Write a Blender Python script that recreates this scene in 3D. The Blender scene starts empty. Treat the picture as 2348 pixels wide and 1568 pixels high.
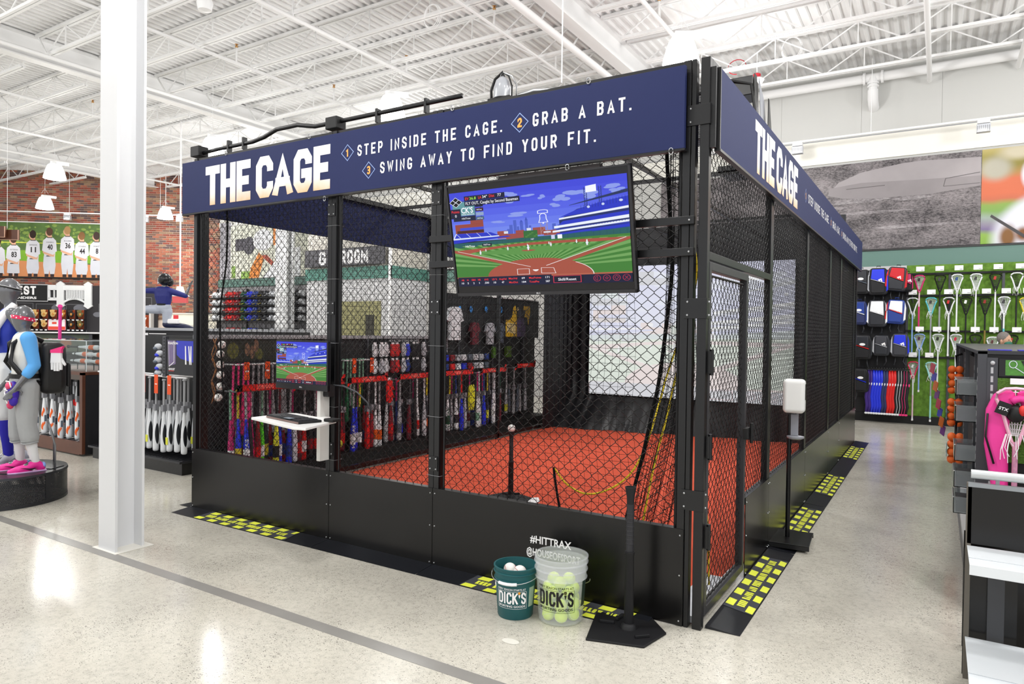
import bpy, bmesh, math, random
import numpy as np
from mathutils import Vector, Matrix
from math import sin, cos, pi, radians, sqrt, atan2
random.seed(11)
SC = bpy.context.scene
COL = SC.collection
# ------------------------------------------------------------------ camera
cd = bpy.data.cameras.new('camera')
cd.sensor_width = 36.0
cd.lens = 1577.0 / 2348.0 * 36.0
cd.clip_start = 0.05
cd.clip_end = 200
cam = bpy.data.objects.new('camera', cd)
COL.objects.link(cam)
cam.matrix_world = Matrix(((0.8494984, -0.0190565, 0.5272469, 1.132182),
                           (0.5274223, 0.0053874, -0.8495862, -3.679119),
                           (0.0133497, 0.9998039, 0.0146274, 1.6), (0, 0, 0, 1)))
SC.camera = cam
# ------------------------------------------------------------------ world, exposure
SC.view_settings.view_transform = 'Standard'
SC.view_settings.look = 'None'
SC.view_settings.gamma = 1.0
SC.view_settings.use_curve_mapping = False
SC.view_settings.exposure = 0.0
W = bpy.data.worlds.new('world')
SC.world = W
W.use_nodes = True
bg = W.node_tree.nodes['Background']
bg.inputs[0].default_value = (0.97, 0.98, 1.0, 1)
bg.inputs[1].default_value = 1.15
# ------------------------------------------------------------------ ceiling lamps' light (the store's high-bay lamps, plus added fill)
LAMP_Z = 5.03
def point_lamp(x, y, z, power, r=0.22, name='lamp_light'):
    l = bpy.data.lights.new(name, 'POINT')
    l.energy = power
    l.shadow_soft_size = r
    l.color = (1.0, 0.985, 0.965)
    o = bpy.data.objects.new(name, l)
    o.location = (x, y, z)
    COL.objects.link(o)
    l2 = bpy.data.lights.new(name, 'SPOT')   # the reflector throws most of the light down
    l2.energy = power * .75; l2.spot_size = radians(160); l2.spot_blend = .5; l2.shadow_soft_size = r; l2.color = l.color
    o2 = bpy.data.objects.new(name, l2); o2.location = (x, y, z); COL.objects.link(o2)
LAMPS_SEEN = [(-1.70, 4.84), (-6.38, 4.66), (-11.11, 4.75), (-16.36, 4.3), (-21.1, 6.2), (-19.6, 8.96)]
for (x, y) in LAMPS_SEEN:
    point_lamp(x, y, LAMP_Z - 0.12, 140)
for (x, y) in [(3.0, 4.8), (1.6, 1.0), (-1.7, 8.0), (3.6, 8.0), (3.0, -1.6), (-1.7, -1.6), (-6.4, -1.6), (-11.1, -1.6), (-16.4, -1.6), (-9.5, 9.0), (-14.5, 8.4), (0.6, -7), (-5.4, -7), (-11, -7)]:  # unseen lamps; some by the right aisle are added to brighten its floor
    point_lamp(x, y, LAMP_Z, 140)

# ================================================================== helpers
def srgb(h):
    h = h.lstrip('#')
    out = []
    for i in (0, 2, 4):
        c = int(h[i:i + 2], 16) / 255
        out.append(c / 12.92 if c <= 0.04045 else ((c + 0.055) / 1.055) ** 2.4)
    return tuple(out) + (1,)
MATS = {}
def mat(name, hexc='#808080', rough=0.5, metal=0.0, emit=0.0, coat=0.0, trans=0.0, alpha=1.0, noise=0.0, nscale=20.0, ior=1.45, bump=0.0, spec=0.5):
    if name in MATS:
        return MATS[name]
    m = bpy.data.materials.new(name)
    m.use_nodes = True
    nt = m.node_tree
    b = nt.nodes['Principled BSDF']
    c = srgb(hexc)
    b.inputs['Base Color'].default_value = c
    b.inputs['Roughness'].default_value = rough
    b.inputs['Metallic'].default_value = metal
    b.inputs['Coat Weight'].default_value = coat
    b.inputs['Coat Roughness'].default_value = 0.08
    b.inputs['Transmission Weight'].default_value = trans
    b.inputs['IOR'].default_value = ior
    b.inputs['Alpha'].default_value = alpha
    b.inputs['Specular IOR Level'].default_value = spec
    if emit:
        b.inputs['Emission Color'].default_value = c
        b.inputs['Emission Strength'].default_value = emit
        if emit >= 0.5:
            b.inputs['Base Color'].default_value = (0.01, 0.01, 0.01, 1)
            b.inputs['Specular IOR Level'].default_value = 0.2
    if noise or bump:
        tc = nt.nodes.new('ShaderNodeTexCoord')
        nz = nt.nodes.new('ShaderNodeTexNoise')
        nz.inputs['Scale'].default_value = nscale
        nz.inputs['Detail'].default_value = 4
        nt.links.new(tc.outputs['Object'], nz.inputs['Vector'])
        if noise:
            mx = nt.nodes.new('ShaderNodeMix')
            mx.data_type = 'RGBA'
            mx.inputs[6].default_value = tuple(max(0, v * (1 - noise)) for v in c[:3]) + (1,)
            mx.inputs[7].default_value = tuple(min(1, v * (1 + noise)) for v in c[:3]) + (1,)
            nt.links.new(nz.outputs['Fac'], mx.inputs[0])
            nt.links.new(mx.outputs[2], b.inputs['Base Color'])
        if bump:
            bp = nt.nodes.new('ShaderNodeBump')
            bp.inputs['Strength'].default_value = bump
            bp.inputs['Distance'].default_value = 0.01
            nt.links.new(nz.outputs['Fac'], bp.inputs['Height'])
            nt.links.new(bp.outputs['Normal'], b.inputs['Normal'])
    MATS[name] = m
    return m

class MB:
    """collects geometry; build() links it as one mesh object"""
    def __init__(s):
        s.v = []; s.f = []; s.m = []; s.cur = 0
    def add(s, vs, fs, m=None):
        o = len(s.v)
        s.v.extend([tuple(p) for p in vs])
        mi = s.cur if m is None else m
        for f in fs:
            s.f.append(tuple(i + o for i in f)); s.m.append(mi)
        return s
    def box(s, x0, x1, y0, y1, z0, z1, m=None):
        vs = [(x0, y0, z0), (x1, y0, z0), (x1, y1, z0), (x0, y1, z0), (x0, y0, z1), (x1, y0, z1), (x1, y1, z1), (x0, y1, z1)]
        return s.add(vs, [(0, 3, 2, 1), (4, 5, 6, 7), (0, 1, 5, 4), (1, 2, 6, 5), (2, 3, 7, 6), (3, 0, 4, 7)], m)
    def obox(s, c, size, M=None, m=None):
        c = Vector(c); hx, hy, hz = [q / 2 for q in size]
        M = M or Matrix.Identity(3)
        vs = [c + M @ Vector((a * hx, b * hy, d * hz)) for d in (-1, 1) for (a, b) in ((-1, -1), (1, -1), (1, 1), (-1, 1))]
        return s.add(vs, [(0, 3, 2, 1), (4, 5, 6, 7), (0, 1, 5, 4), (1, 2, 6, 5), (2, 3, 7, 6), (3, 0, 4, 7)], m)
    def beam(s, a, b, w, h, m=None, up=(0, 0, 1)):
        a = Vector(a); b = Vector(b); d = (b - a); L = d.length; d.normalize()
        u = Vector(up)
        if abs(d.dot(u)) > 0.99: u = Vector((1, 0, 0))
        x = d.cross(u).normalized(); z = x.cross(d)
        return s.obox((a + b) / 2, (w, L, h), Matrix((x, d, z)).transposed(), m)
    def tube(s, pts, r, n=6, m=None, closed=False, caps=True):
        P = np.array([tuple(p) for p in pts], float); k = len(P)
        R = np.full(k, r, float) if np.isscalar(r) else np.array(r, float)
        if closed: T = np.roll(P, -1, 0) - np.roll(P, 1, 0)
        else: T = np.gradient(P, axis=0)
        T /= np.maximum(np.linalg.norm(T, axis=1, keepdims=True), 1e-9)
        up = np.array([0, 0, 1.0]) if np.mean(np.abs(T[:, 2])) < 0.8 else np.array([0.6, 0.8, 0.0])
        X = np.cross(T, up); X /= np.maximum(np.linalg.norm(X, axis=1, keepdims=True), 1e-9)
        Y = np.cross(X, T)
        a = np.arange(n) * 2 * pi / n
        V = P[:, None, :] + R[:, None, None] * (np.cos(a)[None, :, None] * X[:, None, :] + np.sin(a)[None, :, None] * Y[:, None, :])
        fs = []
        for i in range(k if closed else k - 1):
            j = (i + 1) % k
            for q in range(n):
                q2 = (q + 1) % n
                fs.append((i * n + q, i * n + q2, j * n + q2, j * n + q))
        if caps and not closed:
            fs.append(tuple(range(n - 1, -1, -1))); fs.append(tuple(range((k - 1) * n, k * n)))
        return s.add(V.reshape(-1, 3).tolist(), fs, m)
    def lathe(s, prof, n=16, o=(0, 0, 0), M=None, m=None, cap0=True, cap1=True, ms=None):
        o = Vector(o); M = M or Matrix.Identity(3)
        vs = [o + M @ Vector((r * cos(2 * pi * q / n), r * sin(2 * pi * q / n), z)) for (r, z) in prof for q in range(n)]
        off = len(s.v)
        s.v.extend([tuple(p) for p in vs])
        base = s.cur if m is None else m
        for i in range(len(prof) - 1):
            mi = ms[i] if ms else base
            for q in range(n):
                q2 = (q + 1) % n
                s.f.append((off + i * n + q, off + i * n + q2, off + (i + 1) * n + q2, off + (i + 1) * n + q)); s.m.append(mi)
        if cap0: s.f.append(tuple(off + q for q in range(n - 1, -1, -1))); s.m.append(ms[0] if ms else base)
        if cap1: s.f.append(tuple(off + (len(prof) - 1) * n + q for q in range(n))); s.m.append(ms[-1] if ms else base)
        return s
    def ball(s, c, r, n=12, k=8, M=None, m=None, sq=1.0):
        rx, ry, rz = (r, r, r) if np.isscalar(r) else r
        c = Vector(c); M = M or Matrix.Identity(3)
        vs = [c + M @ Vector((0, 0, -rz))]
        for i in range(1, k):
            t = -pi / 2 + pi * i / k
            for q in range(n):
                p = 2 * pi * q / n
                vs.append(c + M @ Vector((rx * cos(t) * cos(p), ry * cos(t) * sin(p), rz * sin(t))))
        vs.append(c + M @ Vector((0, 0, rz)))
        fs = [(0, 1 + (q + 1) % n, 1 + q) for q in range(n)]
        for i in range(k - 2):
            for q in range(n):
                q2 = (q + 1) % n
                fs.append((1 + i * n + q, 1 + i * n + q2, 1 + (i + 1) * n + q2, 1 + (i + 1) * n + q))
        t = 1 + (k - 1) * n
        fs += [(t - n + q, t - n + (q + 1) % n, t) for q in range(n)]
        return s.add(vs, fs, m)
    def flat(s, poly, P, off=0.0, m=None):
        O, U, V = P[0], P[1], P[2]; N = U.cross(V)
        s.k = getattr(s, 'k', 0) + 1
        off = off + (s.k % 12) * getattr(s, 'jit', .000012)
        vs = [O + U * x + V * y + N * off for (x, y) in poly]
        return s.add(vs, [tuple(range(len(poly)))], m)
    def prism(s, poly, P, d0, d1, m=None):
        O, U, V = P[0], P[1], P[2]; N = U.cross(V); k = len(poly)
        a = sum(poly[i][0] * poly[(i + 1) % k][1] - poly[(i + 1) % k][0] * poly[i][1] for i in range(k))
        if a < 0: poly = poly[::-1]
        if d0 > d1: d0, d1 = d1, d0
        vs = [O + U * x + V * y + N * d0 for (x, y) in poly] + [O + U * x + V * y + N * d1 for (x, y) in poly]
        fs = [tuple(range(k - 1, -1, -1)), tuple(range(k, 2 * k))] + [(i, (i + 1) % k, k + (i + 1) % k, k + i) for i in range(k)]
        return s.add(vs, fs, m)
    def mesh(s, name, mats, smooth=None):
        me = bpy.data.meshes.new(name)
        me.from_pydata(s.v, [], s.f)
        for mm in mats: me.materials.append(mm)
        if len(mats) > 1: me.polygons.foreach_set('material_index', s.m)
        if smooth is not None:
            me.polygons.foreach_set('use_smooth', [True] * len(me.polygons))
            if smooth < 180: me.set_sharp_from_angle(angle=radians(smooth))
        me.update()
        return me
    def build(s, name, mats, parent=None, smooth=None, bevel=0, **kw):
        if not isinstance(mats, (list, tuple)): mats = [mats]
        return link(name, s.mesh(name, mats, smooth), parent, bevel=bevel, **kw)

def link(name, data, parent=None, loc=None, M=None, bevel=0, material=None, kind=None, label=None):
    o = bpy.data.objects.new(name, data)
    COL.objects.link(o)
    if parent: o.parent = parent
    if M is not None: o.matrix_local = M
    elif loc is not None: o.location = loc
    if bevel:
        b = o.modifiers.new('bevel', 'BEVEL'); b.width = bevel; b.segments = 2; b.limit_method = 'ANGLE'
    if material:
        o.material_slots[0].link = 'OBJECT'; o.material_slots[0].material = material
    if kind: o['kind'] = kind
    if label: o['label'] = label
    return o
def thing(name, label, cat, loc=(0, 0, 0), group=None, rz=0.0, M=None):
    o = bpy.data.objects.new(name, None); COL.objects.link(o)
    o.empty_display_size = 0.1
    if M is not None: o.matrix_world = M
    else: o.location = loc; o.rotation_euler = (0, 0, rz)
    return tag(o, label, cat, group)
def tag(o, label, cat, group=None):
    o['label'] = label; o['category'] = cat
    if group: o['group'] = group
    return o
def struct(o):
    o['kind'] = 'structure'; return o
ORD = ['first', 'second', 'third', 'fourth', 'fifth', 'sixth', 'seventh', 'eighth', 'ninth', 'tenth', 'eleventh', 'twelfth', 'thirteenth', 'fourteenth', 'fifteenth', 'sixteenth', 'seventeenth', 'eighteenth', 'nineteenth', 'twentieth']
def PL(O, U, V): return (Vector(O), Vector(U).normalized(), Vector(V).normalized())
def rect(x0, x1, y0, y1): return [(x0, y0), (x1, y0), (x1, y1), (x0, y1)]
def circ(cx, cy, rx, ry=None, n=16, a0=0, a1=2 * pi):
    ry = rx if ry is None else ry
    e = 0 if abs(a1 - a0 - 2 * pi) < 1e-6 else 1
    return [(cx + rx * cos(a0 + (a1 - a0) * i / (n - e)), cy + ry * sin(a0 + (a1 - a0) * i / (n - e))) for i in range(n)]

# ---- lettering: block stroke letters, and Blender's own font for small print
c_ = 0.24
GL = {
 'A': [[(0, 0), (.5, 1), (1, 0)], [(.2, .27), (.8, .27)]],
 'B': [[(0, 0), (0, 1), (1 - c_, 1), (1, 1 - c_ * .6), (1, .66), (.78, .51), (0, .51)], [(.5, .51), (.78, .51), (1, .36), (1, c_ * .6), (1 - c_, 0), (0, 0)]],
 'C': [[(1, .80), (1, 1 - c_ * .7), (1 - c_, 1), (c_, 1), (0, 1 - c_ * .7), (0, c_ * .7), (c_, 0), (1 - c_, 0), (1, c_ * .7), (1, .20)]],
 'D': [[(0, 0), (0, 1), (1 - c_, 1), (1, 1 - c_ * .7), (1, c_ * .7), (1 - c_, 0), (0, 0)]],
 'E': [[(1, 1), (0, 1), (0, 0), (1, 0)], [(0, .5), (.8, .5)]],
 'F': [[(1, 1), (0, 1), (0, 0)], [(0, .5), (.8, .5)]],
 'G': [[(1, .82), (1, 1 - c_ * .7), (1 - c_, 1), (c_, 1), (0, 1 - c_ * .7), (0, c_ * .7), (c_, 0), (1 - c_, 0), (1, c_ * .7), (1, .42), (.66, .42)]],
 'H': [[(0, 0), (0, 1)], [(1, 0), (1, 1)], [(0, .5), (1, .5)]],
 'I': [[(.5, 0), (.5, 1)]],
 'K': [[(0, 0), (0, 1)], [(1, 1), (0, .42)], [(.3, .58), (1, 0)]],
 'L': [[(0, 1), (0, 0), (1, 0)]],
 'M': [[(0, 0), (0, 1), (.5, .35), (1, 1), (1, 0)]],
 'N': [[(0, 0), (0, 1), (1, 0), (1, 1)]],
 'O': [[(.5, 1), (c_, 1), (0, 1 - c_ * .7), (0, c_ * .7), (c_, 0), (1 - c_, 0), (1, c_ * .7), (1, 1 - c_ * .7), (1 - c_, 1), (.5, 1)]],
 'P': [[(0, 0), (0, 1), (1 - c_, 1), (1, 1 - c_ * .7), (1, .62), (1 - c_, .45), (0, .45)]],
 'R': [[(0, 0), (0, 1), (1 - c_, 1), (1, 1 - c_ * .7), (1, .64), (1 - c_, .47), (0, .47)], [(.55, .47), (1, 0)]],
 'S': [[(1, .84), (1, 1 - c_ * .7), (1 - c_, 1), (c_, 1), (0, 1 - c_ * .7), (0, .63), (1, .37), (1, c_ * .7), (1 - c_, 0), (c_, 0), (0, c_ * .7), (0, .16)]],
 'T': [[(0, 1), (1, 1)], [(.5, 1), (.5, 0)]],
 'U': [[(0, 1), (0, c_ * .7), (c_, 0), (1 - c_, 0), (1, c_ * .7), (1, 1)]],
 'V': [[(0, 1), (.5, 0), (1, 1)]],
 'W': [[(0, 1), (.25, 0), (.5, .8), (.75, 0), (1, 1)]],
 'X': [[(0, 1), (1, 0)], [(0, 0), (1, 1)]],
 'Y': [[(0, 1), (.5, .48), (1, 1)], [(.5, .5), (.5, 0)]],
 '1': [[(.1, .8), (.55, 1), (.55, 0)]],
 '2': [[(0, .86), (0, 1 - c_ * .7), (c_, 1), (1 - c_, 1), (1, 1 - c_ * .7), (1, .6), (0, .1), (0, 0), (1, 0)]],
 '3': [[(.05, .93), (c_, 1), (1 - c_, 1), (1, 1 - c_ * .7), (1, .62), (.8, .5), (.4, .5)], [(.8, .5), (1, .38), (1, c_ * .7), (1 - c_, 0), (c_, 0), (.05, .07)]],
}
def stroke(pts, t, ext=True):
    """mitred ribbon quads for a centre line"""
    P = [Vector((p[0], p[1])) for p in pts]; n = len(P)
    closed = (P[0] - P[-1]).length < 1e-6
    if closed: P = P[:-1]; n -= 1
    D = []
    for i in range(n if closed else n - 1): D.append((P[(i + 1) % n] - P[i]).normalized())
    if not closed and ext:
        P[0] = P[0] - D[0] * t; P[-1] = P[-1] + D[-1] * t
    L, R = [], []
    for i in range(n):
        if closed: a, b = D[i - 1], D[i]
        else: a = D[max(i - 1, 0)]; b = D[min(i, n - 2)]
        na = Vector((-a.y, a.x)); nb = Vector((-b.y, b.x))
        m = (na + nb)
        if m.length < 1e-4: m = na
        m.normalize(); k = min(1.0 / max(m.dot(na), 0.35), 2.4)
        L.append(P[i] + m * t * k); R.append(P[i] - m * t * k)
    out = []
    for i in range(n if closed else n - 1):
        j = (i + 1) % n
        out.append([tuple(R[i]), tuple(R[j]), tuple(L[j]), tuple(L[i])])
    return out
def glyph(ch, x, y, w, h, t):
    if ch == '.': return [rect(x, x + 2 * t, y, y + 2 * t)]
    if ch == "'": return [rect(x, x + 2 * t, y + h - 3 * t, y + h)]
    out = []
    for st in GL[ch]:
        pts = [(x + t + p[0] * (w - 2 * t), y + t + p[1] * (h - 2 * t)) for p in st]
        diag = ch in 'AVWXYKNM'
        for q in stroke(pts, t):
            out.append([(min(max(a, x - (0 if not diag else t * .6)), x + w + (0 if not diag else t * .6)), min(max(b, y), y + h)) for (a, b) in q])
    return out
def block(s, x0, x1, y0, y1, t, gap=.35, space=.9, wide=None):
    """polygons of text s fitted into the box"""
    wide = wide or {'I': .28, '.': .28, "'": .28, 'W': 1.35, 'M': 1.25, '1': .7, 'A': 1.08}
    ws = [space if ch == ' ' else wide.get(ch, 1.0) for ch in s]
    tot = sum(ws) + gap * (len(s) - 1)
    k = (x1 - x0) / tot; x = x0; out = []
    for ch, w in zip(s, ws):
        if ch != ' ': out += glyph(ch, x, y0, w * k, y1 - y0, t)
        x += (w + gap) * k
    return out
def font_mesh(s, size=1.0, xs=1.0, bold=0.0, align='LEFT'):
    cu = bpy.data.curves.new('lettering', 'FONT')
    cu.body = s; cu.size = size; cu.offset = bold; cu.align_x = align; cu.resolution_u = 2
    o = bpy.data.objects.new('lettering', cu); COL.objects.link(o)
    dg = bpy.context.evaluated_depsgraph_get()
    me = bpy.data.meshes.new_from_object(o.evaluated_get(dg))
    bpy.data.objects.remove(o); bpy.data.curves.remove(cu)
    vs = [(v.co.x * xs, v.co.y) for v in me.vertices]
    fs = [tuple(p.vertices) for p in me.polygons]
    bpy.data.meshes.remove(me)
    return vs, fs
def put_font(mb, s, P, x, y, h, w=None, bold=0.0, m=None, off=0.0, align='LEFT', f=None):
    """text of cap height h at x,y in plane P; w = full width to fit"""
    vs, fs = font_mesh(s, h / 0.70, 1.0, bold * h, 'LEFT')
    if not vs: return
    x0 = min(v[0] for v in vs); x1 = max(v[0] for v in vs)
    k = (w / (x1 - x0)) if w else 1.0
    W_ = (x1 - x0) * k
    sh = {'LEFT': 0, 'CENTER': -W_ / 2, 'RIGHT': -W_}[align]
    pts = [((v[0] - x0) * k + x + sh, v[1] + y) for v in vs]
    if f: pts3 = [f(a, b) for a, b in pts]
    else:
        N = P[1].cross(P[2]); pts3 = [P[0] + P[1] * a + P[2] * b + N * off for a, b in pts]
    mb.add(pts3, fs, m)

# ================================================================== materials used often
white_paint = mat('white_paint', '#eceded', 0.5)
roof_white = mat('roof_white', '#e6e6e6', 0.55)
black_metal = mat('black_powder_coat', '#0d0d0f', 0.33, spec=0.55)
black_panel = mat('black_panel_laminate', '#0c0b0b', 0.24, spec=0.5)
black_wire = mat('black_vinyl_wire', '#0a0a0b', 0.3, spec=.4)
black_net = mat('black_netting', '#070708', 0.8, spec=.2)
black_mat = mat('black_matte', '#121213', 0.6)
dark_fix = mat('dark_fixture', '#1d1c1e', 0.5)
steel = mat('steel_bright', '#c8cacc', 0.3, 0.9)
grey_metal = mat('grey_metal', '#8b8d90', 0.4, 0.5)
print_white = mat('print_white', '#f4f3f4', 0.5)
print_black = mat('print_black', '#111111', 0.5)
navy = mat('navy_sign_panel', '#222a54', 0.65, noise=0.03, spec=.25)
yellow_rope = mat('yellow_rope', '#e3c928', 0.7, noise=0.2, nscale=60)
glass_clear = mat('clear_acrylic', '#f4f8f8', 0.04, trans=1.0, ior=1.2)

# ================================================================== SETTING
def floor_mat():
    m = bpy.data.materials.new('polished_concrete'); m.use_nodes = True
    nt = m.node_tree; N = nt.nodes; L = nt.links; b = N['Principled BSDF']
    tc = N.new('ShaderNodeTexCoord')
    def noise(s, d=4, r=.5):
        n = N.new('ShaderNodeTexNoise'); n.inputs['Scale'].default_value = s; n.inputs['Detail'].default_value = d; n.inputs['Roughness'].default_value = r
        L.new(tc.outputs['Object'], n.inputs['Vector']); return n
    def ramp(src, stops):
        r = N.new('ShaderNodeValToRGB'); e = r.color_ramp.elements
        e[0].position, e[0].color = stops[0][0], stops[0][1]; e[1].position, e[1].color = stops[-1][0], stops[-1][1]
        for p, c in stops[1:-1]:
            q = e.new(p); q.color = c
        L.new(src, r.inputs[0]); return r
    g = lambda v: (v, v, v, 1)
    base = ramp(noise(0.9, 5, .6).outputs['Fac'], [(.3, srgb('#b9b5aa')), (.52, srgb('#c9c5b9')), (.7, srgb('#d2cec3'))])
    fine = ramp(noise(26, 6, .75).outputs['Fac'], [(.34, g(.80)), (.5, g(1.0)), (.68, g(1.06))])
    mul = N.new('ShaderNodeMix'); mul.data_type = 'RGBA'; mul.blend_type = 'MULTIPLY'; mul.inputs[0].default_value = 1
    L.new(base.outputs[0], mul.inputs[6]); L.new(fine.outputs[0], mul.inputs[7])
    cur = mul
    for (sc, lo, hi, dark, seedmul) in ((62, .17, .26, '#45413b', 1), (120, .18, .28, '#5f5b53', 1.37), (95, .14, .22, '#efece2', 2.2)):
        mp = N.new('ShaderNodeMapping'); mp.inputs['Scale'].default_value = (1.0, 1.6, 1.0); mp.inputs['Rotation'].default_value = (0, 0, seedmul)
        L.new(tc.outputs['Object'], mp.inputs[0])
        vo = N.new('ShaderNodeTexVoronoi'); vo.inputs['Scale'].default_value = sc
        L.new(mp.outputs[0], vo.inputs['Vector'])
        rr = ramp(vo.outputs['Distance'], [(lo, g(1)), (hi + .05, g(0))])
        gate = ramp(noise(1.6, 4, .7).outputs['Fac'], [(.40, g(.25)), (.62, g(1))])
        sp = N.new('ShaderNodeSeparateColor'); L.new(vo.outputs['Color'], sp.inputs[0])
        gt = N.new('ShaderNodeMath'); gt.operation = 'GREATER_THAN'; gt.inputs[1].default_value = (.62 if sc == 62 else .45); L.new(sp.outputs[0], gt.inputs[0])
        m1 = N.new('ShaderNodeMath'); m1.operation = 'MULTIPLY'; L.new(rr.outputs[0], m1.inputs[0]); L.new(gate.outputs[0], m1.inputs[1])
        m2 = N.new('ShaderNodeMath'); m2.operation = 'MULTIPLY'; L.new(m1.outputs[0], m2.inputs[0]); L.new(gt.outputs[0], m2.inputs[1])
        mx = N.new('ShaderNodeMix'); mx.data_type = 'RGBA'; mx.inputs[7].default_value = srgb(dark)
        L.new(m2.outputs[0], mx.inputs[0]); L.new(cur.outputs[2], mx.inputs[6]); cur = mx
    L.new(cur.outputs[2], b.inputs['Base Color'])
    rr = ramp(noise(2.2, 5, .6).outputs['Fac'], [(.3, g(.13)), (.7, g(.24))])
    L.new(rr.outputs[0], b.inputs['Roughness'])
    b.inputs['Specular IOR Level'].default_value = .6
    return m
fm = floor_mat()
# floor slab: two pieces of concrete divided by the dark joint strip; the strip is its own piece
fl = MB().box(-34, 9, -14, 24, -0.2, 0).build('floor', fm); struct(fl)
js = MB().box(-30, 9, -1.125, -1.045, 0.0, 0.0015).build('joint_strip', mat('joint_filler', '#8a8884', 0.25, noise=.12, nscale=6), fl)
for (x, y, rx, ry) in ((-.72, -1.02 + .35, .05, .03),):
    MB().flat(circ(x, y, rx, ry, 14), PL((0, 0, .0012), (1, 0, 0), (0, 1, 0))).build('patch', mat('patch_fill', '#dedcd2', .3), fl)

# ---- roof: ribbed steel deck, joists, girders
DECK = 6.80
ceil_mb = MB()
x = -30.0
prof = [(0, 0.0), (.045, 0.0), (.06, .045), (.137, .045), (.152, 0.0)]
vs = []; k = 0
xs_ = []
while x < 7:
    for (dx, dz) in prof[:-1]: xs_.append((x + dx, DECK + dz))
    x += .152
vv = [(a, yy, z) for (a, z) in xs_ for yy in (-14.0, 11.3)]
ff = [(2 * i, 2 * i + 1, 2 * i + 3, 2 * i + 2) for i in range(len(xs_) - 1)]
ceil_mb.add(vv, ff)
ceil_mb.box(-30, 7, -14, 11.3, DECK + .06, DECK + .12)
ceiling = ceil_mb.build('ceiling', roof_white); struct(ceiling)
def joist_meshes(L):
    a = MB()
    zb = 6.35
    a.box(0, L, -.055, -.008, DECK - .05, DECK - .003).box(0, L, .008, .055, DECK - .05, DECK - .003)
    a.box(.35, L - .35, -.05, -.008, zb, zb + .045).box(.35, L - .35, .008, .05, zb, zb + .045)
    w = MB(); n = max(4, int(round((L - .7) / .62))); st = (L - .7) / n
    for i in range(n):
        x0 = .35 + i * st
        if i % 2 == 0: w.beam((x0, 0, zb + .03), (x0 + st, 0, DECK - .03), .016, .02)
        else:
            w.beam((x0, 0, DECK - .03), (x0 + st, 0, zb + .03), .016, .02)
            w.beam((x0, 0, zb + .03), (x0, 0, DECK - .03), .016, .02, up=(0, 1, 0))
    w.beam((.02, 0, DECK - .04), (.35, 0, zb + .02), .016, .03); w.beam((L - .02, 0, DECK - .04), (L - .35, 0, zb + .02), .016, .03)
    return a.mesh('roof_joist', [roof_white]), w.mesh('joist_web', [roof_white])
BAYS = [(-3.68, 3.5, 2.35), (-12.7, -3.92, .15), (-21.6, -12.94, -4.25), (-29.5, -21.85, -5.35)]
for (x0, x1, ylo) in BAYS:
    jm, wm = joist_meshes(x1 - x0)
    y = 11.0 - .95
    ys = []
    yy = 3.45
    while yy > ylo: yy -= 1.1
    yy += 1.1
    while yy < 11.0:
        j = link('roof_joist', jm, ceiling, (x0, yy, 0)); link('joist_web', wm, j)
        yy += 1.1
for gx in (-3.8, -12.82, -21.72):
    g = MB()
    g.box(gx - .11, gx + .11, -8, 11.1, 6.36, 6.385).box(gx - .11, gx + .11, -8, 11.1, 6.765, 6.79).box(gx - .008, gx + .008, -8, 11.1, 6.385, 6.765)
    gi = g.build('roof_girder', roof_white, ceiling)
# bridging and sprinkler mains, running front to back
for (px, r, z) in ((-9.5, .028, 6.28), (-7.22, .032, 6.28), (-4.78, .022, 6.3), (-4.06, .06, 6.26), (-2.5, .035, 6.28), (.9, .04, 6.28), (2.2, .04, 6.28), (-14.9, .028, 6.28), (-17.8, .03, 6.28), (-20.2, .03, 6.28), (-12.1, .035, 6.27)):
    p = MB().tube([(px, -6, z), (px, 11.0, z)], r, 10).build('sprinkler_pipe', roof_white, ceiling, smooth=60)
hp = mat('brass_head', '#b98d55', .4, .6)
for (px, py) in ((-9.5, 1.9), (-9.5, 4.1), (-9.5, 6.4), (-7.22, 3.4), (-7.22, 6.0), (-2.5, 6.2), (-4.78, 5.2), (-14.9, 1.5), (-14.9, 4.4), (-17.8, 3.6), (.9, 8.4), (-4.78, 7.2)):
    o = MB().tube([(px, py, 6.28), (px, py, 6.55)], .016, 6).build('sprinkler_branch', roof_white, ceiling)
    MB().lathe([(.02, 0), (.028, .02), (.01, .05), (.035, .06)], 8, (px, py, 6.55)).build('sprinkler_head', hp, o)
# big drain pipe along the far wall with a drop
dp = MB().tube([(-30, 10.93, 6.47), (6, 10.93, 6.47)], .085, 16).build('drain_pipe', roof_white, ceiling, smooth=60)
MB().tube([(-.01, 10.9, 6.47), (-.01, 10.9, 6.22)], .075, 14).lathe([(.1, 0), (.1, .03)], 14, (-.01, 10.9, 6.34)).lathe([(.1, 0), (.1, .03)], 14, (-.01, 10.9, 6.28)).build('pipe_drop', roof_white, dp, smooth=50)
MB().tube([(-.01, 10.9, 6.24), (-.01, 10.93, 6.08), (-.01, 11.05, 6.0), (-.01, 11.2, 5.98)], .09, 14).build('pipe_elbow', roof_white, dp, smooth=60)
for q in (-.16, .14):
    MB().lathe([(.1, -.02), (.115, -.02), (.115, .02), (.1, .02)], 16, (q, 10.93, 6.47), Matrix.Rotation(pi / 2, 3, 'Y')).build('pipe_collar', roof_white, dp)
def ycoil(cx, cy, cz, r, m_, nm):
    mb = MB()
    for t in range(3):
        mb.tube([(cx + (r + .01 * t) * cos(a * pi / 10), cy + .02 * t, cz + (r * 1.2 + .01 * t) * sin(a * pi / 10)) for a in range(20)], .006, 5, closed=True)
    return mb.build(nm, m_)
tag(ycoil(-5.05, 4.0, 6.05, .13, roof_white, 'cable_coil'), 'white cable coil hung under the roof joists left of the cage', 'cable')
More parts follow.
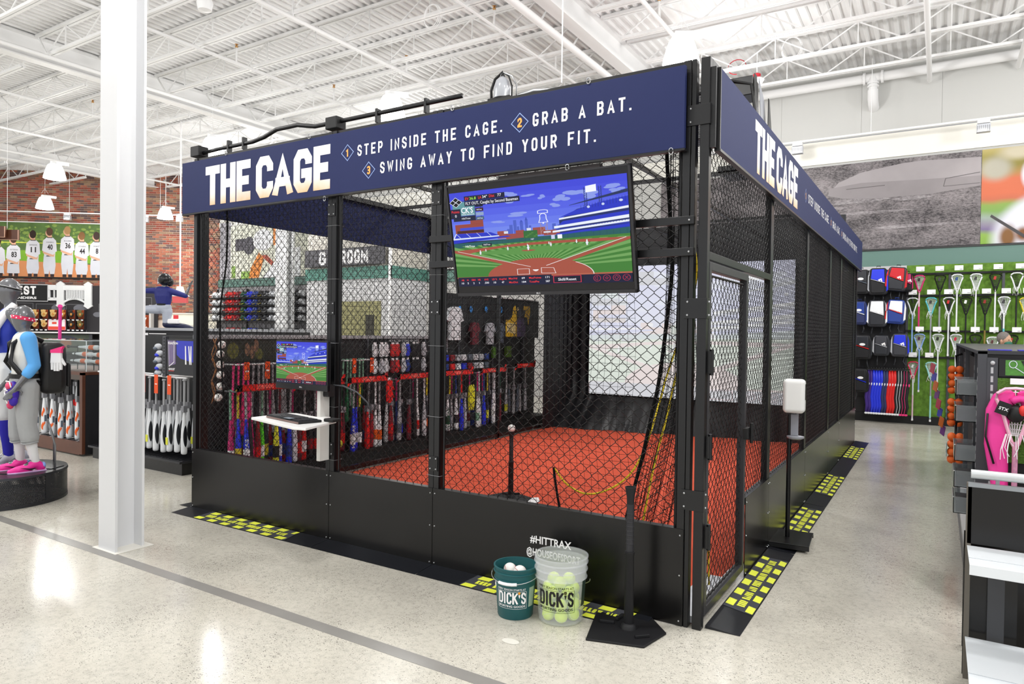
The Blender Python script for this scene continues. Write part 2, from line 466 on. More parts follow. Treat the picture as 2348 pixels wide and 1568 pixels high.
tag(ycoil(-.95, 8.0, 6.18, .14, roof_white, 'cable_coil'), 'white cable coil hung from a joist above the right side of the cage', 'cable')
tag(ycoil(-16.9, 8.6, 5.95, .16, roof_white, 'cable_coil'), 'white cable coil near the brick wall behind the column', 'cable')
sa = thing('strobe_alarm', 'red and white round alarm hanging from a joist right of the cage corner', 'alarm', (-1.7, 9.0, 6.12))
MB().lathe([(.0, -.06), (.1, -.05), (.13, 0), (.1, .03), (.02, .04)], 16).build('housing', white_paint, sa, smooth=50)
MB().lathe([(.06, .03), (.07, .1), (.04, .12)], 14).build('beacon', mat('alarm_red', '#c02030', .4), sa, smooth=50)
MB().tube([(0, 0, .12), (0, 0, .5)], .008, 6).build('drop_rod', white_paint, sa)
MB().tube([(-.35 + .16 * cos(a * pi / 8), 0, .3 + .13 * sin(a * pi / 8)) for a in range(13)], .008, 5).build('cable', MATS['alarm_red'], sa)
sp_ = thing('ceiling_speaker', 'white ceiling speaker hung near the top left by the column', 'speaker', (-7.6, 2.2, 6.0))
MB().lathe([(.0, -.02), (.09, 0), (.11, .1), (.07, .2), (.02, .22)], 14).build('housing', white_paint, sp_, smooth=50)
MB().tube([(0, 0, .2), (0, 0, .6)], .006, 5).build('hanger', white_paint, sp_)

# ---- far wall: plain upper wall, painted band, mural line
far_w = mat('far_wall_paint', '#c6c6c3', 0.6)
fw = MB().box(-20.02, 7, 11.2, 11.4, 0, 7.0).build('wall_back', far_w); struct(fw)
for (x0, x1) in ((-20.0, -1.687), (-1.683, -.222), (-.218, 1.098), (1.102, 2.603), (2.607, 7)):
    MB().box(x0, x1, 11.19, 11.2, 5.47, 7.0).build('wall_panel', far_w, fw)
MB().box(-20.0, 7, 11.165, 11.2, 5.45, 5.466).build('reveal_strip', grey_metal, fw)
MB().box(-20.0, 7, 11.16, 11.2, 5.0, 5.45).build('cream_band', mat('cream_wall', '#f1efe6', .6), fw)
green_b = mat('green_band_paint', '#5f7f76', .5)
MB().box(-10.8, 7, 11.12, 11.2, 2.93, 3.235).build('green_band', green_b, fw)
MB().box(-20.0, -14.0, 11.12, 11.2, 2.99, 3.24).build('green_band', green_b, fw)
MB().box(-10.8, 7, 11.1, 11.19, 3.235, 3.262).build('ledge', black_metal, fw)
MB().box(-20, 7, 11.17, 11.2, 0, 2.93).build('backing_board', mat('back_board_grey', '#b9b7b4', .6), fw)
# ---- brick wall, at an angle, made of single bricks
TH = radians(37.4)
BO = Vector((-20.0, 11.18, 0)); BU = Vector((-cos(TH), -sin(TH), 0)); BN = Vector((sin(TH), -cos(TH), 0))   # BN faces the shop
def BW(s, z, o=0.0): return BO + BU * s + BN * o + Vector((0, 0, z))
bw = MB()
q = [BW(-.4, 0, -.3), BW(12, 0, -.3), BW(12, 0, -.012), BW(-.4, 0, -.012)]
bw.add([tuple(p) for p in q] + [tuple(p + Vector((0, 0, 7))) for p in q], [(0, 3, 2, 1), (4, 5, 6, 7), (0, 1, 5, 4), (1, 2, 6, 5), (2, 3, 7, 6), (3, 0, 4, 7)])
wall_l = bw.build('wall_left', mat('mortar', '#d8c8bb', .8)); struct(wall_l)
brick_cols = [mat('brick_' + n, h, .8, noise=.12, nscale=9) for n, h in (('red', '#8a4637'), ('rust', '#a05f47'), ('brown', '#7a5848'), ('tan', '#94765c'), ('dark', '#5f4a48'))]
BL, BH, PW, PHH = .205, .058, .2225, .0716
brick_me = MB().box(-BL / 2, BL / 2, -.012, .012, -BH / 2, BH / 2).mesh('brick', [brick_cols[0]])
Mrot = Matrix((BU, -BN, Vector((0, 0, 1)))).transposed().to_4x4()
rest = MB(); nb = 0
rr = random.Random(5)
for row in range(26, 96):
    z = row * PHH + .03
    for i in range(0, 45):
        s = (i + (.5 if row % 2 else 0)) * PW
        if s > 8.4: continue
        if z > 6.8 or (3.28 < z < 5.0 and s > 3.4): continue
        if z < 2.95 and s > 2.6: continue
        mi = rr.choices(range(5), [4, 3, 3, 2, 2])[0]
        vis = (5.1 < z < 6.0 and 3.9 < s < 7.15)
        if vis and nb < 300:
            M = Matrix.Translation(BW(s, z)) @ Mrot
            o = link('brick', brick_me, wall_l, M=M, material=brick_cols[mi]); nb += 1
        else:
            rest.obox(BW(s, z), (BL, .024, BH), Mrot.to_3x3(), mi)
rest.build('brick_field', brick_cols, wall_l, kind='stuff')

# ================================================================== THE CAGE
def chain_mesh(O, U, w, h, parent, detail=2, P=0.072, r=0.0021, z0=0.0):
    """woven diamond wire: vertical zig-zag wires, each hooked into the next"""
    O = np.array(O, float); U = np.array(U, float); U /= np.linalg.norm(U)
    Vv = np.array([0, 0, 1.0]); N = np.cross(U, Vv)
    hp_ = P / 2
    nw = int(w / hp_); nk = int(h / hp_)
    sx = w / nw
    V = []; F = []; off = 0
    sides = 4 if detail >= 2 else 3
    for par in (0, 1):
        pts = []
        for k in range(nk + 1):
            right = (k + par) % 2 == 1
            x = sx if right else 0.0
            z = min(k * hp_, h)
            d = 0.0042
            if detail >= 2:
                s = 1 if right else -1
                # runs to the right on the near face and back on the far face
                pts.append((x, z - .004, d * s)); pts.append((x, z + .004, -d * s))
            else:
                pts.append((x, z, 0.0015 if right else -0.0015))
        A = np.array(pts)
        T = np.gradient(A, axis=0); T /= np.linalg.norm(T, axis=1, keepdims=True)
        X = np.cross(T, np.array([0, 0, 1.0])); X /= np.linalg.norm(X, axis=1, keepdims=True)
        Y = np.cross(X, T)
        a = np.arange(sides) * 2 * pi / sides
        ring = A[:, None, :] + r * (np.cos(a)[None, :, None] * X[:, None, :] + np.sin(a)[None, :, None] * Y[:, None, :])
        ring = ring.reshape(-1, 3)
        n = len(A)
        fi = []
        for i in range(n - 1):
            for q in range(sides):
                q2 = (q + 1) % sides
                fi.append((i * sides + q, i * sides + q2, (i + 1) * sides + q2, (i + 1) * sides + q))
        fi = np.array(fi)
        for i in range(par, nw, 2):
            loc = ring.copy(); loc[:, 0] += i * sx
            V.append(O + loc[:, 0:1] * U + loc[:, 1:2] * Vv + loc[:, 2:3] * N)
            F.append(fi + off); off += len(loc)
    V = np.concatenate(V); F = np.concatenate(F)
    me = bpy.data.meshes.new('chain_link_mesh')
    me.vertices.add(len(V)); me.vertices.foreach_set('co', V.ravel())
    me.loops.add(F.size); me.loops.foreach_set('vertex_index', F.ravel().astype(np.int32))
    me.polygons.add(len(F)); me.polygons.foreach_set('loop_start', np.arange(0, F.size, 4, dtype=np.int32))
    me.update(calc_edges=True); me.materials.append(black_wire)
    o = link('chain_link_mesh', me, parent)
    return o
cage = thing('batting_cage', 'large black batting cage of steel posts and chain-link mesh over red turf', 'cage', (0, 0, 0))
def stile(x0, x1, y0, y1, z0, z1, nm='post'):
    m = MB().box(x0, x1, y0, y1, z0, z1)
    return m.build(nm, black_metal, cage, bevel=.003)
H = 3.085
XL = -4.47
ZK = 0.53
SEAMS = [-2.757, -1.765]
panels = [(-4.47, -2.757), (-2.757, -1.765), (-1.765, -.03)]
for (a, b) in panels:
    for (p0, p1) in ((a, a + .045), (b - .045, b)):
        stile(p0 + .001, p1 - .001, 0.0, .07, 0.0, H)
    MB().box(a + .045, b - .045, .01, .06, H - .05, H).build('top_rail', black_metal, cage)
    MB().box(a + .045, b - .045, .01, .06, ZK - .045, ZK).build('middle_rail', black_metal, cage)
    # tension bars
    for xx in (a + .062, b - .062):
        MB().tube([(xx, .035, ZK), (xx, .035, H - .05)], .008, 6).build('tension_bar', black_metal, cage)
    chain_mesh((a + .058, .035, ZK + .005), (1, 0, 0), (b - a) - .116, H - .06 - ZK, cage)
    kp = MB().box(a + .002, b - .002, -.006, -.001, 0.004, ZK + .004).build('kick_panel', black_panel, cage, bevel=.001)
    sb = MB()
    for xx in (a + .02, b - .02):
        for z in (.03, .28, .5): sb.ball((xx, -.008, z), .005, 8, 5)
    sb.build('screws', steel, kp)
def plate(x, z, w=.075, h=.1, y=-.002):
    p = MB().box(x - w / 2, x + w / 2, y - .004, y, z - h / 2, z + h / 2).build('joining_plate', black_metal, cage, bevel=.001)
    b = MB()
    for dx in (-.024, .024):
        for dz in (-.035, .035): b.ball((x + dx, y - .005, z + dz), .0055, 8, 5)
    b.build('bolts', steel, p)
for x in SEAMS:
    for z in (.7, 1.76, 2.5): plate(x, z)
# wire ties round the post
for x in SEAMS:
    for z in (.62, 1.02, 1.5, 1.98, 2.38):
        MB().tube([(x - .055, -.003, z), (x + .055, -.003, z - .002), (x + .06, .07, z), (x - .06, .07, z)], .0013, 4, closed=True).build('wire_tie', grey_metal, cage)
# corner of front and side frames
XS = 0.07
def sidepost(y0, y1, z1=H + .0): return stile(XS - .045, XS, y0, y1, 0, z1)
stile(-.028, -.003, 0.0, .05, 0, H)          # slim end flat beside the corner gap
stile(XS - .05, XS, .0, .05, 0, H + .0)
ys = [(.05, None), (1.63, 1.675), (1.675, 1.72), (3.27, 3.315), (3.315, 3.36), (4.87, 4.915), (4.915, 4.96), (5.87, 5.915), (5.915, 5.96), (7.5, 7.55), (7.85, 7.9)]
for (a, b) in ys[1:]: sidepost(a, b)
MB().box(XS - .045, XS, .05, 7.9, H - .05, H).build('top_rail', black_metal, cage)
hd = MB().box(XS - .045, XS, .05, 1.63, 2.005, 2.05).build('door_header', black_metal, cage, bevel=.002)
for z in (.7, 1.74, 2.78):
    p = MB().box(-.05, .075, -.008, -.002, z - .055, z + .055).box(.0725, .0765, -.008, .04, z - .055, z + .055).build('corner_bracket', black_metal, cage, bevel=.001)
    b = MB()
    for dz in (-.036, .036): b.ball((-.03, -.01, z + dz), .006, 8, 5).ball((.078, .02, z + dz), .006, 8, 5)
    b.build('bolts', steel, p)
spans = [(1.72, 3.27), (3.36, 4.87), (4.96, 5.87), (5.96, 7.5), (7.55, 7.85)]
chain_mesh((XS - .02, .06, 2.06), (0, 1, 0), 1.56, .98, cage)
for i, (a, b) in enumerate(spans):
    chain_mesh((XS - .02, a + .01, ZK + .005), (0, 1, 0), b - a - .02, H - .06 - ZK, cage)
chain_mesh((XS - .02, .965, ZK + .005), (0, 1, 0), .655, 1.46, cage)
ks = [(.955, 1.675), (1.675, 3.315), (3.315, 4.915), (4.915, 5.915), (5.915, 7.9)]
for (a, b) in ks:
    kp = MB().box(XS + .001, XS + .006, a + .002, b - .002, .004, ZK + .004).build('kick_panel', black_panel, cage, bevel=.001)
    MB().box(XS - .045, XS, a + .002, b - .002, ZK - .045, ZK).build('middle_rail', black_metal, cage)
    sb = MB()
    for yy in (a + .02, b - .02):
        for z in (.03, .28, .5): sb.ball((XS + .008, yy, z), .005, 8, 5)
    sb.build('screws', steel, kp)
# left side, seen from inside through the front
for yy in (.07, 1.65, 3.3, 4.9, 6.5, 7.85): stile(XL, XL + .045, yy, yy + .05, 0, H)
MB().box(XL, XL + .045, .1, 7.9, H - .05, H).box(XL, XL + .045, .1, 7.9, .03, .08).build('top_rail', black_metal, cage)
for (a, b) in ((.12, 1.65), (1.7, 3.3), (3.35, 4.9), (4.95, 6.5), (6.55, 7.85)):
    chain_mesh((XL + .02, a + .01, .085), (0, 1, 0), b - a - .02, 2.96, cage, detail=1)
for xx in (-4.45, -3.4, -2.3, -1.15, -.05): stile(xx, xx + .045, 7.86, 7.9, 0, H)
MB().box(XL, XS, 7.86, 7.9, H - .05, H).build('top_rail', black_metal, cage)
# roof bars
for xx in (-3.4, -2.26, -1.13): MB().box(xx, xx + .03, .07, 7.86, H - .045, H - .01).build('roof_bar', black_metal, cage)
for yy in (2.6, 5.2): MB().box(XL, 0, yy, yy + .03, H - .045, H - .01).build('roof_bar', black_metal, cage)
# television rails
for z in (2.215, 2.045):
    r_ = MB().box(-1.8, .005, -.032, -.003, z - .022, z + .022).build('television_rail', black_metal, cage, bevel=.002)
    MB().ball((-.02, -.034, z), .006, 8, 5).build('bolts', steel, r_)
# ---- door of the cage (child, with its own frame, mesh, hinges, latch)
door = MB()
door.box(XS - .045, XS + .002, .052, .092, .06, 1.995).box(XS - .045, XS + .002, .9, .945, .06, 1.995).box(XS - .045, XS + .002, .092, .9, 1.95, 1.995).box(XS - .045, XS + .002, .092, .9, .06, .105)
cd_ = door.build('door_frame', mat('door_frame_grey', '#3a3a3d', .4, .3), cage, bevel=.002)
chain_mesh((XS - .02, .1, .115), (0, 1, 0), .79, 1.82, cd_)
MB().tube([(XS - .02, .1, .125), (XS - .02, .895, .125)], .007, 6).tube([(XS - .02, .1, 1.925), (XS - .02, .895, 1.925)], .007, 6).build('tension_bar', black_metal, cd_)
for z in (.5, .99, 1.45):
    MB().box(XS + .002, XS + .022, .03, .07, z - .06, z + .06).tube([(XS + .02, .05, z - .07), (XS + .02, .05, z + .07)], .012, 8).build('hinge', black_metal, cd_)
MB().box(XS + .002, XS + .03, .86, .96, .93, 1.0).tube([(XS + .04, .93, .9), (XS + .04, .93, 1.03)], .012, 8).build('latch', black_mat, cd_, bevel=.003)
MB().box(-.02, XS - .046, .05, .95, .012, .05).box(-.16, -.02, .1, .85, .012, .02).build('door_sill', mat('sill_silver', '#b9bcc0', .35, .5), cage)
# turf
turf = mat('red_turf', '#cc5034', .95, noise=.22, nscale=180, bump=.4)
MB().box(XL + .05, -.001, .075, 7.8, .001, .012).build('turf', turf, cage)
# ---- ramps with hazard stickers round the foot
ramp_m = mat('ramp_rubber', '#15171d', .35)
def ramp(P, L, nm='ramp_plate'):
    O, U, V = P; N = U.cross(V)
    m = MB()
    vs = [O, O + U * L, O + U * L + V * .185, O + V * .185, O + V * .185 + N * .016, O + U * L + V * .185 + N * .016]
    m.add(vs, [(0, 3, 2, 1), (0, 1, 5, 4), (0, 4, 3), (1, 2, 5), (2, 3, 4, 5)])
    return m.build(nm, ramp_m, cage)
sticker_y = mat('hazard_yellow', '#e6ee4b', .6, noise=.04, nscale=60)
sticker_k = mat('hazard_black', '#3b3d44', .85, noise=.25, nscale=300)
def sticker(P, L, flip=False):
    O, U, V = P; N = U.cross(V)
    sl = .016 / .185
    Vs = (V + N * sl).normalized()
    O2 = O + N * .0022
    P2 = (O2, U, Vs)
    s_ = MB(); s_.flat([(0.02, .005), (L - .02, .005), (L - .05, .18), (.05, .18)], P2, .0)
    st = s_.build('hazard_sticker', sticker_k, cage)
    y_ = MB(); n = int(L / .165)
    dx = L / n
    for i in range(n):
        for (a, b, sh) in ((.008, .052, .0), (.128, .176, .05)):
            x0 = i * dx + .03 + sh; w = dx * .52
            if x0 + w + .03 > L - .02: w = max(.02, L - .05 - x0)
            y_.flat([(x0, a), (x0 + w, a), (x0 + w + .012, b), (x0 + .012, b)], P2, .0012)
    for pg in block('KEEP HANDS AND FEET BEHIND YELLOW LINE', .1, L - .1, .068, .114, .0075, gap=.25, space=.7):
        y_.flat(pg, P2, .0012)
    y_.build('hazard_print', sticker_y, st)
pf = lambda x: PL((x, -.19, .001), (1, 0, 0), (0, 1, 0))
ps = lambda y: PL((XS + .195, y, .001), (0, 1, 0), (-1, 0, 0))
for (a, b) in ((-4.48, -2.76), (-2.755, -1.76), (-1.755, -.2)):
    ramp(pf(a), b - a)
ramp((Vector((-4.47 - .19, 1.6, .001)), Vector((0, -1, 0)), Vector((1, 0, 0))), 1.6)
sticker(pf(-4.2), 1.18); sticker(pf(-1.43), 1.18)
for (a, b) in ((.05, 1.67), (1.68, 3.31), (3.32, 4.91), (4.92, 6.4), (6.41, 7.95)): ramp(ps(a), b - a)
for y0 in (.34, 2.02, 3.8, 6.2): sticker(ps(y0), 1.15)
# seams: bare bit at the door corner
# ---- hashtag print on the third kick panel
ht = MB(); KP = PL((0, -.0075, 0), (1, 0, 0), (0, 0, 1))
put_font(ht, '#HITTRAX', KP, -.995, .302, .045, .285, .03)
put_font(ht, '@HOUSEOFSPORT', KP, -1.02, .222, .045, .37, .03)
kps = [o for o in cage.children if o.name.startswith('kick_panel')]
ht.build('printed_lettering', print_white, kps[2])

# ---- curtain and netting
black_vinyl = mat('black_vinyl', '#101014', .38, spec=.5)
cv = MB(); n = 90
hem = lambda x: 6.45 + (x + 4.47) * (.56 / 3.07) if x < -1.4 else 7.01 + (x + 1.4) * .08
rows = [(3.33, 0, 0), (2.0, 0, .3), (1.0, 0, .6), (.56, 0, .8), (.3, .45, 1), (.1, .85, 1), (.02, 1, 1)]
for (z, t, a) in rows:
    for i in range(n + 1):
        x = -4.42 + i * 4.4 / n
        yb = 7.10; w = .035 * sin(i * 1.9) * (.4 + .6 * a) if x < -3.85 or x > -.75 else .008 * sin(i * .7)
        yy = (yb + w) * (1 - t) + (hem(x) + .04 * sin(i * .35) + .02 * sin(i * 1.3)) * t
        if z > .5: yy = max(yy, 7.06)
        cv.v.append((x, yy, z))
for k in range(len(rows) - 1):
    for i in range(n): cv.f.append((k * (n + 1) + i, (k + 1) * (n + 1) + i, (k + 1) * (n + 1) + i + 1, k * (n + 1) + i + 1)); cv.m.append(0)
tag(cv.build('backstop_curtain', black_vinyl, smooth=180), 'black vinyl backstop curtain hanging across the rear of the cage', 'curtain')
# side fold of the curtain down the left corner
cs = MB(); n2 = 26
for z in (.02, 1.0, 2.5, 3.3):
    for i in range(n2 + 1): cs.v.append((-4.36 + .03 * sin(i * 1.5), 6.15 + i * .95 / n2, z))
for k in range(3):
    for i in range(n2): cs.f.append((k * (n2 + 1) + i, (k + 1) * (n2 + 1) + i, (k + 1) * (n2 + 1) + i + 1, k * (n2 + 1) + i + 1)); cs.m.append(0)
tag(cs.build('side_curtain', black_vinyl, smooth=180), 'narrow black curtain in the rear left corner of the cage', 'curtain')

def net(name, fn, nu, nv, label, r=.0011, stepu=1, stepv=1, mat_=None, knots=False, sides=3):
    m = MB()
    for i in range(nu + 1): m.tube([fn(i / nu, j / nv) for j in range(0, nv + 1, stepv)], r, sides, caps=False)
    for j in range(nv + 1): m.tube([fn(i / nu, j / nv) for i in range(0, nu + 1, stepu)], r, sides, caps=False)
    if knots:
        kr = r * 2.3
        for i in range(nu + 1):
            for j in range(nv + 1):
                c = Vector(fn(i / nu, j / nv))
                m.add([c + Vector((kr, 0, 0)), c + Vector((-kr, 0, 0)), c + Vector((0, kr, 0)), c + Vector((0, -kr, 0)), c + Vector((0, 0, kr)), c + Vector((0, 0, -kr))],
                      [(0, 2, 4), (2, 1, 4), (1, 3, 4), (3, 0, 4), (2, 0, 5), (1, 2, 5), (3, 1, 5), (0, 3, 5)])
    return tag(m.build(name, mat_ or black_net), label, 'netting')
def fn_front(u, v):
    x = -4.38 + u * 4.0
    z = 3.0 - v * 2.97
    sg = .035 * sin(u * 17 + v * 3) * v + .02 * sin(u * 41 + v * 5) * v
    return (x + .012 * sin(v * 23 + u * 9) + .02 * v * sin(u * 12), .16 + sg + .03 * sin(v * 9), z - .012 * abs(sin(u * 24)) * v)
net('front_netting', fn_front, 88, 66, 'fine black nylon net hanging just inside the front mesh of the cage', knots=True)
def fn_side(u, v):
    y = .95 + u * 6.1; z = 3.0 - v * 2.97
    return (-.12 + .03 * sin(u * 29 + v * 4) * v, y + .012 * sin(v * 21), z)
net('side_netting', fn_side, 100, 60, 'fine black nylon net hanging inside the right side of the cage', r=.0011)
def fn_left(u, v):
    y = .2 + u * 6.2; z = 3.0 - v * 2.98
    return (-4.36 + .025 * sin(u * 33 + v * 3) * v, y + .01 * sin(v * 25), z)
net('side_netting', fn_left, 110, 60, 'fine black nylon net hanging inside the left side of the cage', r=.0011)
net('roof_netting', lambda u, v: (-4.4 + u * 4.35, .1 + v * 7.0, 3.02 - .05 * sin(u * pi * 3) ** 2 * sin(v * pi * 2.5) ** 2), 96, 150, 'fine black nylon net stretched under the roof bars of the cage', r=.001, stepu=6, stepv=6)
# gathered entry net by the door: several folds running down to the floor
def bundle(u, v):
    z = 3.0 - v * 2.98
    cx = -.15 - .02 * v if v < .55 else -.16 - (v - .55) * .62
    cy = .22 + .12 * v
    w = .14 + .16 * v
    a = u * 6 * pi
    return (cx + w * (u - .5) + .02 * sin(a * 2 + v * 5), cy + .06 * sin(a) * (.5 + v), z + .03 * sin(a * 1.7) * v)
net('entry_netting', bundle, 40, 66, 'gathered black net falling in folds beside the cage door', r=.0015)
def rope(pts, nm, label, r=.008, m_=None):
    # smooth by Catmull-Rom
    P = [Vector(p) for p in pts]; out = []
    for i in range(len(P) - 1):
        a, b, c, d = P[max(i - 1, 0)], P[i], P[i + 1], P[min(i + 2, len(P) - 1)]
        for k in range(8):
            t = k / 8
            out.append(.5 * ((2 * b) + (c - a) * t + (2 * a - 5 * b + 4 * c - d) * t * t + (-a + 3 * b - 3 * c + d) * t ** 3))
    out.append(P[-1])
    m = MB(); m.tube(out, r, 6)
    # second strand twisting round the first
    L = 0; hel = []
    for i, p in enumerate(out):
        if i: L += (out[i] - out[i - 1]).length
        a = L * 90
        hel.append(p + Vector((cos(a), sin(a), .3 * sin(a))) * r * .7)
    o = m.build(nm, m_ or yellow_rope, smooth=180)
    MB().tube(hel, r * .55, 4).build('net_lacing', black_net, o)
    return tag(o, label, 'rope')
rope([(-.1, .3, 2.98), (-.12, .34, 2.3), (-.18, .62, 1.9), (-.40, .776, 1.354), (-.498, .70, .915), (-.593, .649, .68), (-.714, .571, .562), (-.85, .487, .524), (-.963, .418, .587), (-1.039, .372, .697)], 'sagging_rope',
     'yellow rope looping low through the net in front of the turf', .0065)
rope([(-.13, .25, 2.9), (-.2, .5, 1.75), (-.3, .55, 1.2), (-.38, .5, .8), (-.42, .42, .45), (-.46, .36, .03)], 'hanging_rope', 'yellow rope running down the gathered net to the floor', .0065)
rope([(-.02, .28, 2.95), (-.02, .26, 2.4), (-.03, .25, 2.05), (-.03, .23, 1.7), (-.04, .28, 1.3), (-.05, .38, .9), (-.05, .52, .45), (-.05, .58, .05)], 'door_rope', 'thin yellow rope hanging behind the cage door mesh', .0055)
rope([(-1.04, .37, .7), (-1.0, .36, .5), (-.93, .35, .25), (-.9, .34, .02)], 'black_cord', 'black cord dropping from the end of the looped yellow rope', .008, black_net)
rope([(-4.2, .14, 2.7), (-4.22, .15, 2.2), (-4.3, .15, 1.75), (-4.28, .15, 1.3), (-4.2, .15, .6), (-4.2, .15, .04)], 'black_cord', 'thin black cord hanging at the left end inside the cage', .008, black_net)

rope([(-.24, .2, 2.95), (-.23, .2, 2.6), (-.2, .2, 2.2), (-.19, .2, 1.95), (-.25, .2, 1.38), (-.3, .22, 1.15), (-.37, .24, .85), (-.44, .26, .6), (-.52, .28, .3), (-.58, .3, .03)], 'net_edge_cord', 'thick black edge cord of the gathered net near the cage door', .011, black_net)

# ---- sign banners
grad = mat('lettering_worn', '#f3f2f5', .5)
nt = grad.node_tree
tcn = nt.nodes.new('ShaderNodeTexCoord'); sx_ = nt.nodes.new('ShaderNodeSeparateXYZ'); nt.links.new(tcn.outputs['Object'], sx_.inputs[0])
mr = nt.nodes.new('ShaderNodeMapRange'); mr.inputs[1].default_value = 2.64; mr.inputs[2].default_value = 2.80; nt.links.new(sx_.outputs[2], mr.inputs[0])
nz = nt.nodes.new('ShaderNodeTexNoise'); nz.inputs['Scale'].default_value = 9; nz.inputs['Detail'].default_value = 5; nt.links.new(tcn.outputs['Object'], nz.inputs[0])
ad = nt.nodes.new('ShaderNodeMath'); ad.operation = 'MULTIPLY_ADD'; ad.inputs[1].default_value = .7; ad.inputs[2].default_value = -.35; nt.links.new(nz.outputs[0], ad.inputs[0])
a2 = nt.nodes.new('ShaderNodeMath'); a2.operation = 'ADD'; a2.use_clamp = True; nt.links.new(mr.outputs[0], a2.inputs[0]); nt.links.new(ad.outputs[0], a2.inputs[1])
cr = nt.nodes.new('ShaderNodeValToRGB'); cr.color_ramp.elements[0].color = srgb('#e6bd92'); cr.color_ramp.elements[1].color = srgb('#f3f2f6'); cr.color_ramp.elements[1].position = .85
nt.links.new(a2.outputs[0], cr.inputs[0]); nt.links.new(cr.outputs[0], nt.nodes['Principled BSDF'].inputs['Base Color'])
orange_num = mat('numeral_orange', '#f2a64e', .5); dia_blue = mat('diamond_outline', '#8fa6da', .5)
def banner(P, L, label, full=True):
    """P: plane with origin at the front lower left corner, z height .445"""
    O, U, V = P; N = U.cross(V)
    t = thing('banner_sign', label, 'sign', (0, 0, 0))
    b = MB().prism(rect(0, L, 0, .445), P, -.03, 0); b.build('panel', navy, t, bevel=.002)
    f = MB().prism(rect(-.004, L + .004, -.012, 0), P, -.035, .0).prism(rect(-.02, 0, -.012, .45), P, -.035, -.012).prism(rect(-.02, 0, -.012, .45), P, -.065, -.04).build('edge_trim', black_metal, t)
    big = MB(); big.jit = .00004
    LT = [('T', .33, .535), ('H', .535, .745), ('E', .745, .935), ('C', .99, 1.21), ('A', 1.20, 1.43), ('G', 1.435, 1.65), ('E', 1.655, 1.845)]
    for ch, a, c in LT:
        g = .012 if ch != 'A' else 0
        # heavy letters
        tt = .036 if ch != 'A' else .036
        for pg in glyph(ch, a + g / 2, .045, c - a - g, .33, tt): big.flat(pg, P, .0012)
    big.build('title_lettering', grad, t)
    w = MB(); w.jit = .00004
    for pg in block('STEP INSIDE THE CAGE.', 2.115, 3.35, .25, .329, .0064, gap=.6, space=.6): w.flat(pg, P, .0012)
    for pg in block('GRAB A BAT.', 3.573, 4.21, .25, .329, .0064, gap=.6, space=.6): w.flat(pg, P, .0012)
    for pg in block('SWING AWAY TO FIND YOUR FIT.', 2.335, 3.995, .102, .181, .0064, gap=.6, space=.6): w.flat(pg, P, .0012)
    w.build('step_lettering', print_white, t)
    d = MB(); nn = MB()
    for (ch, cx, cy) in (('1', 2.015, .288), ('2', 3.48, .288), ('3', 2.225, .138)):
        for q in stroke([(cx - .06, cy), (cx, cy + .058), (cx + .06, cy), (cx, cy - .058), (cx - .06, cy)], .0024): d.flat(q, P, .0012)
        for q in glyph(ch, cx - .016, cy - .029, .032, .058, .006): nn.flat(q, P, .0012)
    d.build('diamond_outline', dia_blue, t); nn.build('numerals', orange_num, t)
    return t
bf = banner(PL((-4.565, -.05, 2.60), (1, 0, 0), (0, 0, 1)), 4.515, 'navy front banner reading THE CAGE with three steps, above the mesh')
# side banner, same print, letters larger spaced: built from its own origin
def banner_side():
    t = thing('banner_sign', 'navy side banner reading THE CAGE, receding along the right of the cage', 'sign', (0, 0, 0))
    P = PL((XS + .045, .06, 2.60), (0, 1, 0), (0, 0, 1)); L = 7.98
    MB().prism(rect(0, L, 0, .43), P, -.025, 0).build('panel', navy, t, bevel=.002)
    MB().prism(rect(-.004, L + .004, -.014, 0), P, -.03, .002).prism(rect(-.012, 0, -.014, .435), P, -.03, .0).prism(rect(-.05, -.02, 0, .43), P, -.05, -.015).build('edge_trim', black_metal, t)
    big = MB(); big.jit = .00004; k = 1.56 / 1.515; o = .80
    LT = [('T', .33, .535), ('H', .535, .745), ('E', .745, .935), ('C', .99, 1.21), ('A', 1.20, 1.43), ('G', 1.435, 1.65), ('E', 1.655, 1.845)]
    for ch, a, c in LT:
        for pg in glyph(ch, o + (a - .33) * k, .045, (c - a - .012) * k, .33, .036): big.flat(pg, P, .0012)
    big.build('title_lettering', grad, t)
    w = MB(); w.jit = .00004
    for pg in block('STEP INSIDE THE CAGE.', 2.9, 4.25, .19, .27, .0064, gap=.6, space=.6): w.flat(pg, P, .0012)
    for pg in block('GRAB A BAT.', 4.55, 5.2, .19, .27, .0064, gap=.6, space=.6): w.flat(pg, P, .0012)
    for pg in block('SWING AWAY TO FIND YOUR FIT.', 5.5, 7.2, .19, .27, .0064, gap=.6, space=.6): w.flat(pg, P, .0012)
    w.build('step_lettering', print_white, t)
    d = MB(); nn = MB()
    for (ch, cx, cy) in (('1', 2.76, .23), ('2', 4.42, .23), ('3', 5.38, .23)):
        for q in stroke([(cx - .06, cy), (cx, cy + .058), (cx + .06, cy), (cx, cy - .058), (cx - .06, cy)], .0024): d.flat(q, P, .0012)
        for q in glyph(ch, cx - .016, cy - .029, .032, .058, .006): nn.flat(q, P, .0012)
    d.build('diamond_outline', dia_blue, t); nn.build('numerals', orange_num, t)
banner_side()
bl = thing('banner_sign', 'plain navy back of the left side banner seen through the mesh', 'sign', (0, 0, 0))
MB().box(XL - .06, XL - .02, .1, 7.9, 2.60, 3.045).build('panel', navy, bl, bevel=.002)
br = thing('banner_sign', 'navy banner across the rear top of the cage', 'sign', (0, 0, 0))
MB().box(XL, 0, 7.93, 7.96, 2.6, 3.045).build('panel', navy, br)
hk = MB()
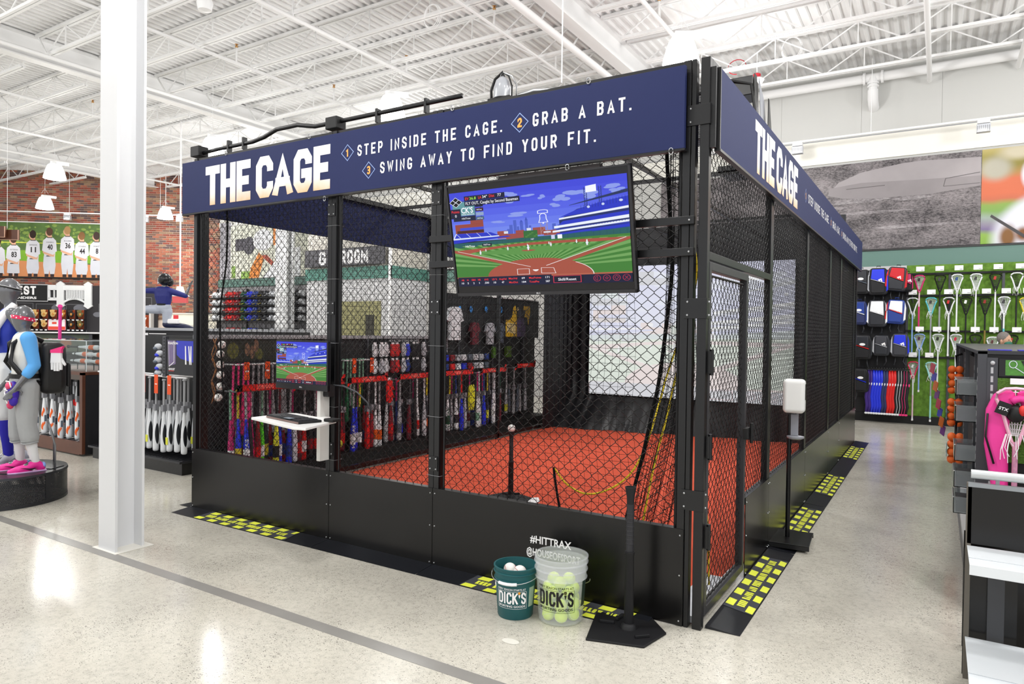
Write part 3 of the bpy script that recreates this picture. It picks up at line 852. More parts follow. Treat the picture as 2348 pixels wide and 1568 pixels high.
for (x, z) in ((-3.95, 3.06), (-2.95, 3.06), (-1.6, 3.06), (-.62, 3.06), (-2.78, 2.575), (-.75, 2.575), (-.12, 2.59)):
    h_ = MB().tube([(x + .012 * cos(a), -.055, z + .018 * sin(a)) for a in [i * pi / 5 for i in range(10)]], .003, 5, closed=True).build('hook', steel, bf)
# ---- conduit, boxes and mounts on top
cn = thing('conduit', 'black conduit with junction boxes running along the top of the front frame', 'conduit', (0, 0, 0))
cp = [(-4.44, .05, 3.14), (-4.2, .05, 3.15), (-3.75, .05, 3.15), (-3.6, .05, 3.17), (-3.45, .05, 3.21), (-3.2, .05, 3.21), (-3.0, .05, 3.17), (-2.8, .05, 3.17), (-2.0, .05, 3.17), (-1.6, .05, 3.17)]
MB().tube(cp, .017, 8).build('pipe', black_metal, cn, smooth=180)
for x in (-4.47, -2.78):
    MB().box(x - .06, x + .06, .0, .1, 3.11, 3.2).build('junction_box', black_mat, cn, bevel=.006)
for x in (-4.05, -3.85, -2.35, -1.9): MB().box(x - .01, x + .01, .03, .07, 3.1, 3.2).build('clamp', black_metal, cn)
hm = thing('sensor_camera', 'clear domed sensor with looped cables above the banner', 'camera', (-1.43, .28, 3.1))
MB().box(-.13, .13, -.07, .07, .0, .06).box(-.09, .09, -.05, .05, .06, .09).build('base', black_mat, hm, bevel=.006)
MB().lathe([(.06, .09), (.06, .16), (.045, .21), (.02, .235)], 14).build('dome', mat('smoked_plastic', '#c9ccd2', .15, trans=.5), hm, smooth=60)
for k, s_ in enumerate((-.085, .075, .11)):
    MB().tube([(s_, 0, .05), (s_ * 1.05, 0, .16), (s_ * .7, 0, .23), (0, 0, .27), (-s_ * .3, 0, .2)], .006 if k else .01, 5).build('cable', black_mat if k < 2 else steel, hm, smooth=180)
MB().box(.13, .5, -.03, .03, .02, .05).build('arm', black_metal, hm)
MB().tube([(.14, -.02, .08), (.25, 0, .1), (.38, .02, .09), (.5, 0, .07)], .014, 6).build('bright_cable', steel, hm, smooth=180)
pm = thing('projector_mount', 'black projector mount with angled side plates above the side banner', 'mount', (0, 0, 0))
MB().box(-1.4, -.33, 2.70, 2.95, 3.76, 3.93).build('upper_arm', black_metal, pm, bevel=.006)
MB().box(-1.4, -.33, 2.70, 2.95, 3.42, 3.6).build('lower_arm', black_metal, pm, bevel=.006)
PP = PL((-.32, 0, 0), (0, 1, 0), (0, 0, 1))
MB().prism([(2.72, 3.95), (2.8, 3.95), (3.05, 3.12), (2.72, 3.12)], PP, 0, .006).build('side_plate', black_metal, pm)
MB().prism([(3.02, 3.8), (3.06, 3.8), (3.36, 3.1), (3.02, 3.1)], PL((-.26, 0, 0), (0, 1, 0), (0, 0, 1)), 0, .006).build('side_plate', black_metal, pm)
MB().prism([(2.8, 3.93), (3.04, 3.78), (3.3, 3.14), (3.08, 3.14)], PL((-.3, 0, 0), (0, 1, 0), (0, 0, 1)), 0, .004).build('glass_plate', mat('plate_grey', '#9da0a8', .3), pm)
MB().tube([(-.9, 2.7, 3.82), (-.5, 2.68, 3.9), (-.34, 2.7, 3.85), (-.3, 2.68, 3.6), (-.28, 2.7, 3.35), (-.22, 2.85, 3.2), (-.12, 3.1, 3.12)], .013, 6).build('cable', black_mat, pm, smooth=180)
MB().tube([(-.62, 2.7, 3.8), (-.6, 2.7, 3.6), (-.55, 2.7, 3.45), (-.45, 2.7, 3.3), (-.5, 2.7, 3.2), (-.55, 2.7, 3.35), (-.48, 2.7, 3.5)], .016, 6).build('cable', black_mat, pm, smooth=180)
MB().box(-.45, -.33, 2.6, 2.7, 3.12, 3.25).build('cable_box', black_mat, pm, bevel=.006)
MB().box(-.15, .0, 6.2, 6.35, 3.1, 3.2).build('rear_box', black_mat, pm)
MB().box(-.6, -.3, 2.6, 3.0, 3.06, 3.12).build('foot', black_metal, pm)
sw = MB().tube([(-.823, -.002, 3.1), (-.823, -.002, 6.7)], .004, 5).build('suspension_wire', white_paint)
tag(sw, 'thin white suspension wire rising from the banner top to the roof', 'wire')

# ================================================================== SCREENS
def mixw(h, k):
    h = h.lstrip('#'); c = [int(h[i:i + 2], 16) for i in (0, 2, 4)]
    return '#%02x%02x%02x' % tuple(int(v + (246 - v) * k) for v in c)
def screen_picture(P, w, h, parent, pale=0.0, em=1.0, text=True):
    L = {}
    def add(color, polys, layer):
        L.setdefault((color, layer), []).extend(polys)
    R_ = rect
    # sky in bands
    sky = ['#3d45d8', '#434cdc', '#4a55e0', '#5260e4', '#5b6ce8', '#6578ea', '#7085ec', '#7b90ec']
    for i, c in enumerate(sky):
        add(c, [R_(0, 1, 1 - (i + 1) * .065, 1 - i * .065 + .001)], 0)
    rr = random.Random(3)
    for (cx, cy, rx, ry) in ((.38, .93, .07, .025), (.47, .9, .05, .015), (.36, .85, .05, .012), (.55, .87, .03, .02), (.66, .84, .06, .03), (.72, .88, .09, .03), (.8, .84, .07, .035), (.9, .9, .08, .02), (.95, .86, .05, .02), (.62, .78, .04, .02), (.4, .72, .08, .02), (.3, .66, .06, .012)):
        for k in range(4):
            add('#8a9be9', [circ(cx + rr.uniform(-.5, .5) * rx, cy + rr.uniform(-.6, .6) * ry, rx * .45, ry * .6, 10)], 1 + k * .2)
    # skyline
    for (x, wd, t) in ((.355, .02, .62), (.38, .018, .665), (.40, .012, .60), (.418, .018, .645), (.448, .016, .66), (.47, .012, .6), (.34, .015, .58), (.6, .02, .6), (.63, .02, .585)):
        add('#4a5fc4', [R_(x, x + wd, .53, t)], 2)
    add('#3a4fb8', [[(.418, .64), (.427, .665), (.436, .64)], [(.448, .655), (.456, .69), (.464, .655)]], 2)
    add('#9a4a44', [R_(.28, .34, .49, .565), R_(.33, .45, .47, .53), R_(.39, .44, .52, .56), R_(.49, .56, .5, .575), R_(.55, .64, .49, .54), R_(.44, .5, .5, .54)], 3)
    add('#d6dcec', [R_(.32, .345, .535, .56), R_(.455, .48, .53, .575), R_(.55, .59, .515, .53)], 4)
    # bell
    bell = stroke([(.527, .62), (.535, .655), (.535, .69), (.545, .705), (.56, .705), (.57, .69), (.57, .655), (.578, .62), (.527, .62)], .0022)
    bell += stroke([(.525, .735), (.525, .71), (.58, .71), (.58, .735), (.565, .742), (.54, .742), (.525, .735)], .0022)
    bell += [circ(.552, .613, .005, .008, 8)]
    add('#f2f4ff', bell, 4)
    add('#a58a88', [R_(.534, .537, .5, .615), R_(.571, .574, .5, .615)] + stroke([(.535, .6), (.572, .52)], .001) + stroke([(.572, .6), (.535, .52)], .001), 3.5)
    # light tower
    add('#f4f6ff', [[(.79, .865), (.845, .87), (.845, .935), (.79, .925)]], 4)
    for x in (.78, .855):
        add('#2b3a86', [R_(x, x + .004, .72, .915), R_(x + .012, x + .016, .72, .915)], 3)
        for k in range(9): add('#2b3a86', stroke([(x + .002, .73 + k * .02), (x + .014, .75 + k * .02)], .001, False), 3)
    # right stand: three tiers closing to the left
    def tier(l, rt, rb, lt, lb, col): return (col, [[(l, lb), (1, rb), (1, rt), (l, lt)]])
    add('#1b2a66', [[(.64, .5), (1, .5), (1, .80), (.74, .72), (.64, .63)]], 4.5)
    add('#2334c4', [[(.645, .655), (1, .705), (1, .80), (.86, .765), (.74, .715)]], 5)
    add('#e9effa', [[(.64, .63), (1, .69), (1, .712), (.64, .645)]], 5.5)
    add('#2334c4', [[(.63, .575), (1, .625), (1, .665), (.66, .615)]], 5)
    add('#e9effa', [[(.61, .55), (1, .60), (1, .63), (.61, .572)]], 5.5)
    add('#2937a8', [[(.62, .53), (1, .55), (1, .585), (.62, .545)]], 5)
    add('#e9effa', [[(.6, .51), (1, .565), (1, .585), (.6, .528)]], 5.6)
    add('#2334c4', [[(.62, .475), (1, .515), (1, .548), (.62, .50)]], 5)
    add('#20305a', [[(.70, .758), (1, .835), (1, .865), (.70, .762)]], 6)
    for k in range(16): add('#15206a', [R_(.76 + k * .015, .7615 + k * .015, .712 + k * .0025, .748 + k * .004)], 5.2)
    for k in range(26): add('#2b3c8c', [R_(.63 + k * .0145, .633 + k * .0145, .535 + k * .0017, .545 + k * .0017)], 5.8)
    add('#c9d6f4', [circ(.8, .73, .008, .012, 8), circ(.875, .745, .008, .012, 8), circ(.965, .765, .01, .012, 8)], 6)
    # scoreboard, brick block, stands on the left
    add('#2c3448', [R_(.155, .158, .7, .92), R_(.19, .193, .7, .92), R_(.02, .19, .905, .91), R_(.1, .19, .87, .875), R_(.1, .19, .84, .845)], 3)
    add('#5f979c', [R_(.015, .155, .755, .90)], 4)
    add('#101c3a', [R_(.015, .155, .70, .752)], 4)
    for k, c in enumerate(('#10182e', '#3a0f22', '#8ea3c8', '#3f5f78')): add(c, [R_(.16, .208, .835 - k * .045, .87 - k * .045)], 4)
    add('#96453c', [R_(.02, .20, .565, .665), R_(.12, .2, .66, .70)], 3.6)
    add('#3a4ad0', [R_(.05, .20, .60, .628)], 4); add('#4a2018', [R_(.03, .2, .57, .598)], 3.9)
    add('#dfe6f6', [[(.0, .505), (.29, .515), (.29, .525), (.0, .52)], [(0, .52), (.02, .57), (.026, .57), (.008, .52)]], 5)
    add('#2334c4', [[(.01, .522), (.29, .526), (.24, .563), (.02, .57)], [(0, .465), (.36, .505), (.34, .515), (0, .503)]], 4.8)
    for k in range(4): add('#b9c6ea', [[(.02 + k * .065, .568), (.024 + k * .065, .568), (.05 + k * .065, .523), (.045 + k * .065, .523)]], 5)
    # outfield wall, ivy
    add('#1f5a5e', [[(0, .41), (.3, .437), (.5, .445), (1, .455), (1, .52), (.62, .487), (.45, .485), (.3, .475), (0, .465)]], 5)
    for k in range(30): add('#174a50', [R_(.0 + k * .034, .0015 + k * .034, .42 + k * .001, .46 + k * .0015)], 5.1)
    add('#2f6a34', [R_(.435, .515, .475, .55)], 6); add('#477d3c', [circ(.45 + .012 * k, .49 + .012 * (k % 4), .008, .009, 7) for k in range(6)], 6.2)
    add('#f3f5fb', [R_(.625, .65, .45, .49)], 6); add('#c8d0f0', [R_(.59, .61, .45, .49)], 6); add('#0e2430', [R_(.18, .24, .42, .45)], 6)
    # grass with mown rays from home plate, then dirt
    add('#3f7d33', [[(0, .09), (1, .09), (1, .457), (.5, .446), (.3, .438), (0, .412)]], 5.4)
    hx, hy = .5, .17
    for k in range(26):
        a0 = pi * (.02 + k * .037); a1 = a0 + pi * .0185
        pts = []
        for a in (a0, a1):
            d = 1.3; x = hx + d * cos(a); y = hy + d * sin(a) * .9
            t = 1.0
            if y > .435: t = (.435 - hy) / (y - hy)
            x2 = hx + (x - hx) * t
            t2 = t
            if x2 < 0: t2 = t * (hx / (hx - x2))
            if x2 > 1: t2 = t * ((1 - hx) / (x2 - hx))
            pts.append((hx + (x - hx) * t2, hy + (y - hy) * t2))
        add('#6fa25a', [[(hx, hy), pts[0], pts[1]]], 5.6)
    dirt = '#a5503f'
    add(dirt, [[(0, .375), (.1, .352), (.12, .36), (.3, .395), (.5, .405), (.7, .407), (.84, .398), (1, .41), (1, .425), (.85, .43), (.6, .432), (.4, .428), (.2, .405), (.0, .385)]], 6)
    add('#5b9348', [[(.13, .35), (.3, .378), (.5, .388), (.7, .388), (.84, .385), (.84, .383), (.5, .3), (.13, .345)]], 6.1)
    add(dirt, [circ(.455, .352, .04, .008, 14)], 6.5)
    add(dirt, [[(0, .395), (.42, .20), (.40, .175), (0, .365)], [(1, .43), (.56, .19), (.60, .175), (1, .405)]], 6.4)
    add(dirt, [circ(.5, .1, .3, .17, 24, .0, pi)], 6.6)
    add('#b25f49', [R_(0, 1, .085, .1)], 6.6)
    add('#f0e9ea', stroke([(.46, .185), (.02, .38)], .0018, False) + stroke([(.55, .19), (.98, .425)], .0022, False), 6.9)
    add('#f0e9ea', stroke([(.38, .11), (.38, .165), (.45, .165), (.45, .11), (.38, .11)], .0015) + stroke([(.52, .115), (.52, .17), (.59, .165), (.6, .11), (.52, .115)], .0015) + [[(.47, .155), (.505, .155), (.5, .142), (.488, .135), (.476, .142)]], 7)
    add('#f0e9ea', stroke(circ(.5, .09, .305, .172, 24, .0, .8), .0022, False), 7)
    for (x, y, s_) in ((.165, .335, 1.2), (.2, .365, .7), (.335, .365, 1), (.455, .355, 1.4), (.452, .395, .6), (.585, .38, 1), (.575, .4, .7), (.725, .395, .9), (.78, .37, 1.4)):
        add('#e9ecf6', [R_(x - .003 * s_, x + .003 * s_, y, y + .03 * s_), R_(x - .005 * s_, x + .005 * s_, y + .012 * s_, y + .022 * s_), circ(x, y + .034 * s_, .003 * s_, .005 * s_, 7)], 7.2)
    # HUD
    hud = '#0d1436'
    add(hud, [R_(.005, .575, 0, .098), R_(.575, 1, 0, .085), R_(.095, .345, .905, .955), R_(.095, .43, .852, .903), R_(0.0, .065, .73, .83)], 8)
    add('#0a0e2a', [R_(.56, .75, .012, .078)], 8.4)
    add('#d4304a', stroke([(.585, .014), (.585, .08), (.735, .08), (.735, .014), (.585, .014)], .002), 9)
    for k, cx in enumerate((.82, .87, .92, .97)):
        add('#b02a4a', stroke(circ(cx, .045, .018, .03, 18) + [circ(cx, .045, .018, .03, 18)[0]], .0016), 9)
        sh = [stroke([(cx - .008, .035), (cx - .008, .055), (cx + .002, .066), (cx + .002, .024), (cx - .008, .035)], .0012),
              stroke([(cx + (.009 if i % 2 else .004) * sin(i * pi / 5), .045 - (.016 if i % 2 else .007) * cos(i * pi / 5)) for i in range(11)], .001),
              stroke([(cx - .01, .05), (cx, .066), (cx + .01, .05), (cx, .026), (cx - .01, .05)], .0012),
              stroke([(cx - .008, .03), (cx + .008, .06)], .0014) + stroke([(cx - .008, .06), (cx + .008, .03)], .0014)][k]
        add('#b02a4a', sh, 9)
    for (dx, dy) in ((0, .026), (-.02, 0), (.02, 0), (0, -.026)):
        cx, cy = .04 + dx, .90 + dy
        add('#e8ecf8', [[(cx - .021, cy), (cx, cy + .028), (cx + .021, cy), (cx, cy - .028)]], 8)
        add('#0a0a14', [[(cx - .017, cy), (cx, cy + .023), (cx + .017, cy), (cx, cy - .023)]], 9)
    cols = sorted({k[0] for k in L})
    tc_ = ['#f6f7ff', '#ff3a3a', '#a8f04a', '#f5b045']
    mats = [mat('screen_%s_%s_%s' % (c[1:], int(pale * 100), em), mixw(c, pale), .4, emit=em) for c in cols + tc_]
    m = MB(); m.jit = 0; st = .00004 * w
    O, U, V = P
    for (c, layer), polys in L.items():
        for pg in polys:
            m.flat([(a * w, b * h) for a, b in pg], P, layer * st * 6, cols.index(c))
    o = m.build('picture', mats, parent)
    if text:
        t = MB()
        def T(s, x, y, hh, ww, ci=0, b=.01): put_font(t, s, P, x * w, y * h, hh * h, ww * w, b, len(cols) + ci, 11 * st * 6)
        T('EV', .103, .915, .028, .022, 1); T('36.8', .13, .915, .028, .04, 2); T('LA', .185, .917, .028, .02, 1); T('34\u00b0', .21, .918, .028, .03); T('Dist', .252, .92, .028, .032, 1); T('77', .302, .92, .028, .023)
        T('FLY OUT, Caught by Second Baseman', .103, .864, .03, .318)
        T('Points', .008, .79, .026, .05, 1); T('0', .027, .745, .028, .011)
        T("CK'S", .07, .782, .058, .075, 0, .03); T('TING GOODS', .07, .76, .014, .08)
        T('HitTrax', .07, .718, .018, .055); T('HitTrax', .168, .80, .014, .032); T('HitTrax', .168, .71, .014, .034)
        T('HitTrax', .075, .42, .022, .06); T('HitTrax', .19, .43, .016, .042); T('187', .475, .455, .014, .018); T('148', .628, .46, .018, .018)
        xs = [.03, .065, .105, .14, .175, .225, .27]
        for s, x, ww in zip(('AB', 'H', 'EBH', 'HR', 'AVG', 'LD %', 'AvgVel'), (.025, .062, .092, .132, .172, .222, .265), (.018, .009, .024, .018, .026, .03, .045)): T(s, x, .06, .019, ww, 1)
        for s, x, ww in zip(('10', '5', '2', '1', '.500', '10', '47'), (.025, .063, .1, .138, .172, .23, .28), (.015, .008, .008, .0028, .028, .015, .015)): T(s, x, .025, .02, ww)
        T('MaxVel', .325, .062, .019, .05, 1); T('69', .402, .062, .02, .018); T('MaxPoints', .445, .062, .019, .07, 1); T('171', .54, .062, .02, .022)
        T('MaxDist', .325, .022, .019, .053, 1); T('184', .402, .022, .02, .024); T('TotalPts', .445, .022, .019, .057, 1); T('587', .54, .022, .02, .024)
        T('Skill/Reset', .61, .033, .026, .1)
        t.build('screen_text', mats, parent)
    return o
tvt = thing('television', 'large flat television tilted down on the cage front, showing a baseball game', 'television')
UU = Vector((1, 0, 0)); VV = Vector((0, -.2, .98)).normalized(); TW, THt = 1.238, .700
PO = Vector((-1.53, -.07, 1.827)); PT = (PO, UU, VV)
bez = mat('bezel_black', '#131216', .25)
MB().prism(rect(0, TW, 0, THt), PT, -.035, 0).build('case', bez, tvt, bevel=.003)
fr = MB()
for r_ in (rect(0, .012, 0, THt), rect(TW - .012, TW, 0, THt), rect(0, TW, THt - .01, THt), rect(0, TW, 0, .02)): fr.prism(r_, PT, 0, .006)
fr.build('bezel', mat('bezel_edge', '#2a292d', .35), tvt)
NN = UU.cross(VV)
P2 = (PO + UU * .021 + VV * .062 + NN * .002, UU, VV)
screen_picture(P2, TW - .042, THt - .112, tvt, em=1.0)
lg = MB(); put_font(lg, 'LG', PT, TW * .5 - .01, .006, .009, None, .02, 0, .0075); lg.flat(circ(TW * .5 - .017, .0105, .005, None, 12), PT, .0075); lg.build('maker_mark', mat('mark_grey', '#cfcfd2', .4), tvt)
MB().prism(rect(.35, .9, .2, .6), PT, -.075, -.036).build('wall_mount', black_metal, tvt)
MB().box(-1.25, -.55, -.035, .0, 2.5, 2.58).build('mount_box', mat('mount_brown_black', '#1d1112', .5), tvt)

mon = thing('computer_monitor', 'small computer monitor on a wall arm at the left front of the cage', 'monitor')
th = radians(4)
MP = (Vector((-3.215, -.13, 1.19)), Vector((1, 0, 0)), Vector((0, 0, 1)))
MW, MH = .565, .325
MB().prism(rect(0, MW, -.045, MH), MP, -.03, 0).build('case', bez, mon, bevel=.003)
screen_picture((MP[0] + Vector((.01, -.001, .0)), MP[1], MP[2]), MW - .02, MH - .012, mon, em=1.0)
ml = MB(); put_font(ml, 'DELL', MP, MW * .5 - .015, -.03, .010, .03, .02, 0, .001); ml.build('maker_mark', MATS['mark_grey'], mon)
MB().box(-3.05, -2.8, -.1, -.03, 1.25, 1.4).build('mount', black_metal, mon)
ws = thing('workstation_arm', 'white wall-mounted keyboard arm with tray below the small monitor', 'wall arm')
wp = mat('workstation_white', '#ececea', .4)
MB().box(-2.79, -2.755, -.1, -.008, .62, 1.2).build('channel', mat('channel_light', '#d5d3ce', .4), ws, bevel=.002)
MB().box(-2.83, -2.80, -.05, -.008, .62, 1.2).build('channel', mat('channel_light', '#d5d3ce', .4), ws, bevel=.002)
gm = MB()
for i in range(6): gm.box(-2.79, -2.70, -.075, -.07, 1.11 + i * .012, 1.117 + i * .012)
gm.box(-2.79, -2.70, -.07, -.01, 1.1, 1.19).build('vent_box', dark_fix, ws)
tray = PL((0, 0, .95), (1, 0, 0), (0, 1, 0))
MB().prism([(-3.02, -.50), (-2.40, -.66), (-2.30, -.64), (-2.42, -.26), (-2.48, -.24), (-2.96, -.14), (-3.02, -.17)], tray, 0, .018).build('tray', wp, ws, bevel=.004)
MB().box(-2.79, -2.7, -.3, -.05, .925, .95).build('bracket', wp, ws)
kb = thing('keyboard', 'black keyboard with touchpad on the white tray', 'keyboard', (-2.67, -.42, .969), rz=radians(-13))
MB().box(-.235, .235, -.085, .085, 0, .016).build('case', black_mat, kb, bevel=.004)
ky = MB()
for r_ in range(5):
    for c in range(18):
        if c > 12 and r_ < 5 and c < 14: continue
        ky.box(-.225 + c * .0245, -.205 + c * .0245, -.07 + r_ * .028, -.048 + r_ * .028, .016, .022)
ky.build('keys', mat('key_grey', '#2d2f33', .45), kb, kind='stuff')
MB().box(.02, .10, -.083, -.045, .0225, .0245).build('touchpad', mat('touchpad_grey', '#8b97a3', .3), kb)
MB().box(-.23, .23, -.088, -.083, .002, .012).build('front_strip', mat('copper_strip', '#8a6f68', .3, .6), kb)
tag(MB().box(-2.44, -2.35, -.36, -.28, .968, .99).build('mouse_pad_box', black_mat, bevel=.006), 'small black device box on the white tray beside the keyboard', 'device')
tag(MB().tube([(-2.66, -.06, 1.19), (-2.55, -.07, 1.19), (-2.42, -.06, 1.15), (-2.35, -.03, 1.08), (-2.33, .0, 1.0)], .006, 6).build('monitor_cable', mat('cable_grey', '#3e3f44', .4), smooth=180), 'dark cable curving from the small monitor into the mesh', 'cable')

# projector screen inside the cage
prj = thing('projection_screen', 'large white projection screen with a washed-out baseball field at the cage rear', 'screen')
PS = PL((-3.955, 7.035, .57), (1, 0, 0), (0, 0, 1)); PW_, PH_ = 3.29, 2.14
MB().prism(rect(0, PW_, 0, PH_), PS, -.01, 0).build('sheet', mat('screen_sheet', '#e9ecf2', .8), prj)
screen_picture((PS[0] + Vector((0, -.004, 0)), PS[1], PS[2]), PW_, PH_, prj, pale=.87, em=.95, text=False)

# ================================================================== THINGS IN FRONT OF THE CAGE
def bucket(name, label, c, r0, r1, h, mt, ribs, mats_handle, ink, wall=.003):
    t = thing(name, label, 'bucket', c)
    prof = [(r0 - .004, 0), (r0, .006)]
    rr = lambda z: r0 + (r1 - r0) * z / h
    z0 = h * (1 - ribs[-1])
    prof.append((rr(z0), z0))
    for k, f in enumerate(ribs[::-1]):
        z = h * (1 - f)
        prof += [(rr(z), z), (rr(z) + .008, z + .002), (rr(z) + .008, z + .006), (rr(z) + .001, z + .010)]
    prof += [(rr(h - .008), h - .008), (rr(h) + .006, h - .006), (rr(h) + .006, h), (rr(h) - wall, h)]
    inner = [(rr(h) - wall, h - .01), (r0 - wall, .008), (.001, .007)]
    MB().lathe(prof + inner, 40, cap1=False).build('shell', mt, t, smooth=40)
    return t, rr
green_pl = mat('bucket_green', '#17565a', .45)
clear_pl = mat('bucket_translucent', '#f2f6f8', .3, alpha=.2)
def wrap_print(t, rr, ang, mtl, s, zc, big_col, ball_m):
    """curved print: plane coordinates (a,b) -> bucket surface"""
    def f(a, b):
        z = zc + b; r = rr(z) + .0012
        p = ang + a / r
        return Vector((r * cos(p), r * sin(p), z))
    def addp(mb, pg):
        mb.add([f(a, b) for a, b in pg], [tuple(range(len(pg)))])
    m = MB()
    W2 = s
    put_font(m, 'EVERY SEASON STARTS AT', None, -W2, .062 * s / .1, .012 * s / .1, 2 * W2 * .98, .02, None, 0, 'LEFT', f)
    x = -W2 * .93; hh = .075 * s / .1
    for ch, a, w in (('D', 0, .036), ('I', .041, .016), ('C', .062, .034), ('K', .1, .036)):
        k = s / .1
        for pg in glyph(ch, x + a * k, -.025 * k, w * k, hh, .0058 * k): addp(m, pg)
    for pg in glyph('S', x + .157 * s / .1, -.025 * s / .1, .032 * s / .1, hh, .0058 * s / .1): addp(m, pg)
    put_font(m, 'SPORTING GOODS', None, -W2 * .93, -.046 * s / .1, .013 * s / .1, W2 * 1.84, .03, None, 0, 'LEFT', f)
    for a, b in (((-W2, .055 * s / .1), (W2, .055 * s / .1)), ((-W2, -.055 * s / .1), (W2, -.055 * s / .1))):
        n = 10
        for i in range(n):
            x0 = a[0] + (b[0] - a[0]) * i / n; x1 = a[0] + (b[0] - a[0]) * (i + 1) / n
            addp(m, rect(x0, x1, a[1] - .0008, a[1] + .0008))
    for xx in (-W2, W2): addp(m, rect(xx - .001, xx + .001, -.055 * s / .1, .055 * s / .1))
    m.build('shop_print', mtl, t)
    q = MB(); k = s / .1
    q.add([f(x + (.145 + .008 * cos(i * pi / 6)) * k, (.047 + .009 * sin(i * pi / 6)) * k) for i in range(12)], [tuple(range(12))])
    q.build('ball_mark', ball_m, t)
    q2 = MB(); q2.add([f(x + a * k, b * k) for a, b in ((.139, .036), (.152, .036), (.149, .022), (.146, .012), (.142, .022))], [(0, 1, 2, 3, 4)]); q2.build('tee_mark', mtl, t)
view = atan2(-3.68 + .38, 1.13 + .88)   # towards the camera
BH1 = .285
b1, rr1 = bucket('ball_bucket', 'small dark green bucket holding baseballs in front of the cage', (-.885, -.355, 0), .100, .120, BH1, green_pl, (.26, .12), None, None)
wrap_print(b1, rr1, view - .22, print_white, .088, .115, None, mat('orange_mark', '#e69a28', .5))
b2, rr2 = bucket('ball_bucket', 'tall clear plastic bucket of yellow balls beside the green bucket', (-.64, -.27, 0), .124, .146, .362, clear_pl, (.33, .21, .10), None, None)
wrap_print(b2, rr2, view - .30, print_black, .110, .14, None, mat('ochre_mark', '#4a4a20', .5))
def bail(t, R0, z, drop, mh, ang, grip=True):
    pts = []
    for i in range(17):
        a = pi * i / 16
        x = (R0 + .012) * cos(a); y = (R0 + .012) * sin(a)
        pts.append((x * cos(ang) - y * sin(ang), x * sin(ang) + y * cos(ang), z - drop * sin(a)))
    MB().tube(pts, .0022, 6).build('wire_handle', steel, t, smooth=180)
    if grip:
        mid = pts[6:11]
        MB().tube(mid, .0085, 10).build('handle_grip', print_white, t, smooth=60)
bail(b1, .125, .24, .028, None, view - pi / 2 - .35)
bail(b2, .150, .235, .10, None, view + pi / 2 - .2, grip=False)
side_lab = MB()
def sidelab(t, rr, z0, z1, a0, a1, m_, nm='side_label'):
    q = MB(); n = 5
    for i in range(n):
        pa, pb = a0 + (a1 - a0) * i / n, a0 + (a1 - a0) * (i + 1) / n
        q.add([(rr(z) * 1.004 * cos(p), rr(z) * 1.004 * sin(p), z) for z, p in ((z0, pa), (z0, pb), (z1, pb), (z1, pa))], [(0, 1, 2, 3)])
    q.build(nm, m_, t)
sidelab(b1, rr1, .07, .18, view + .75, view + 1.15, mat('label_pale_green', '#9fb4a4', .5))
sidelab(b2, rr2, .1, .24, view + .95, view + 1.35, mat('label_dark_green', '#2c3d33', .5))
ball_w = mat('baseball_white', '#f0eeea', .55); seam_m = mat('seam_red', '#b6352f', .6)
def baseball_mesh(r=.037, mt=ball_w, sm=seam_m, seams=True):
    m = MB(); m.ball((0, 0, 0), r, 20, 12, m=0)
    if seams:
        pts = []
        for i in range(48):
            t = 2 * pi * i / 48; a = .4
            x = cos(t) + a * cos(3 * t) * .35; y = sin(t) - a * sin(3 * t) * .35; z = .62 * sin(2 * t)
            v = Vector((x, y, z)).normalized() * (r + .0002); pts.append(v)
        m.tube(pts, .0011, 5, m=1, closed=True)
    return m.mesh('ball', [mt, sm], 180)
bbm = baseball_mesh()
spots = [(-.94, -.33, .235, 'left baseball on top in the green bucket'), (-.855, -.36, .245, 'right baseball heaped highest in the green bucket'), (-.90, -.40, .213, 'front baseball low in the green bucket'), (-.90, -.29, .208, 'rear baseball low in the green bucket'), (-.835, -.30, .20, 'baseball deep at the rear right of the green bucket'), (-.95, -.40, .175, 'baseball deep at the front left of the green bucket')]
for i, (x, y, z, lb) in enumerate(spots):
    o = link('baseball', bbm, None, (x, y, z)); o.rotation_euler = (i * 1.1, i * .7, i); tag(o, lb, 'ball', 'baseballs in the green bucket')
MB_ = MB().lathe([(.001, .15), (.09, .15)], 20, cap0=False, cap1=False)
yb = mat('tennis_yellow', '#e2ff30', .8, bump=.3, nscale=300)
ybm = baseball_mesh(.036, yb, mat('ball_seam_pale', '#e9f5c0', .7))
rnd = random.Random(4); pos = []
for layer, (z, n, R0) in enumerate(((.045, 6, .078), (.045, 1, 0), (.105, 6, .08), (.105, 1, .0), (.165, 5, .072), (.16, 1, .0), (.215, 3, .05))):
    for k in range(n):
        a = k * 2 * pi / n + layer * .5
        pos.append((-.64 + R0 * cos(a), -.27 + R0 * sin(a), z + rnd.uniform(-.004, .004)))
for i, (x, y, z) in enumerate(pos):
    o = link('yellow_ball', ybm, None, (x, y, z)); o.rotation_euler = (i, i * .5, i * .3)
    tag(o, 'yellow ball among those heaped inside the clear bucket', 'ball', 'yellow balls in the clear bucket')

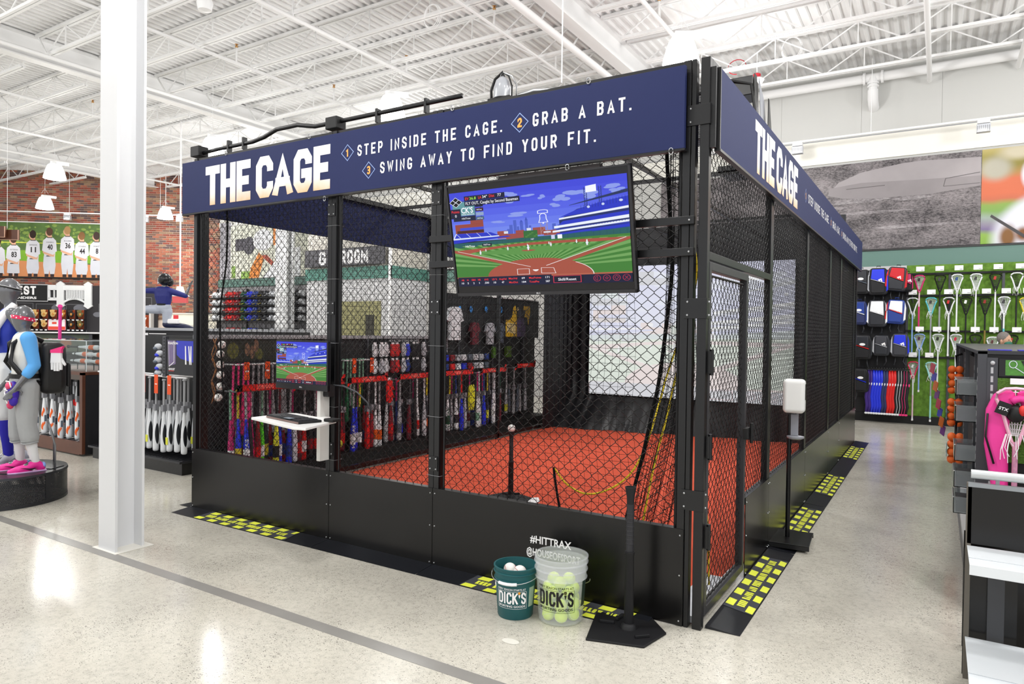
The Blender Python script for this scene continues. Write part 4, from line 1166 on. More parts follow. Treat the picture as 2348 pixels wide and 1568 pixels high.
def batting_tee(loc, rz, label, tall, with_plate=False, tube_m=None):
    t = thing('batting_tee', label, 'batting tee', loc, rz=rz)
    rub = mat('tee_rubber', '#0e0e12', .6)
    if not with_plate:
        base = [(-.215, .06), (-.02, .215), (.215, .19), (.20, -.19), (-.13, -.21)]
        base = [(-.20, .0), (-.10, .20), (.20, .20), (.20, -.20), (-.10, -.20)]
    else:
        base = [(-.24, .0), (-.12, .16), (.2, .16), (.2, -.16), (-.12, -.16)]
    MB().prism(base, PL((0, 0, 0), (1, 0, 0), (0, 1, 0)), 0, .012).build('base', rub, t, bevel=.004)
    for (x, y, a) in ((-.08, .10, .5), (.12, -.03, 0), (.06, -.11, 1.2)):
        M = Matrix.Rotation(a, 3, 'Z')
        MB().obox((x, y, .02), (.08, .018, .016), M).build('grip_ridge', rub, t, bevel=.003)
    MB().lathe([(.045, .012), (.04, .03), (.028, .04)], 20).build('collar', rub, t, smooth=50)
    k = tall
    MB().lathe([(.026, .03), (.024, k * .53), (.027, k * .535), (.027, k * .55)], 20).build('lower_tube', rub, t, smooth=50)
    MB().lathe([(.02, k * .54), (.02, k * .88)], 18).build('upper_tube', mat('tee_dark_grey', '#26262a', .5), t, smooth=50)
    g = MB()
    for i in range(8): g.lathe([(.0205, k * (.60 + .03 * i)), (.0215, k * (.605 + .03 * i)), (.0205, k * (.61 + .03 * i))], 14)
    g.build('tube_ribs', MATS['tee_dark_grey'], t)
    MB().lathe([(.019, k * .87), (.021, k * .93), (.029, k * .985), (.031, k), (.026, k), (.018, k * .95)], 20, cap1=False).build('ball_cup', rub, t, smooth=60)
    return t
batting_tee((-.262, -.20, 0), radians(196), 'black rubber batting tee on a home-plate base before the cage corner', .775)
t2 = batting_tee((-2.31, 1.88, .012), radians(160), 'black batting tee with a ball on top, standing on the red turf', .64, True)
MB().prism([(-.2, -.16), (.26, -.2), (.3, -.02), (.24, .12)], PL((0, 0, -.0), (cos(-2.6), sin(-2.6), 0), (-sin(-2.6), cos(-2.6), 0)), 0, .008).build('white_plate', print_white, t2)
o = link('baseball', bbm, None, (-2.31, 1.88, .012 + .64 + .03)); tag(o, 'white baseball resting on the batting tee inside the cage', 'ball')

# hand-sanitiser stand
ds = thing('sanitizer_stand', 'black floor stand with a white hand-sanitizer dispenser beside the side mesh', 'dispenser stand', (.19, 1.93, .018), rz=radians(4))
MB().prism([(-.165, -.20), (.15, -.2), (.15, .2), (-.165, .2)], PL((0, 0, .03), (1, 0, 0), (0, 1, 0)), 0, .008).build('base_plate', black_metal, ds, bevel=.002)
for ya in (-.20, .192): MB().box(-.165, .15, ya, ya + .008, 0, .03).build('base_flange', black_metal, ds)
MB().tube([(-.02, 0, .03), (-.02, 0, 1.02)], .017, 14).build('pole', black_metal, ds, smooth=60)
MB().box(-.045, .03, -.02, .03, .98, 1.24).build('back_plate', mat('plate_dark', '#2a2a2c', .4), ds)
dsm = MB().box(-.06, .095, -.13, -.015, 1.0, 1.255)
dd = dsm.build('dispenser_body', mat('dispenser_white', '#f1f1ef', .25), ds)
b_ = dd.modifiers.new('bevel', 'BEVEL'); b_.width = .03; b_.segments = 5
MB().box(.094, .0965, -.1, -.045, 1.1, 1.22).build('window_slot', print_black, ds, bevel=.004)
MB().box(-.01, .045, -.02, -.012, .82, 1.0).build('drip_arm', mat('arm_grey', '#9a9ca4', .3), ds, bevel=.003)
MB().lathe([(.04, .80), (.06, .81), (.062, .822), (.05, .818)], 18, (.03, -.07, 0)).build('drip_tray', MATS['arm_grey'], ds, smooth=50)

# ---- column
colm = mat('column_paint', '#d9dadc', .45)
cl = MB()
cl.box(-4.00, -3.782, -1.04, -1.022, 0, 6.36).box(-4.00, -3.782, -.848, -.83, 0, 6.36).box(-3.897, -3.885, -1.022, -.848, 0, 6.36)
tag(cl.build('steel_column', colm), 'white steel I-section column at the left, floor to roof', 'column')
MB_c = MB().box(-4.05, -3.74, -1.09 + .03, -.78, 0.001, .004)
tag(MB_c.build('column_base_grout', mat('grout', '#e2e0d8', .6)), 'pale grout patch round the foot of the white column', 'grout')

# ---- high-bay lamps
lamp_glow = mat('lamp_glow', '#fffefa', .4, emit=14)
def lamp_meshes():
    sh = MB().lathe([(.15, .36), (.175, .32), (.21, .22), (.255, .06), (.265, 0), (.2, -.015), (.01, -.02)], 28, cap0=True, cap1=False).mesh('refractor', [lamp_glow], 60)
    bal = MB().box(-.1, .32, -.07, .07, .39, .45).mesh('driver_box', [white_paint])
    nk = MB().lathe([(.12, .35), (.12, .39), (.05, .42)], 14).mesh('socket', [white_paint])
    return sh, bal, nk
shm, bm_, nkm = lamp_meshes()
LL = ['large glowing high-bay lamp above the cage corner on the right', 'glowing high-bay lamp above the middle of the front banner', 'glowing high-bay lamp above the left end of the front banner',
      'glowing high-bay lamp left of the column, the higher one', 'glowing high-bay lamp left of the column, the lower one', 'glowing high-bay lamp before the brick wall right of the column']
for i, (x, y) in enumerate(LAMPS_SEEN):
    t = thing('pendant_lamp', LL[i], 'lamp', (x, y, LAMP_Z - .02), rz=.5 + i * .2); t.scale = (.87, .87, .87)
    link('refractor', shm, t); link('driver_box', bm_, t); link('socket', nkm, t)
    MB().tube([(0, 0, .5), (0, 0, (6.72 - LAMP_Z) / .87)], .004, 5).tube([(-.1, 0, .5), (-.03, 0, .62), (0, 0, .68)], .004, 5).tube([(.1, 0, .5), (.03, 0, .62), (0, 0, .68)], .004, 5).build('suspension_cable', white_paint, t)
# ---- track lights
def track(name, A, B, label, heads, z, hl, dz=0.0):
    A = Vector(A); B = Vector(B)
    t = thing(name, label, 'light track')
    m = MB().beam(A + Vector((0, 0, z)), B + Vector((0, 0, z)), .03, .035).build('track_bar', white_paint, t)
    d = (B - A).normalized(); nrm = Vector((-d.y, d.x, 0))
    for f in (.02, .5, .98):
        p = A + (B - A) * f
        MB().tube([p + Vector((0, 0, z)), p + Vector((0, 0, 6.7))], .006, 5).build('drop_rod', white_paint, t)
    for k, (f, lab) in enumerate(heads):
        p = A + (B - A) * f + Vector((0, 0, z - .02))
        h_ = thing('spotlight', lab, 'spotlight', tuple(p), rz=atan2(d.y, d.x))
        MB().box(-.09, .09, -.05, .05, -.06, 0).build('gear_box', white_paint, h_, bevel=.004)
        MB().box(-.1, .1, -.06, .06, -.21, -.07).build('lamp_head', mat('head_silver', '#c9ccd2', .35, .4), h_, bevel=.008)
        g = MB()
        for q in range(7): g.box(-.09 + q * .028, -.08 + q * .028, -.062, -.06, -.2, -.1)
        g.build('louvre', grey_metal, h_)
        MB().box(-.085, .085, .0605, .062, -.2, -.08).build('lens', mat('head_lens', '#fffdf4', .4, emit=4), h_)
track('track_light', (-3.0, 10.55, 0), (3.0, 10.55, 0), 'white lighting track along the grey mural wall', [(.29, 'left spotlight on the track over the grey mural'), (.785, 'right spotlight on the track over the grey mural')], 5.34, 0)
pb = BW(7.4, 0, .9); pa = BW(1.5, 0, .9)
track('track_light', (pb.x, pb.y, 0), (pa.x, pa.y, 0), 'white lighting track along the brick wall over the team photo', [(.11, 'leftmost spotlight on the track over the team photo'), (.49, 'spotlight over the right end of the team photo'), (.9, 'spotlight near the corner right of the column')], 5.28, 0)
pc = Vector((pa.x + 3.2, pa.y + .25, 0))
track('track_light', (pa.x, pa.y, 0), (pc.x + .4, pc.y + .5, 0), 'short lighting track running right from the brick wall corner', [(.18, 'spotlight at the start of the short track behind the cage edge')], 5.28, 0)
# light thrown by the track heads on the walls
def spot(loc, tgt, power, ang=80):
    l = bpy.data.lights.new('track_spot', 'SPOT'); l.energy = power; l.spot_size = radians(ang); l.spot_blend = .8; l.shadow_soft_size = .1; l.color = (1, .96, .9)
    o = bpy.data.objects.new('track_spot', l); o.location = loc
    o.rotation_euler = (Vector(tgt) - Vector(loc)).to_track_quat('-Z', 'Y').to_euler(); COL.objects.link(o)
spot((-1.3, 10.3, 5.15), (-1.3, 11.2, 4.0), 14); spot((1.7, 10.3, 5.15), (1.7, 11.2, 4.0), 14)
for s in (6.8, 4.5, 2.0):
    a = BW(s, 5.1, 1.1); b = BW(s, 3.6, 0); spot(tuple(a), tuple(b), 45)
a = BW(.6, 4.9, 1.1); spot(tuple(a), tuple(BW(.8, 3.3, 0)), 110)

# ================================================================== RIGHT FOREGROUND: display table, gondola end
dt = thing('display_table', 'black display bench with two white slanting shelves at the right edge', 'display table')
sh_w = mat('shelf_white', '#dfe4e8', .35)
YB = .18; X0 = 1.262
MB().box(X0, 2.6, YB, YB + .02, .64, .905).build('upper_panel', black_panel, dt)
MB().box(X0, 2.6, YB - .002, YB + .022, .905, .925).build('panel_cap', mat('cap_grey', '#8b9094', .4), dt)
MB().box(X0 - .005, X0 + .015, YB - .0, YB + .05, 0.0, .92).build('end_upright', mat('end_upright_taupe', '#5c574f', .5), dt)
MB().box(X0 - .008, X0 + .2, YB + .05, YB + .06, 0.0, .6).build('lower_panel', black_panel, dt)
MB().box(X0, 2.6, YB + .4, YB + .42, 0.0, .6).build('rear_panel', black_panel, dt)
MB().box(X0 + .085, X0 + .15, YB + .02, YB + .06, 0.0, .6).build('slotted_post', mat('slotted_grey', '#3b3c3f', .45), dt)
for z, y0 in ((.63, -.14), (.2, -.34)):
    MB().box(X0, 2.6, y0, YB, z - .004, z).box(X0, 2.6, y0 - .003, y0, z - .045, z).build('shelf', sh_w, dt, bevel=.001)
    MB().box(X0, 2.6, y0 + .1, y0 + .104, z, z + .0015).build('shelf_groove', mat('groove_grey', '#b9bfc5', .4), dt)
MB().tube([(X0 + .01, YB + .01, .965), (2.6, YB + .01, .965)], .021, 16).build('grab_rail', mat('rail_satin', '#c2c6c8', .35, .4), dt, smooth=60)
MB().box(X0 + .105, X0 + .12, YB + .004, YB + .016, .92, .95).build('rail_bracket', grey_metal, dt)

GX = 1.335
gd = thing('display_gondola', 'tall dark slotted display gondola with turf end panel behind the white shelves', 'gondola')
MB().box(GX, GX + .9, 1.12, 1.16, 0.05, 1.525).build('end_panel', dark_fix, gd)
slm = MB()
for yy in (1.10, 1.5, 3.3, 5.1, 6.9):
    slm = MB().box(GX - .01, GX + .035, yy, yy + .045, 0, 1.525)
    u = slm.build('slotted_upright', mat('upright_grey', '#4a4b50', .4, .4), gd)
    sl = MB()
    for k in range(26): sl.box(GX - .0115, GX - .0095, yy + .012, yy + .02, .15 + k * .05, .18 + k * .05)
    sl.build('slots', mat('slot_light', '#b9bbbf', .4), u)
fu = MB().box(GX + .035, GX + .085, 1.095, 1.12, 0, 1.49).build('front_upright', MATS['upright_grey'], gd)
sl = MB()
for k in range(26): sl.box(GX + .052, GX + .064, 1.0935, 1.095, .15 + k * .05, .185 + k * .05)
sl.ball((GX + .06, 1.09, 1.46), .012, 8, 6); sl.build('slots', MATS['slot_light'], fu)
MB().box(GX + .02, GX + .88, 1.15, 6.95, .1, 1.46).build('core_panel', mat('peg_dark', '#232225', .6), gd)
ph = MB()
for iy in range(70):
    for iz in range(9): ph.flat(circ(1.3 + iy * .08, .95 + iz * .06, .006, None, 5), PL((GX + .019, 0, 0), (0, -1, 0), (0, 0, 1))[:1] + (Vector((0, 1, 0)), Vector((0, 0, 1))), -.001)
ph.build('peg_holes', print_black, gd, kind='stuff')
MB().box(GX - .015, GX + .9, 1.1, 6.95, 1.51, 1.53).build('top_cap', mat('top_cap_dark', '#323338', .35), gd)
MB().box(GX, GX + .9, 1.2, 6.95, 0, .12).box(GX - .03, GX + .0, 1.2, 6.95, .0, .14).build('base_shelf', mat('base_shelf_grey', '#6e7075', .4), gd)
MB().prism([(1.5, .14), (6.9, .14), (6.9, .16), (1.5, .16)], PL((GX - .03, 0, 0), (0, 1, 0), (0, 0, 1)), -.0, .0015).build('shelf_edge', steel, gd)
MB().box(GX - .028, GX + .0, 1.3, 3.2, .16, .5).build('white_boxes', mat('carton_white', '#e4e5ea', .6), gd)
MB().box(GX + .085, GX + .9, 1.098, 1.118, .9, 1.375).build('turf_panel', mat('green_turf_panel', '#4d7428', .9, noise=.55, nscale=90, bump=1), gd)
pic = MB().box(GX + .09, GX + .9, 1.1, 1.118, 1.385, 1.485).build('header_picture', mat('header_black', '#17171a', .4), gd)
MB().box(GX + .12, GX + .85, 1.098, 1.1, 1.392, 1.478).build('picture_grass', mat('picture_grass', '#4f8a3a', .6, noise=.4, nscale=60), pic)
PH2 = PL((GX, 1.096, 0), (1, 0, 0), (0, 0, 1))
pk = MB(); pk.prism([(.19, 1.475), (.235, 1.475), (.29, 1.392), (.235, 1.392)], PH2, 0, .001)
put_font(pk, 'STX', PH2, .2, 1.455, .012, .03, .03, None, .002); pk.build('picture_pocket', print_black, pic)
pt = MB(); put_font(pt, 'STX', PH2, .203, 1.457, .012, .03, .03, None, .0025)
for q in stroke(circ(.155, 1.455, .018, .02, 12) + [circ(.155, 1.455, .018, .02, 12)[0]], .002) + stroke([(.165, 1.437), (.235, 1.385)], .002, False): pt.flat(q, PH2, .002)
pt.build('picture_stick', mat('pale_stick', '#cfd9e6', .5), pic)
tag(MB().box(GX + .14, GX + .23, 1.05, 1.054, 1.345, 1.378).build('price_card', print_white), 'white price card above the pink lacrosse stick', 'price card')
for k in range(2):
    tag(MB().box(GX + .04 + k * .14, GX + .15 + k * .14, 1.12, 1.2, 1.531, 1.537).build('blue_card', mat('card_blue', '#4746c8', .5)), 'flat blue card lying on the gondola top, %s one' % ('left', 'right')[k], 'card', 'blue cards on the gondola top')
# clear bins down the side
bin_p = mat('bin_purple', '#4a3c52', .5)
bz = [1.36, 1.2, .96, .80, .64]; nmz = ['topmost', 'second from top', 'middle', 'fourth from top', 'lowest']
for k, z in enumerate(bz):
    yy = 1.32
    t = thing('clear_bin', '%s clear plastic bin on the gondola side by the aisle' % nmz[k], 'bin', (GX - .05, yy, z - .11))
    m = MB().box(-.06, -.056, 0, .3, 0, .1).box(-.06, .06, 0, .004, 0, .1).box(-.06, .06, .296, .3, 0, .1).box(-.06, .06, 0, .3, 0, .004)
    m.build('bin_walls', mat('bin_clear', '#dfe5e8', .1, trans=.8, ior=1.1), t)
    MB().box(-.062, -.055, -.002, .302, .096, .1).build('bin_rim', mat('rim_white', '#e8ecef', .3), t)
    MB().box(-.045, .055, .02, .28, .006, .075).build('contents', mat(*[('bin_dark', '#4a4a50'), ('bin_purple', '#4a3c52')][k % 2], .5) if k < 2 else mat('bin_dark', '#4a4a50', .5), t)
# net bags of orange balls
orange = mat('ball_orange', '#ea6a26', .6)
obm = MB().ball((0, 0, 0), .034, 12, 8).mesh('ball', [orange], 180)
for k, (yy, z) in enumerate(((4.1, 1.17), (4.1, .86), (3.5, .60))):
    t = thing('ball_bag', '%s net bag of orange balls hanging on the gondola side' % ['top', 'middle', 'lowest'][k], 'ball bag', (GX - .09, yy, z), group=None)
    for r_ in range(4):
        for c in range(2):
            for d_ in range(2): link('ball', obm, t, (-.0 + d_ * .06, -.035 + c * .07 + .01 * (r_ % 2), .13 - r_ * .066))
    MB().box(-.04, -.036, -.06, .06, -.04, .07).build('card_label', mat('label_teal', '#3f6a73', .5), t)
    MB().box(-.0415, -.04, -.055, -.0, .03, .06).box(-.0415, -.04, -.05, .05, -.035, -.02).build('label_print', print_white, t)
    MB().tube([(.03, 0, .16), (.03, 0, .26), (.08, 0, .28)], .012, 6).build('net_neck', black_net, t)
rnd = random.Random(8)
for k in range(8):
    c = ['#b8455a', '#4a50b8', '#c86a30', '#7a4a8a'][k % 4]
    t = tag(MB().box(-.003, .003, -.04, .04, -.085, .02).build('accessory_pack', mat('pack_' + c[1:], c, .3), None, loc=(GX - .25 + .015 * k, 5.0 + .05 * (k % 2), 1.30 - k * .095)), '%s accessory blister pack down the rack beside the orange balls' % ORD[k], 'package', 'accessory packs beside the orange balls')
    t.rotation_euler = (.3, 0, .5)
# pink lacrosse set on the end panel
pink = mat('lacrosse_pink', '#ee3f9d', .45)
pk_t = thing('stick_bag', 'bright pink padded stick bag hanging behind the pink lacrosse stick', 'bag')
PB = PL((0, 1.07, 0), (1, 0, 0), (0, 0, 1))
def padded(pts, d0, d1, nm, mt_, parent, P=PB, bev=.02):
    o = MB().prism(pts, P, d0, d1).build(nm, mt_, parent, smooth=60)
    b = o.modifiers.new('bevel', 'BEVEL'); b.width = bev; b.segments = 3
    return o
padded([(1.36, 1.0), (1.365, 1.2), (1.40, 1.29), (1.47, 1.315), (1.50, 1.30), (1.47, 1.1), (1.475, .75), (1.40, .75)], 0, .06, 'left_panel', pink, pk_t)
padded([(1.50, 1.30), (1.58, 1.33), (1.70, 1.25), (1.74, 1.1), (1.72, .75), (1.60, .75), (1.60, 1.05)], -.01, .05, 'right_panel', pink, pk_t)
MB().tube([(1.372, 1.0, 1.18), (1.365, 1.0, 1.05), (1.405, 1.0, .9)], .006, 6).build('black_piping', print_black, pk_t, smooth=180)
def stick(loc, headc, shaftc, label, grp, L=1.0, sc=1.0, net_m=None, tagc='#1a1a1a', fr_r=.008, strings=True, fringe=True, seed=1, grip=None):
    t = thing('lacrosse_stick', label, 'lacrosse stick', loc, group=grp)
    hw, hh = .085 * sc, .27 * sc
    outline = [(-.014, -hh), (-.03, -hh * .8), (-.055, -hh * .45), (-.082, -hh * .2), (-.078, -.03), (-.045, -.004), (0, 0), (.045, -.004), (.078, -.03), (.082, -hh * .2), (.055, -hh * .45), (.03, -hh * .8), (.014, -hh)]
    outline = [(a * (hw / .085), 0, b) for a, b in outline]
    MB().tube(outline, fr_r * sc, 6).tube([(-.012, 0, -hh), (.0, 0, -hh - .04 * sc), (.012, 0, -hh)], .014 * sc, 6).build('head_frame', headc, t, smooth=60)
    nm = net_m or print_white
    m = MB(); n = 6
    def wid(z):
        f = -z / hh
        return hw * (.9 if f < .25 else .9 - (f - .25) * 1.0)
    for i in range(-3, 4):
        m.tube([(wid(z) * i / 3.5, .02 + .03 * (1 - (i / 3.5) ** 2), z) for z in (-.01, -hh * .2, -hh * .45, -hh * .7, -hh * .9)], .0034 * sc, 3)
    for z in [-hh * f for f in (.08, .18, .28, .38, .48, .58, .68, .78, .86)]:
        m.tube([(wid(z) * a, .02 + .03 * (1 - a * a), z) for a in (-1, -.5, 0, .5, 1)], .0034 * sc, 3)
    m.build('pocket_netting', nm, t)
    MB().tube([(0, 0, -hh), (0, 0, -L)], .0125 * sc, 8).build('shaft', shaftc, t, smooth=60)
    MB().lathe([(.014 * sc, -L - .02), (.016 * sc, -L), (.014 * sc, -L + .02)], 8).build('end_cap', print_white, t)
    if grip: MB().lathe([(.0135 * sc, -L + .05), (.0135 * sc, -L + .45)], 8).build('printed_band', grip, t)
    if fringe:
        f = MB(); rd = random.Random(seed)
        for i in range(9):
            x = rd.uniform(-.045, .045); l = rd.uniform(.06, .16)
            f.tube([(x, -.01, -hh * .85), (x * 1.5, -.02, -hh * .85 - l * .6), (x * 1.3 + rd.uniform(-.02, .02), -.015, -hh * .85 - l)], .0018 * sc, 3)
        f.build('lace_ends', print_white, t)
    if tagc: MB().obox((-.01, -.015, -hh * .28), (.035, .003, .06), Matrix.Rotation(.2, 3, 'Y')).build('hang_tag', mat('tag_' + tagc[1:], tagc, .5), t)
    return t
sp_t = stick((1.50, 1.0, 1.325), mat('head_pale_pink', '#f3b8cf', .35), mat('shaft_pink_pattern', '#c98aa8', .4, noise=.5, nscale=50), 'large pink and white lacrosse stick at the right edge', None, 1.0, 1.1, tagc=None, fr_r=.009, seed=3)
MB().obox((-.06, -.03, -.11), (.06, .004, .07), Matrix.Rotation(.35, 3, 'Y')).build('hang_tag', print_black, sp_t)
hp2 = MB(); put_font(hp2, 'STX', PL((1.5 - .085, .966, 1.2), (cos(.3), 0, sin(-.3)), (sin(.3), 0, cos(.3))), 0, .012, .016, .045, .03); o = hp2.build('tag_print', print_white); o.parent = sp_t; o.matrix_parent_inverse = Matrix.Translation((-1.5, -1.0, -1.325))
gg = MB().tube([(.02 + .06 * cos(a), .01, -.13 + .075 * sin(a)) for a in [(-.9 + i * .32) for i in range(11)]], .02, 10)
gg.build('goggle_frame', pink, sp_t, smooth=180)
MB().ball((.0, .01, -.14), (.045, .03, .05), 12, 8).build('goggle_strap', print_black, sp_t, smooth=180)
MB().ball((.03, -.01, -.12), (.02, .02, .03), 10, 6).build('goggle_pad', mat('pad_red', '#d8302c', .5), sp_t, smooth=180)

# ================================================================== BATS
def bat_meshes(L=.82, rb=.033):
    b = MB().lathe([(.013, -.30), (.016, -.38), (.024, -.48), (rb - .002, -.56), (rb, -.62), (rb, -L + .03)], 10, cap0=False, cap1=False).mesh('barrel', [print_white], 60)
    e = MB().lathe([(rb, -L + .03), (rb * .95, -L + .01), (rb * .6, -L), (.002, -L)], 10, cap1=False).mesh('end_cap', [print_white], 60)
    h = MB().lathe([(.012, -.02), (.0125, -.30)], 8).mesh('handle', [print_white], 60)
    k = MB().lathe([(.012, -.022), (.022, -.016), (.023, -.006), (.015, 0)], 10).mesh('knob', [print_white], 60)
    t = MB().box(-.022, .022, -.022, .022, -.36, -.29).mesh('security_tag', [print_white])
    g = MB().lathe([(rb + .0006, -.60), (rb + .0006, -.72)], 10, cap0=False, cap1=False).mesh('graphic_band', [print_white], 60)
    return b, e, h, k, t, g
def panel_mesh(z0, z1, r, a0, wmax, wob=0.0):
    m = MB(); n = 12; k = 5
    for i in range(n + 1):
        t = i / n; z = z0 + (z1 - z0) * t
        rr_ = r * (.80 + .20 * min(1, (z0 - z) / .10)) if z > z0 - .10 else r
        hw = wmax * max(.04, sin(pi * t) ** .6)
        for j in range(k + 1):
            a = a0 + wob * sin(t * 6) + hw * (2 * j / k - 1)
            m.v.append(((rr_ + .0012) * cos(a), (rr_ + .0012) * sin(a), z))
    for i in range(n):
        for j in range(k): m.f.append((i * (k + 1) + j, (i + 1) * (k + 1) + j, (i + 1) * (k + 1) + j + 1, i * (k + 1) + j + 1)); m.m.append(0)
    return m.mesh('graphic_panel', [print_white], 180)
GP1 = panel_mesh(-.50, -.74, .033, -.1, .75); GP2 = panel_mesh(-.60, -.77, .033, -.7, .55, .5); GP3 = panel_mesh(-.48, -.60, .033, -.9, .45, .3)
BM1 = bat_meshes(.82, .033); BM2 = bat_meshes(.76, .028)
tag_m = mat('security_tag_grey', '#85868b', .5)
def cm(h, r=.35): return mat('paint_' + h[1:], h, r)
def bat(loc, barrel, handle, band, label, group, ms=BM1, tagged=True, tilt=(0, 0), sc=1.0, endc=None, detail=True):
    t = thing('baseball_bat', label, 'bat', loc, group=group)
    t.rotation_euler = (tilt[0], tilt[1], random.uniform(0, 6) if not detail else 0)
    t.scale = (sc,) * 3
    link('barrel', ms[0], t, material=cm(barrel)); link('end_cap', ms[1], t, material=cm(endc or barrel))
    link('handle', ms[2], t, material=cm(handle, .6)); link('knob', ms[3], t, material=cm(handle, .6))
    if band: link('graphic_band', ms[5], t, material=cm(band))
    if tagged: link('security_tag', ms[4], t, material=tag_m)
    return t
CN = {'#c22a6e': 'raspberry pink', '#f03a82': 'hot pink', '#2336d8': 'royal blue', '#e6e83a': 'neon yellow', '#5ee02a': 'lime green', '#eceff2': 'white', '#8e1420': 'dark red', '#d8201e': 'bright red', '#17171b': 'black', '#2b2d33': 'charcoal', '#7fae92': 'pale green', '#d2bf2c': 'mustard yellow', '#e8641e': 'orange', '#b9bcc2': 'silver', '#6a1f2c': 'maroon', '#124a34': 'dark green', '#a8a9ac': 'grey', '#2f7a4f': 'green', '#5b6572': 'slate', '#27408f': 'navy blue'}
RX = -4.78
def rackrow(y0, y1, cols, z, x, gname, ms=BM1, zj=.0, lab='', tagged=None, jit=.05, seed=1):
    rd = random.Random(seed); n = len(cols)
    cnt = {}
    for i, c in enumerate(cols):
        y = y0 + (y1 - y0) * (i + .5) / n
        br, ha, ba = c
        cnt[br] = cnt.get(br, 0) + 1
        nm = CN.get(br, 'grey')
        L = '%s bat, %s from left on %s' % (nm, ORD[i], lab)
        bat((x + rd.uniform(-jit, jit), y, z + rd.uniform(-zj, zj)), br, ha, ba, L, gname, ms, tagged=(rd.random() < .6) if tagged is None else tagged, tilt=(rd.uniform(-.02, .02), rd.uniform(-.02, .02)), sc=rd.uniform(.97, 1.03))
w_, k_, g_ = '#eceff2', '#17171b', '#a8a9ac'
rA = [('#c22a6e', '#7fae92', w_), ('#2336d8', '#d2bf2c', '#d2bf2c'), ('#2336d8', g_, w_), ('#2b2d33', '#f03a82', None), ('#c22a6e', g_, '#f03a82'), ('#8e1420', k_, '#d8201e'), ('#5ee02a', '#7fae92', w_), ('#2b2d33', k_, '#d2bf2c'), ('#e6e83a', k_, k_), ('#2336d8', '#6a1f2c', w_)]
rackrow(.60, 1.22, rA, .99, RX, 'bats on the first red-strip rack', lab='the first red rack behind the mesh', seed=1, tagged=False)
rB = [('#2336d8', g_, '#27408f'), ('#eceff2', k_, w_), ('#6a1f2c', k_, '#d8201e'), ('#d8201e', g_, w_), ('#17171b', k_, '#8e1420'), ('#2b2d33', g_, '#d8201e'), ('#17171b', k_, '#5b6572'), ('#e6e83a', k_, None), ('#2b2d33', g_, None)]
rackrow(1.27, 1.98, rB, .97, RX, 'bats hanging behind the small monitor', lab='the rack behind the small monitor', seed=2)
rC = [('#8e1420', k_, '#d8201e'), ('#6a1f2c', k_, '#d8201e'), ('#2336d8', g_, w_), ('#2336d8', k_, '#b9bcc2'), ('#17171b', '#d2bf2c', w_), ('#d8201e', k_, None), ('#8e1420', k_, None), ('#eceff2', w_, '#e8641e'), ('#eceff2', g_, '#e8641e')]
rackrow(2.06, 2.76, rC, .98, RX, 'bats on the second red-strip rack', lab='the red rack right of the small monitor', seed=3)
rD = [('#8e1420', k_, '#d8201e'), ('#b9bcc2', g_, '#5b6572'), ('#2b2d33', k_, '#2336d8'), ('#6a1f2c', k_, '#8e1420'), ('#17171b', k_, None), ('#eceff2', w_, '#d8201e'), ('#b9bcc2', w_, w_), ('#2b2d33', '#d2bf2c', '#e8641e'), ('#a8a9ac', k_, '#e8641e')]
rackrow(2.92, 3.80, rD, 1.0, RX, 'bats on the third red-strip rack', lab='the red rack left of the second post', seed=4)
rE = [('#eceff2', w_, None), ('#2b2d33', k_, '#d8201e'), ('#eceff2', k_, '#124a34'), ('#2b2d33', '#d2bf2c', '#5b6572'), ('#eceff2', '#27408f', '#2b2d33'), ('#2336d8', '#d8201e', None), ('#eceff2', g_, '#d8201e'), ('#b9bcc2', k_, None)]
rackrow(3.9, 4.62, rE, .99, RX, 'bats on the fourth red-strip rack', lab='the red rack right of the second post', seed=5)
rF = [('#eceff2', '#c22a6e', '#7fae92'), ('#eceff2', w_, None), ('#2336d8', '#27408f', None), ('#2b2d33', '#d2bf2c', '#e6e83a'), ('#2336d8', k_, w_), ('#eceff2', g_, None), ('#eceff2', w_, '#b9bcc2'), ('#6a1f2c', '#124a34', None)]
rackrow(4.78, 5.5, rF, .99, RX, 'bats on the fifth red-strip rack', lab='the fifth red rack by the far post', seed=6)
rG = [('#b9bcc2', g_, '#e6e83a'), ('#5b6572', k_, None), ('#a8a9ac', g_, None), ('#5b6572', k_, None), ('#a8a9ac', k_, None), ('#b9bcc2', g_, None)]
rackrow(5.75, 6.4, rG, 1.02, RX - .05, 'bats on the farthest red-strip rack', lab='the farthest red rack behind the tee', ms=BM2, seed=7)
up1 = [('#f03a82', '#f03a82', None)] * 4 + [(g_, g_, None)] * 8
rackrow(.72, 1.42, up1, 1.24, RX - .14, 'bats on the upper rack with orange tags', lab='the upper rack with orange tags', ms=BM2, seed=8, jit=.02, tagged=False)
up2 = [('#2f7a4f', '#7fae92', None)] * 6
rackrow(2.22, 2.62, up2, 1.25, RX - .14, 'green bats on the short upper rack', lab='the short upper rack right of the monitor', ms=BM2, seed=9, jit=.02, tagged=False)
ny = [(-4.6, .95), ]
for k in range(3):
    tag(MB().ball((RX + .02, 4.64 + k * .05, .62), (.025, .025, .20), 8, 8).build('yellow_bat', cm('#e6e83a')), 'stubby neon yellow bat, %s of three between the fourth and fifth racks' % ORD[k], 'bat', 'neon yellow bats between racks')
tag(MB().ball((RX + .12, 1.93, .30), .05, 12, 8).tube([(RX + .12, 1.93, .34), (RX + .1, 1.86, .5)], .012, 6).build('swing_trainer', cm('#e6e83a')), 'neon yellow ball on a stick hanging beside the first tall post', 'training aid')

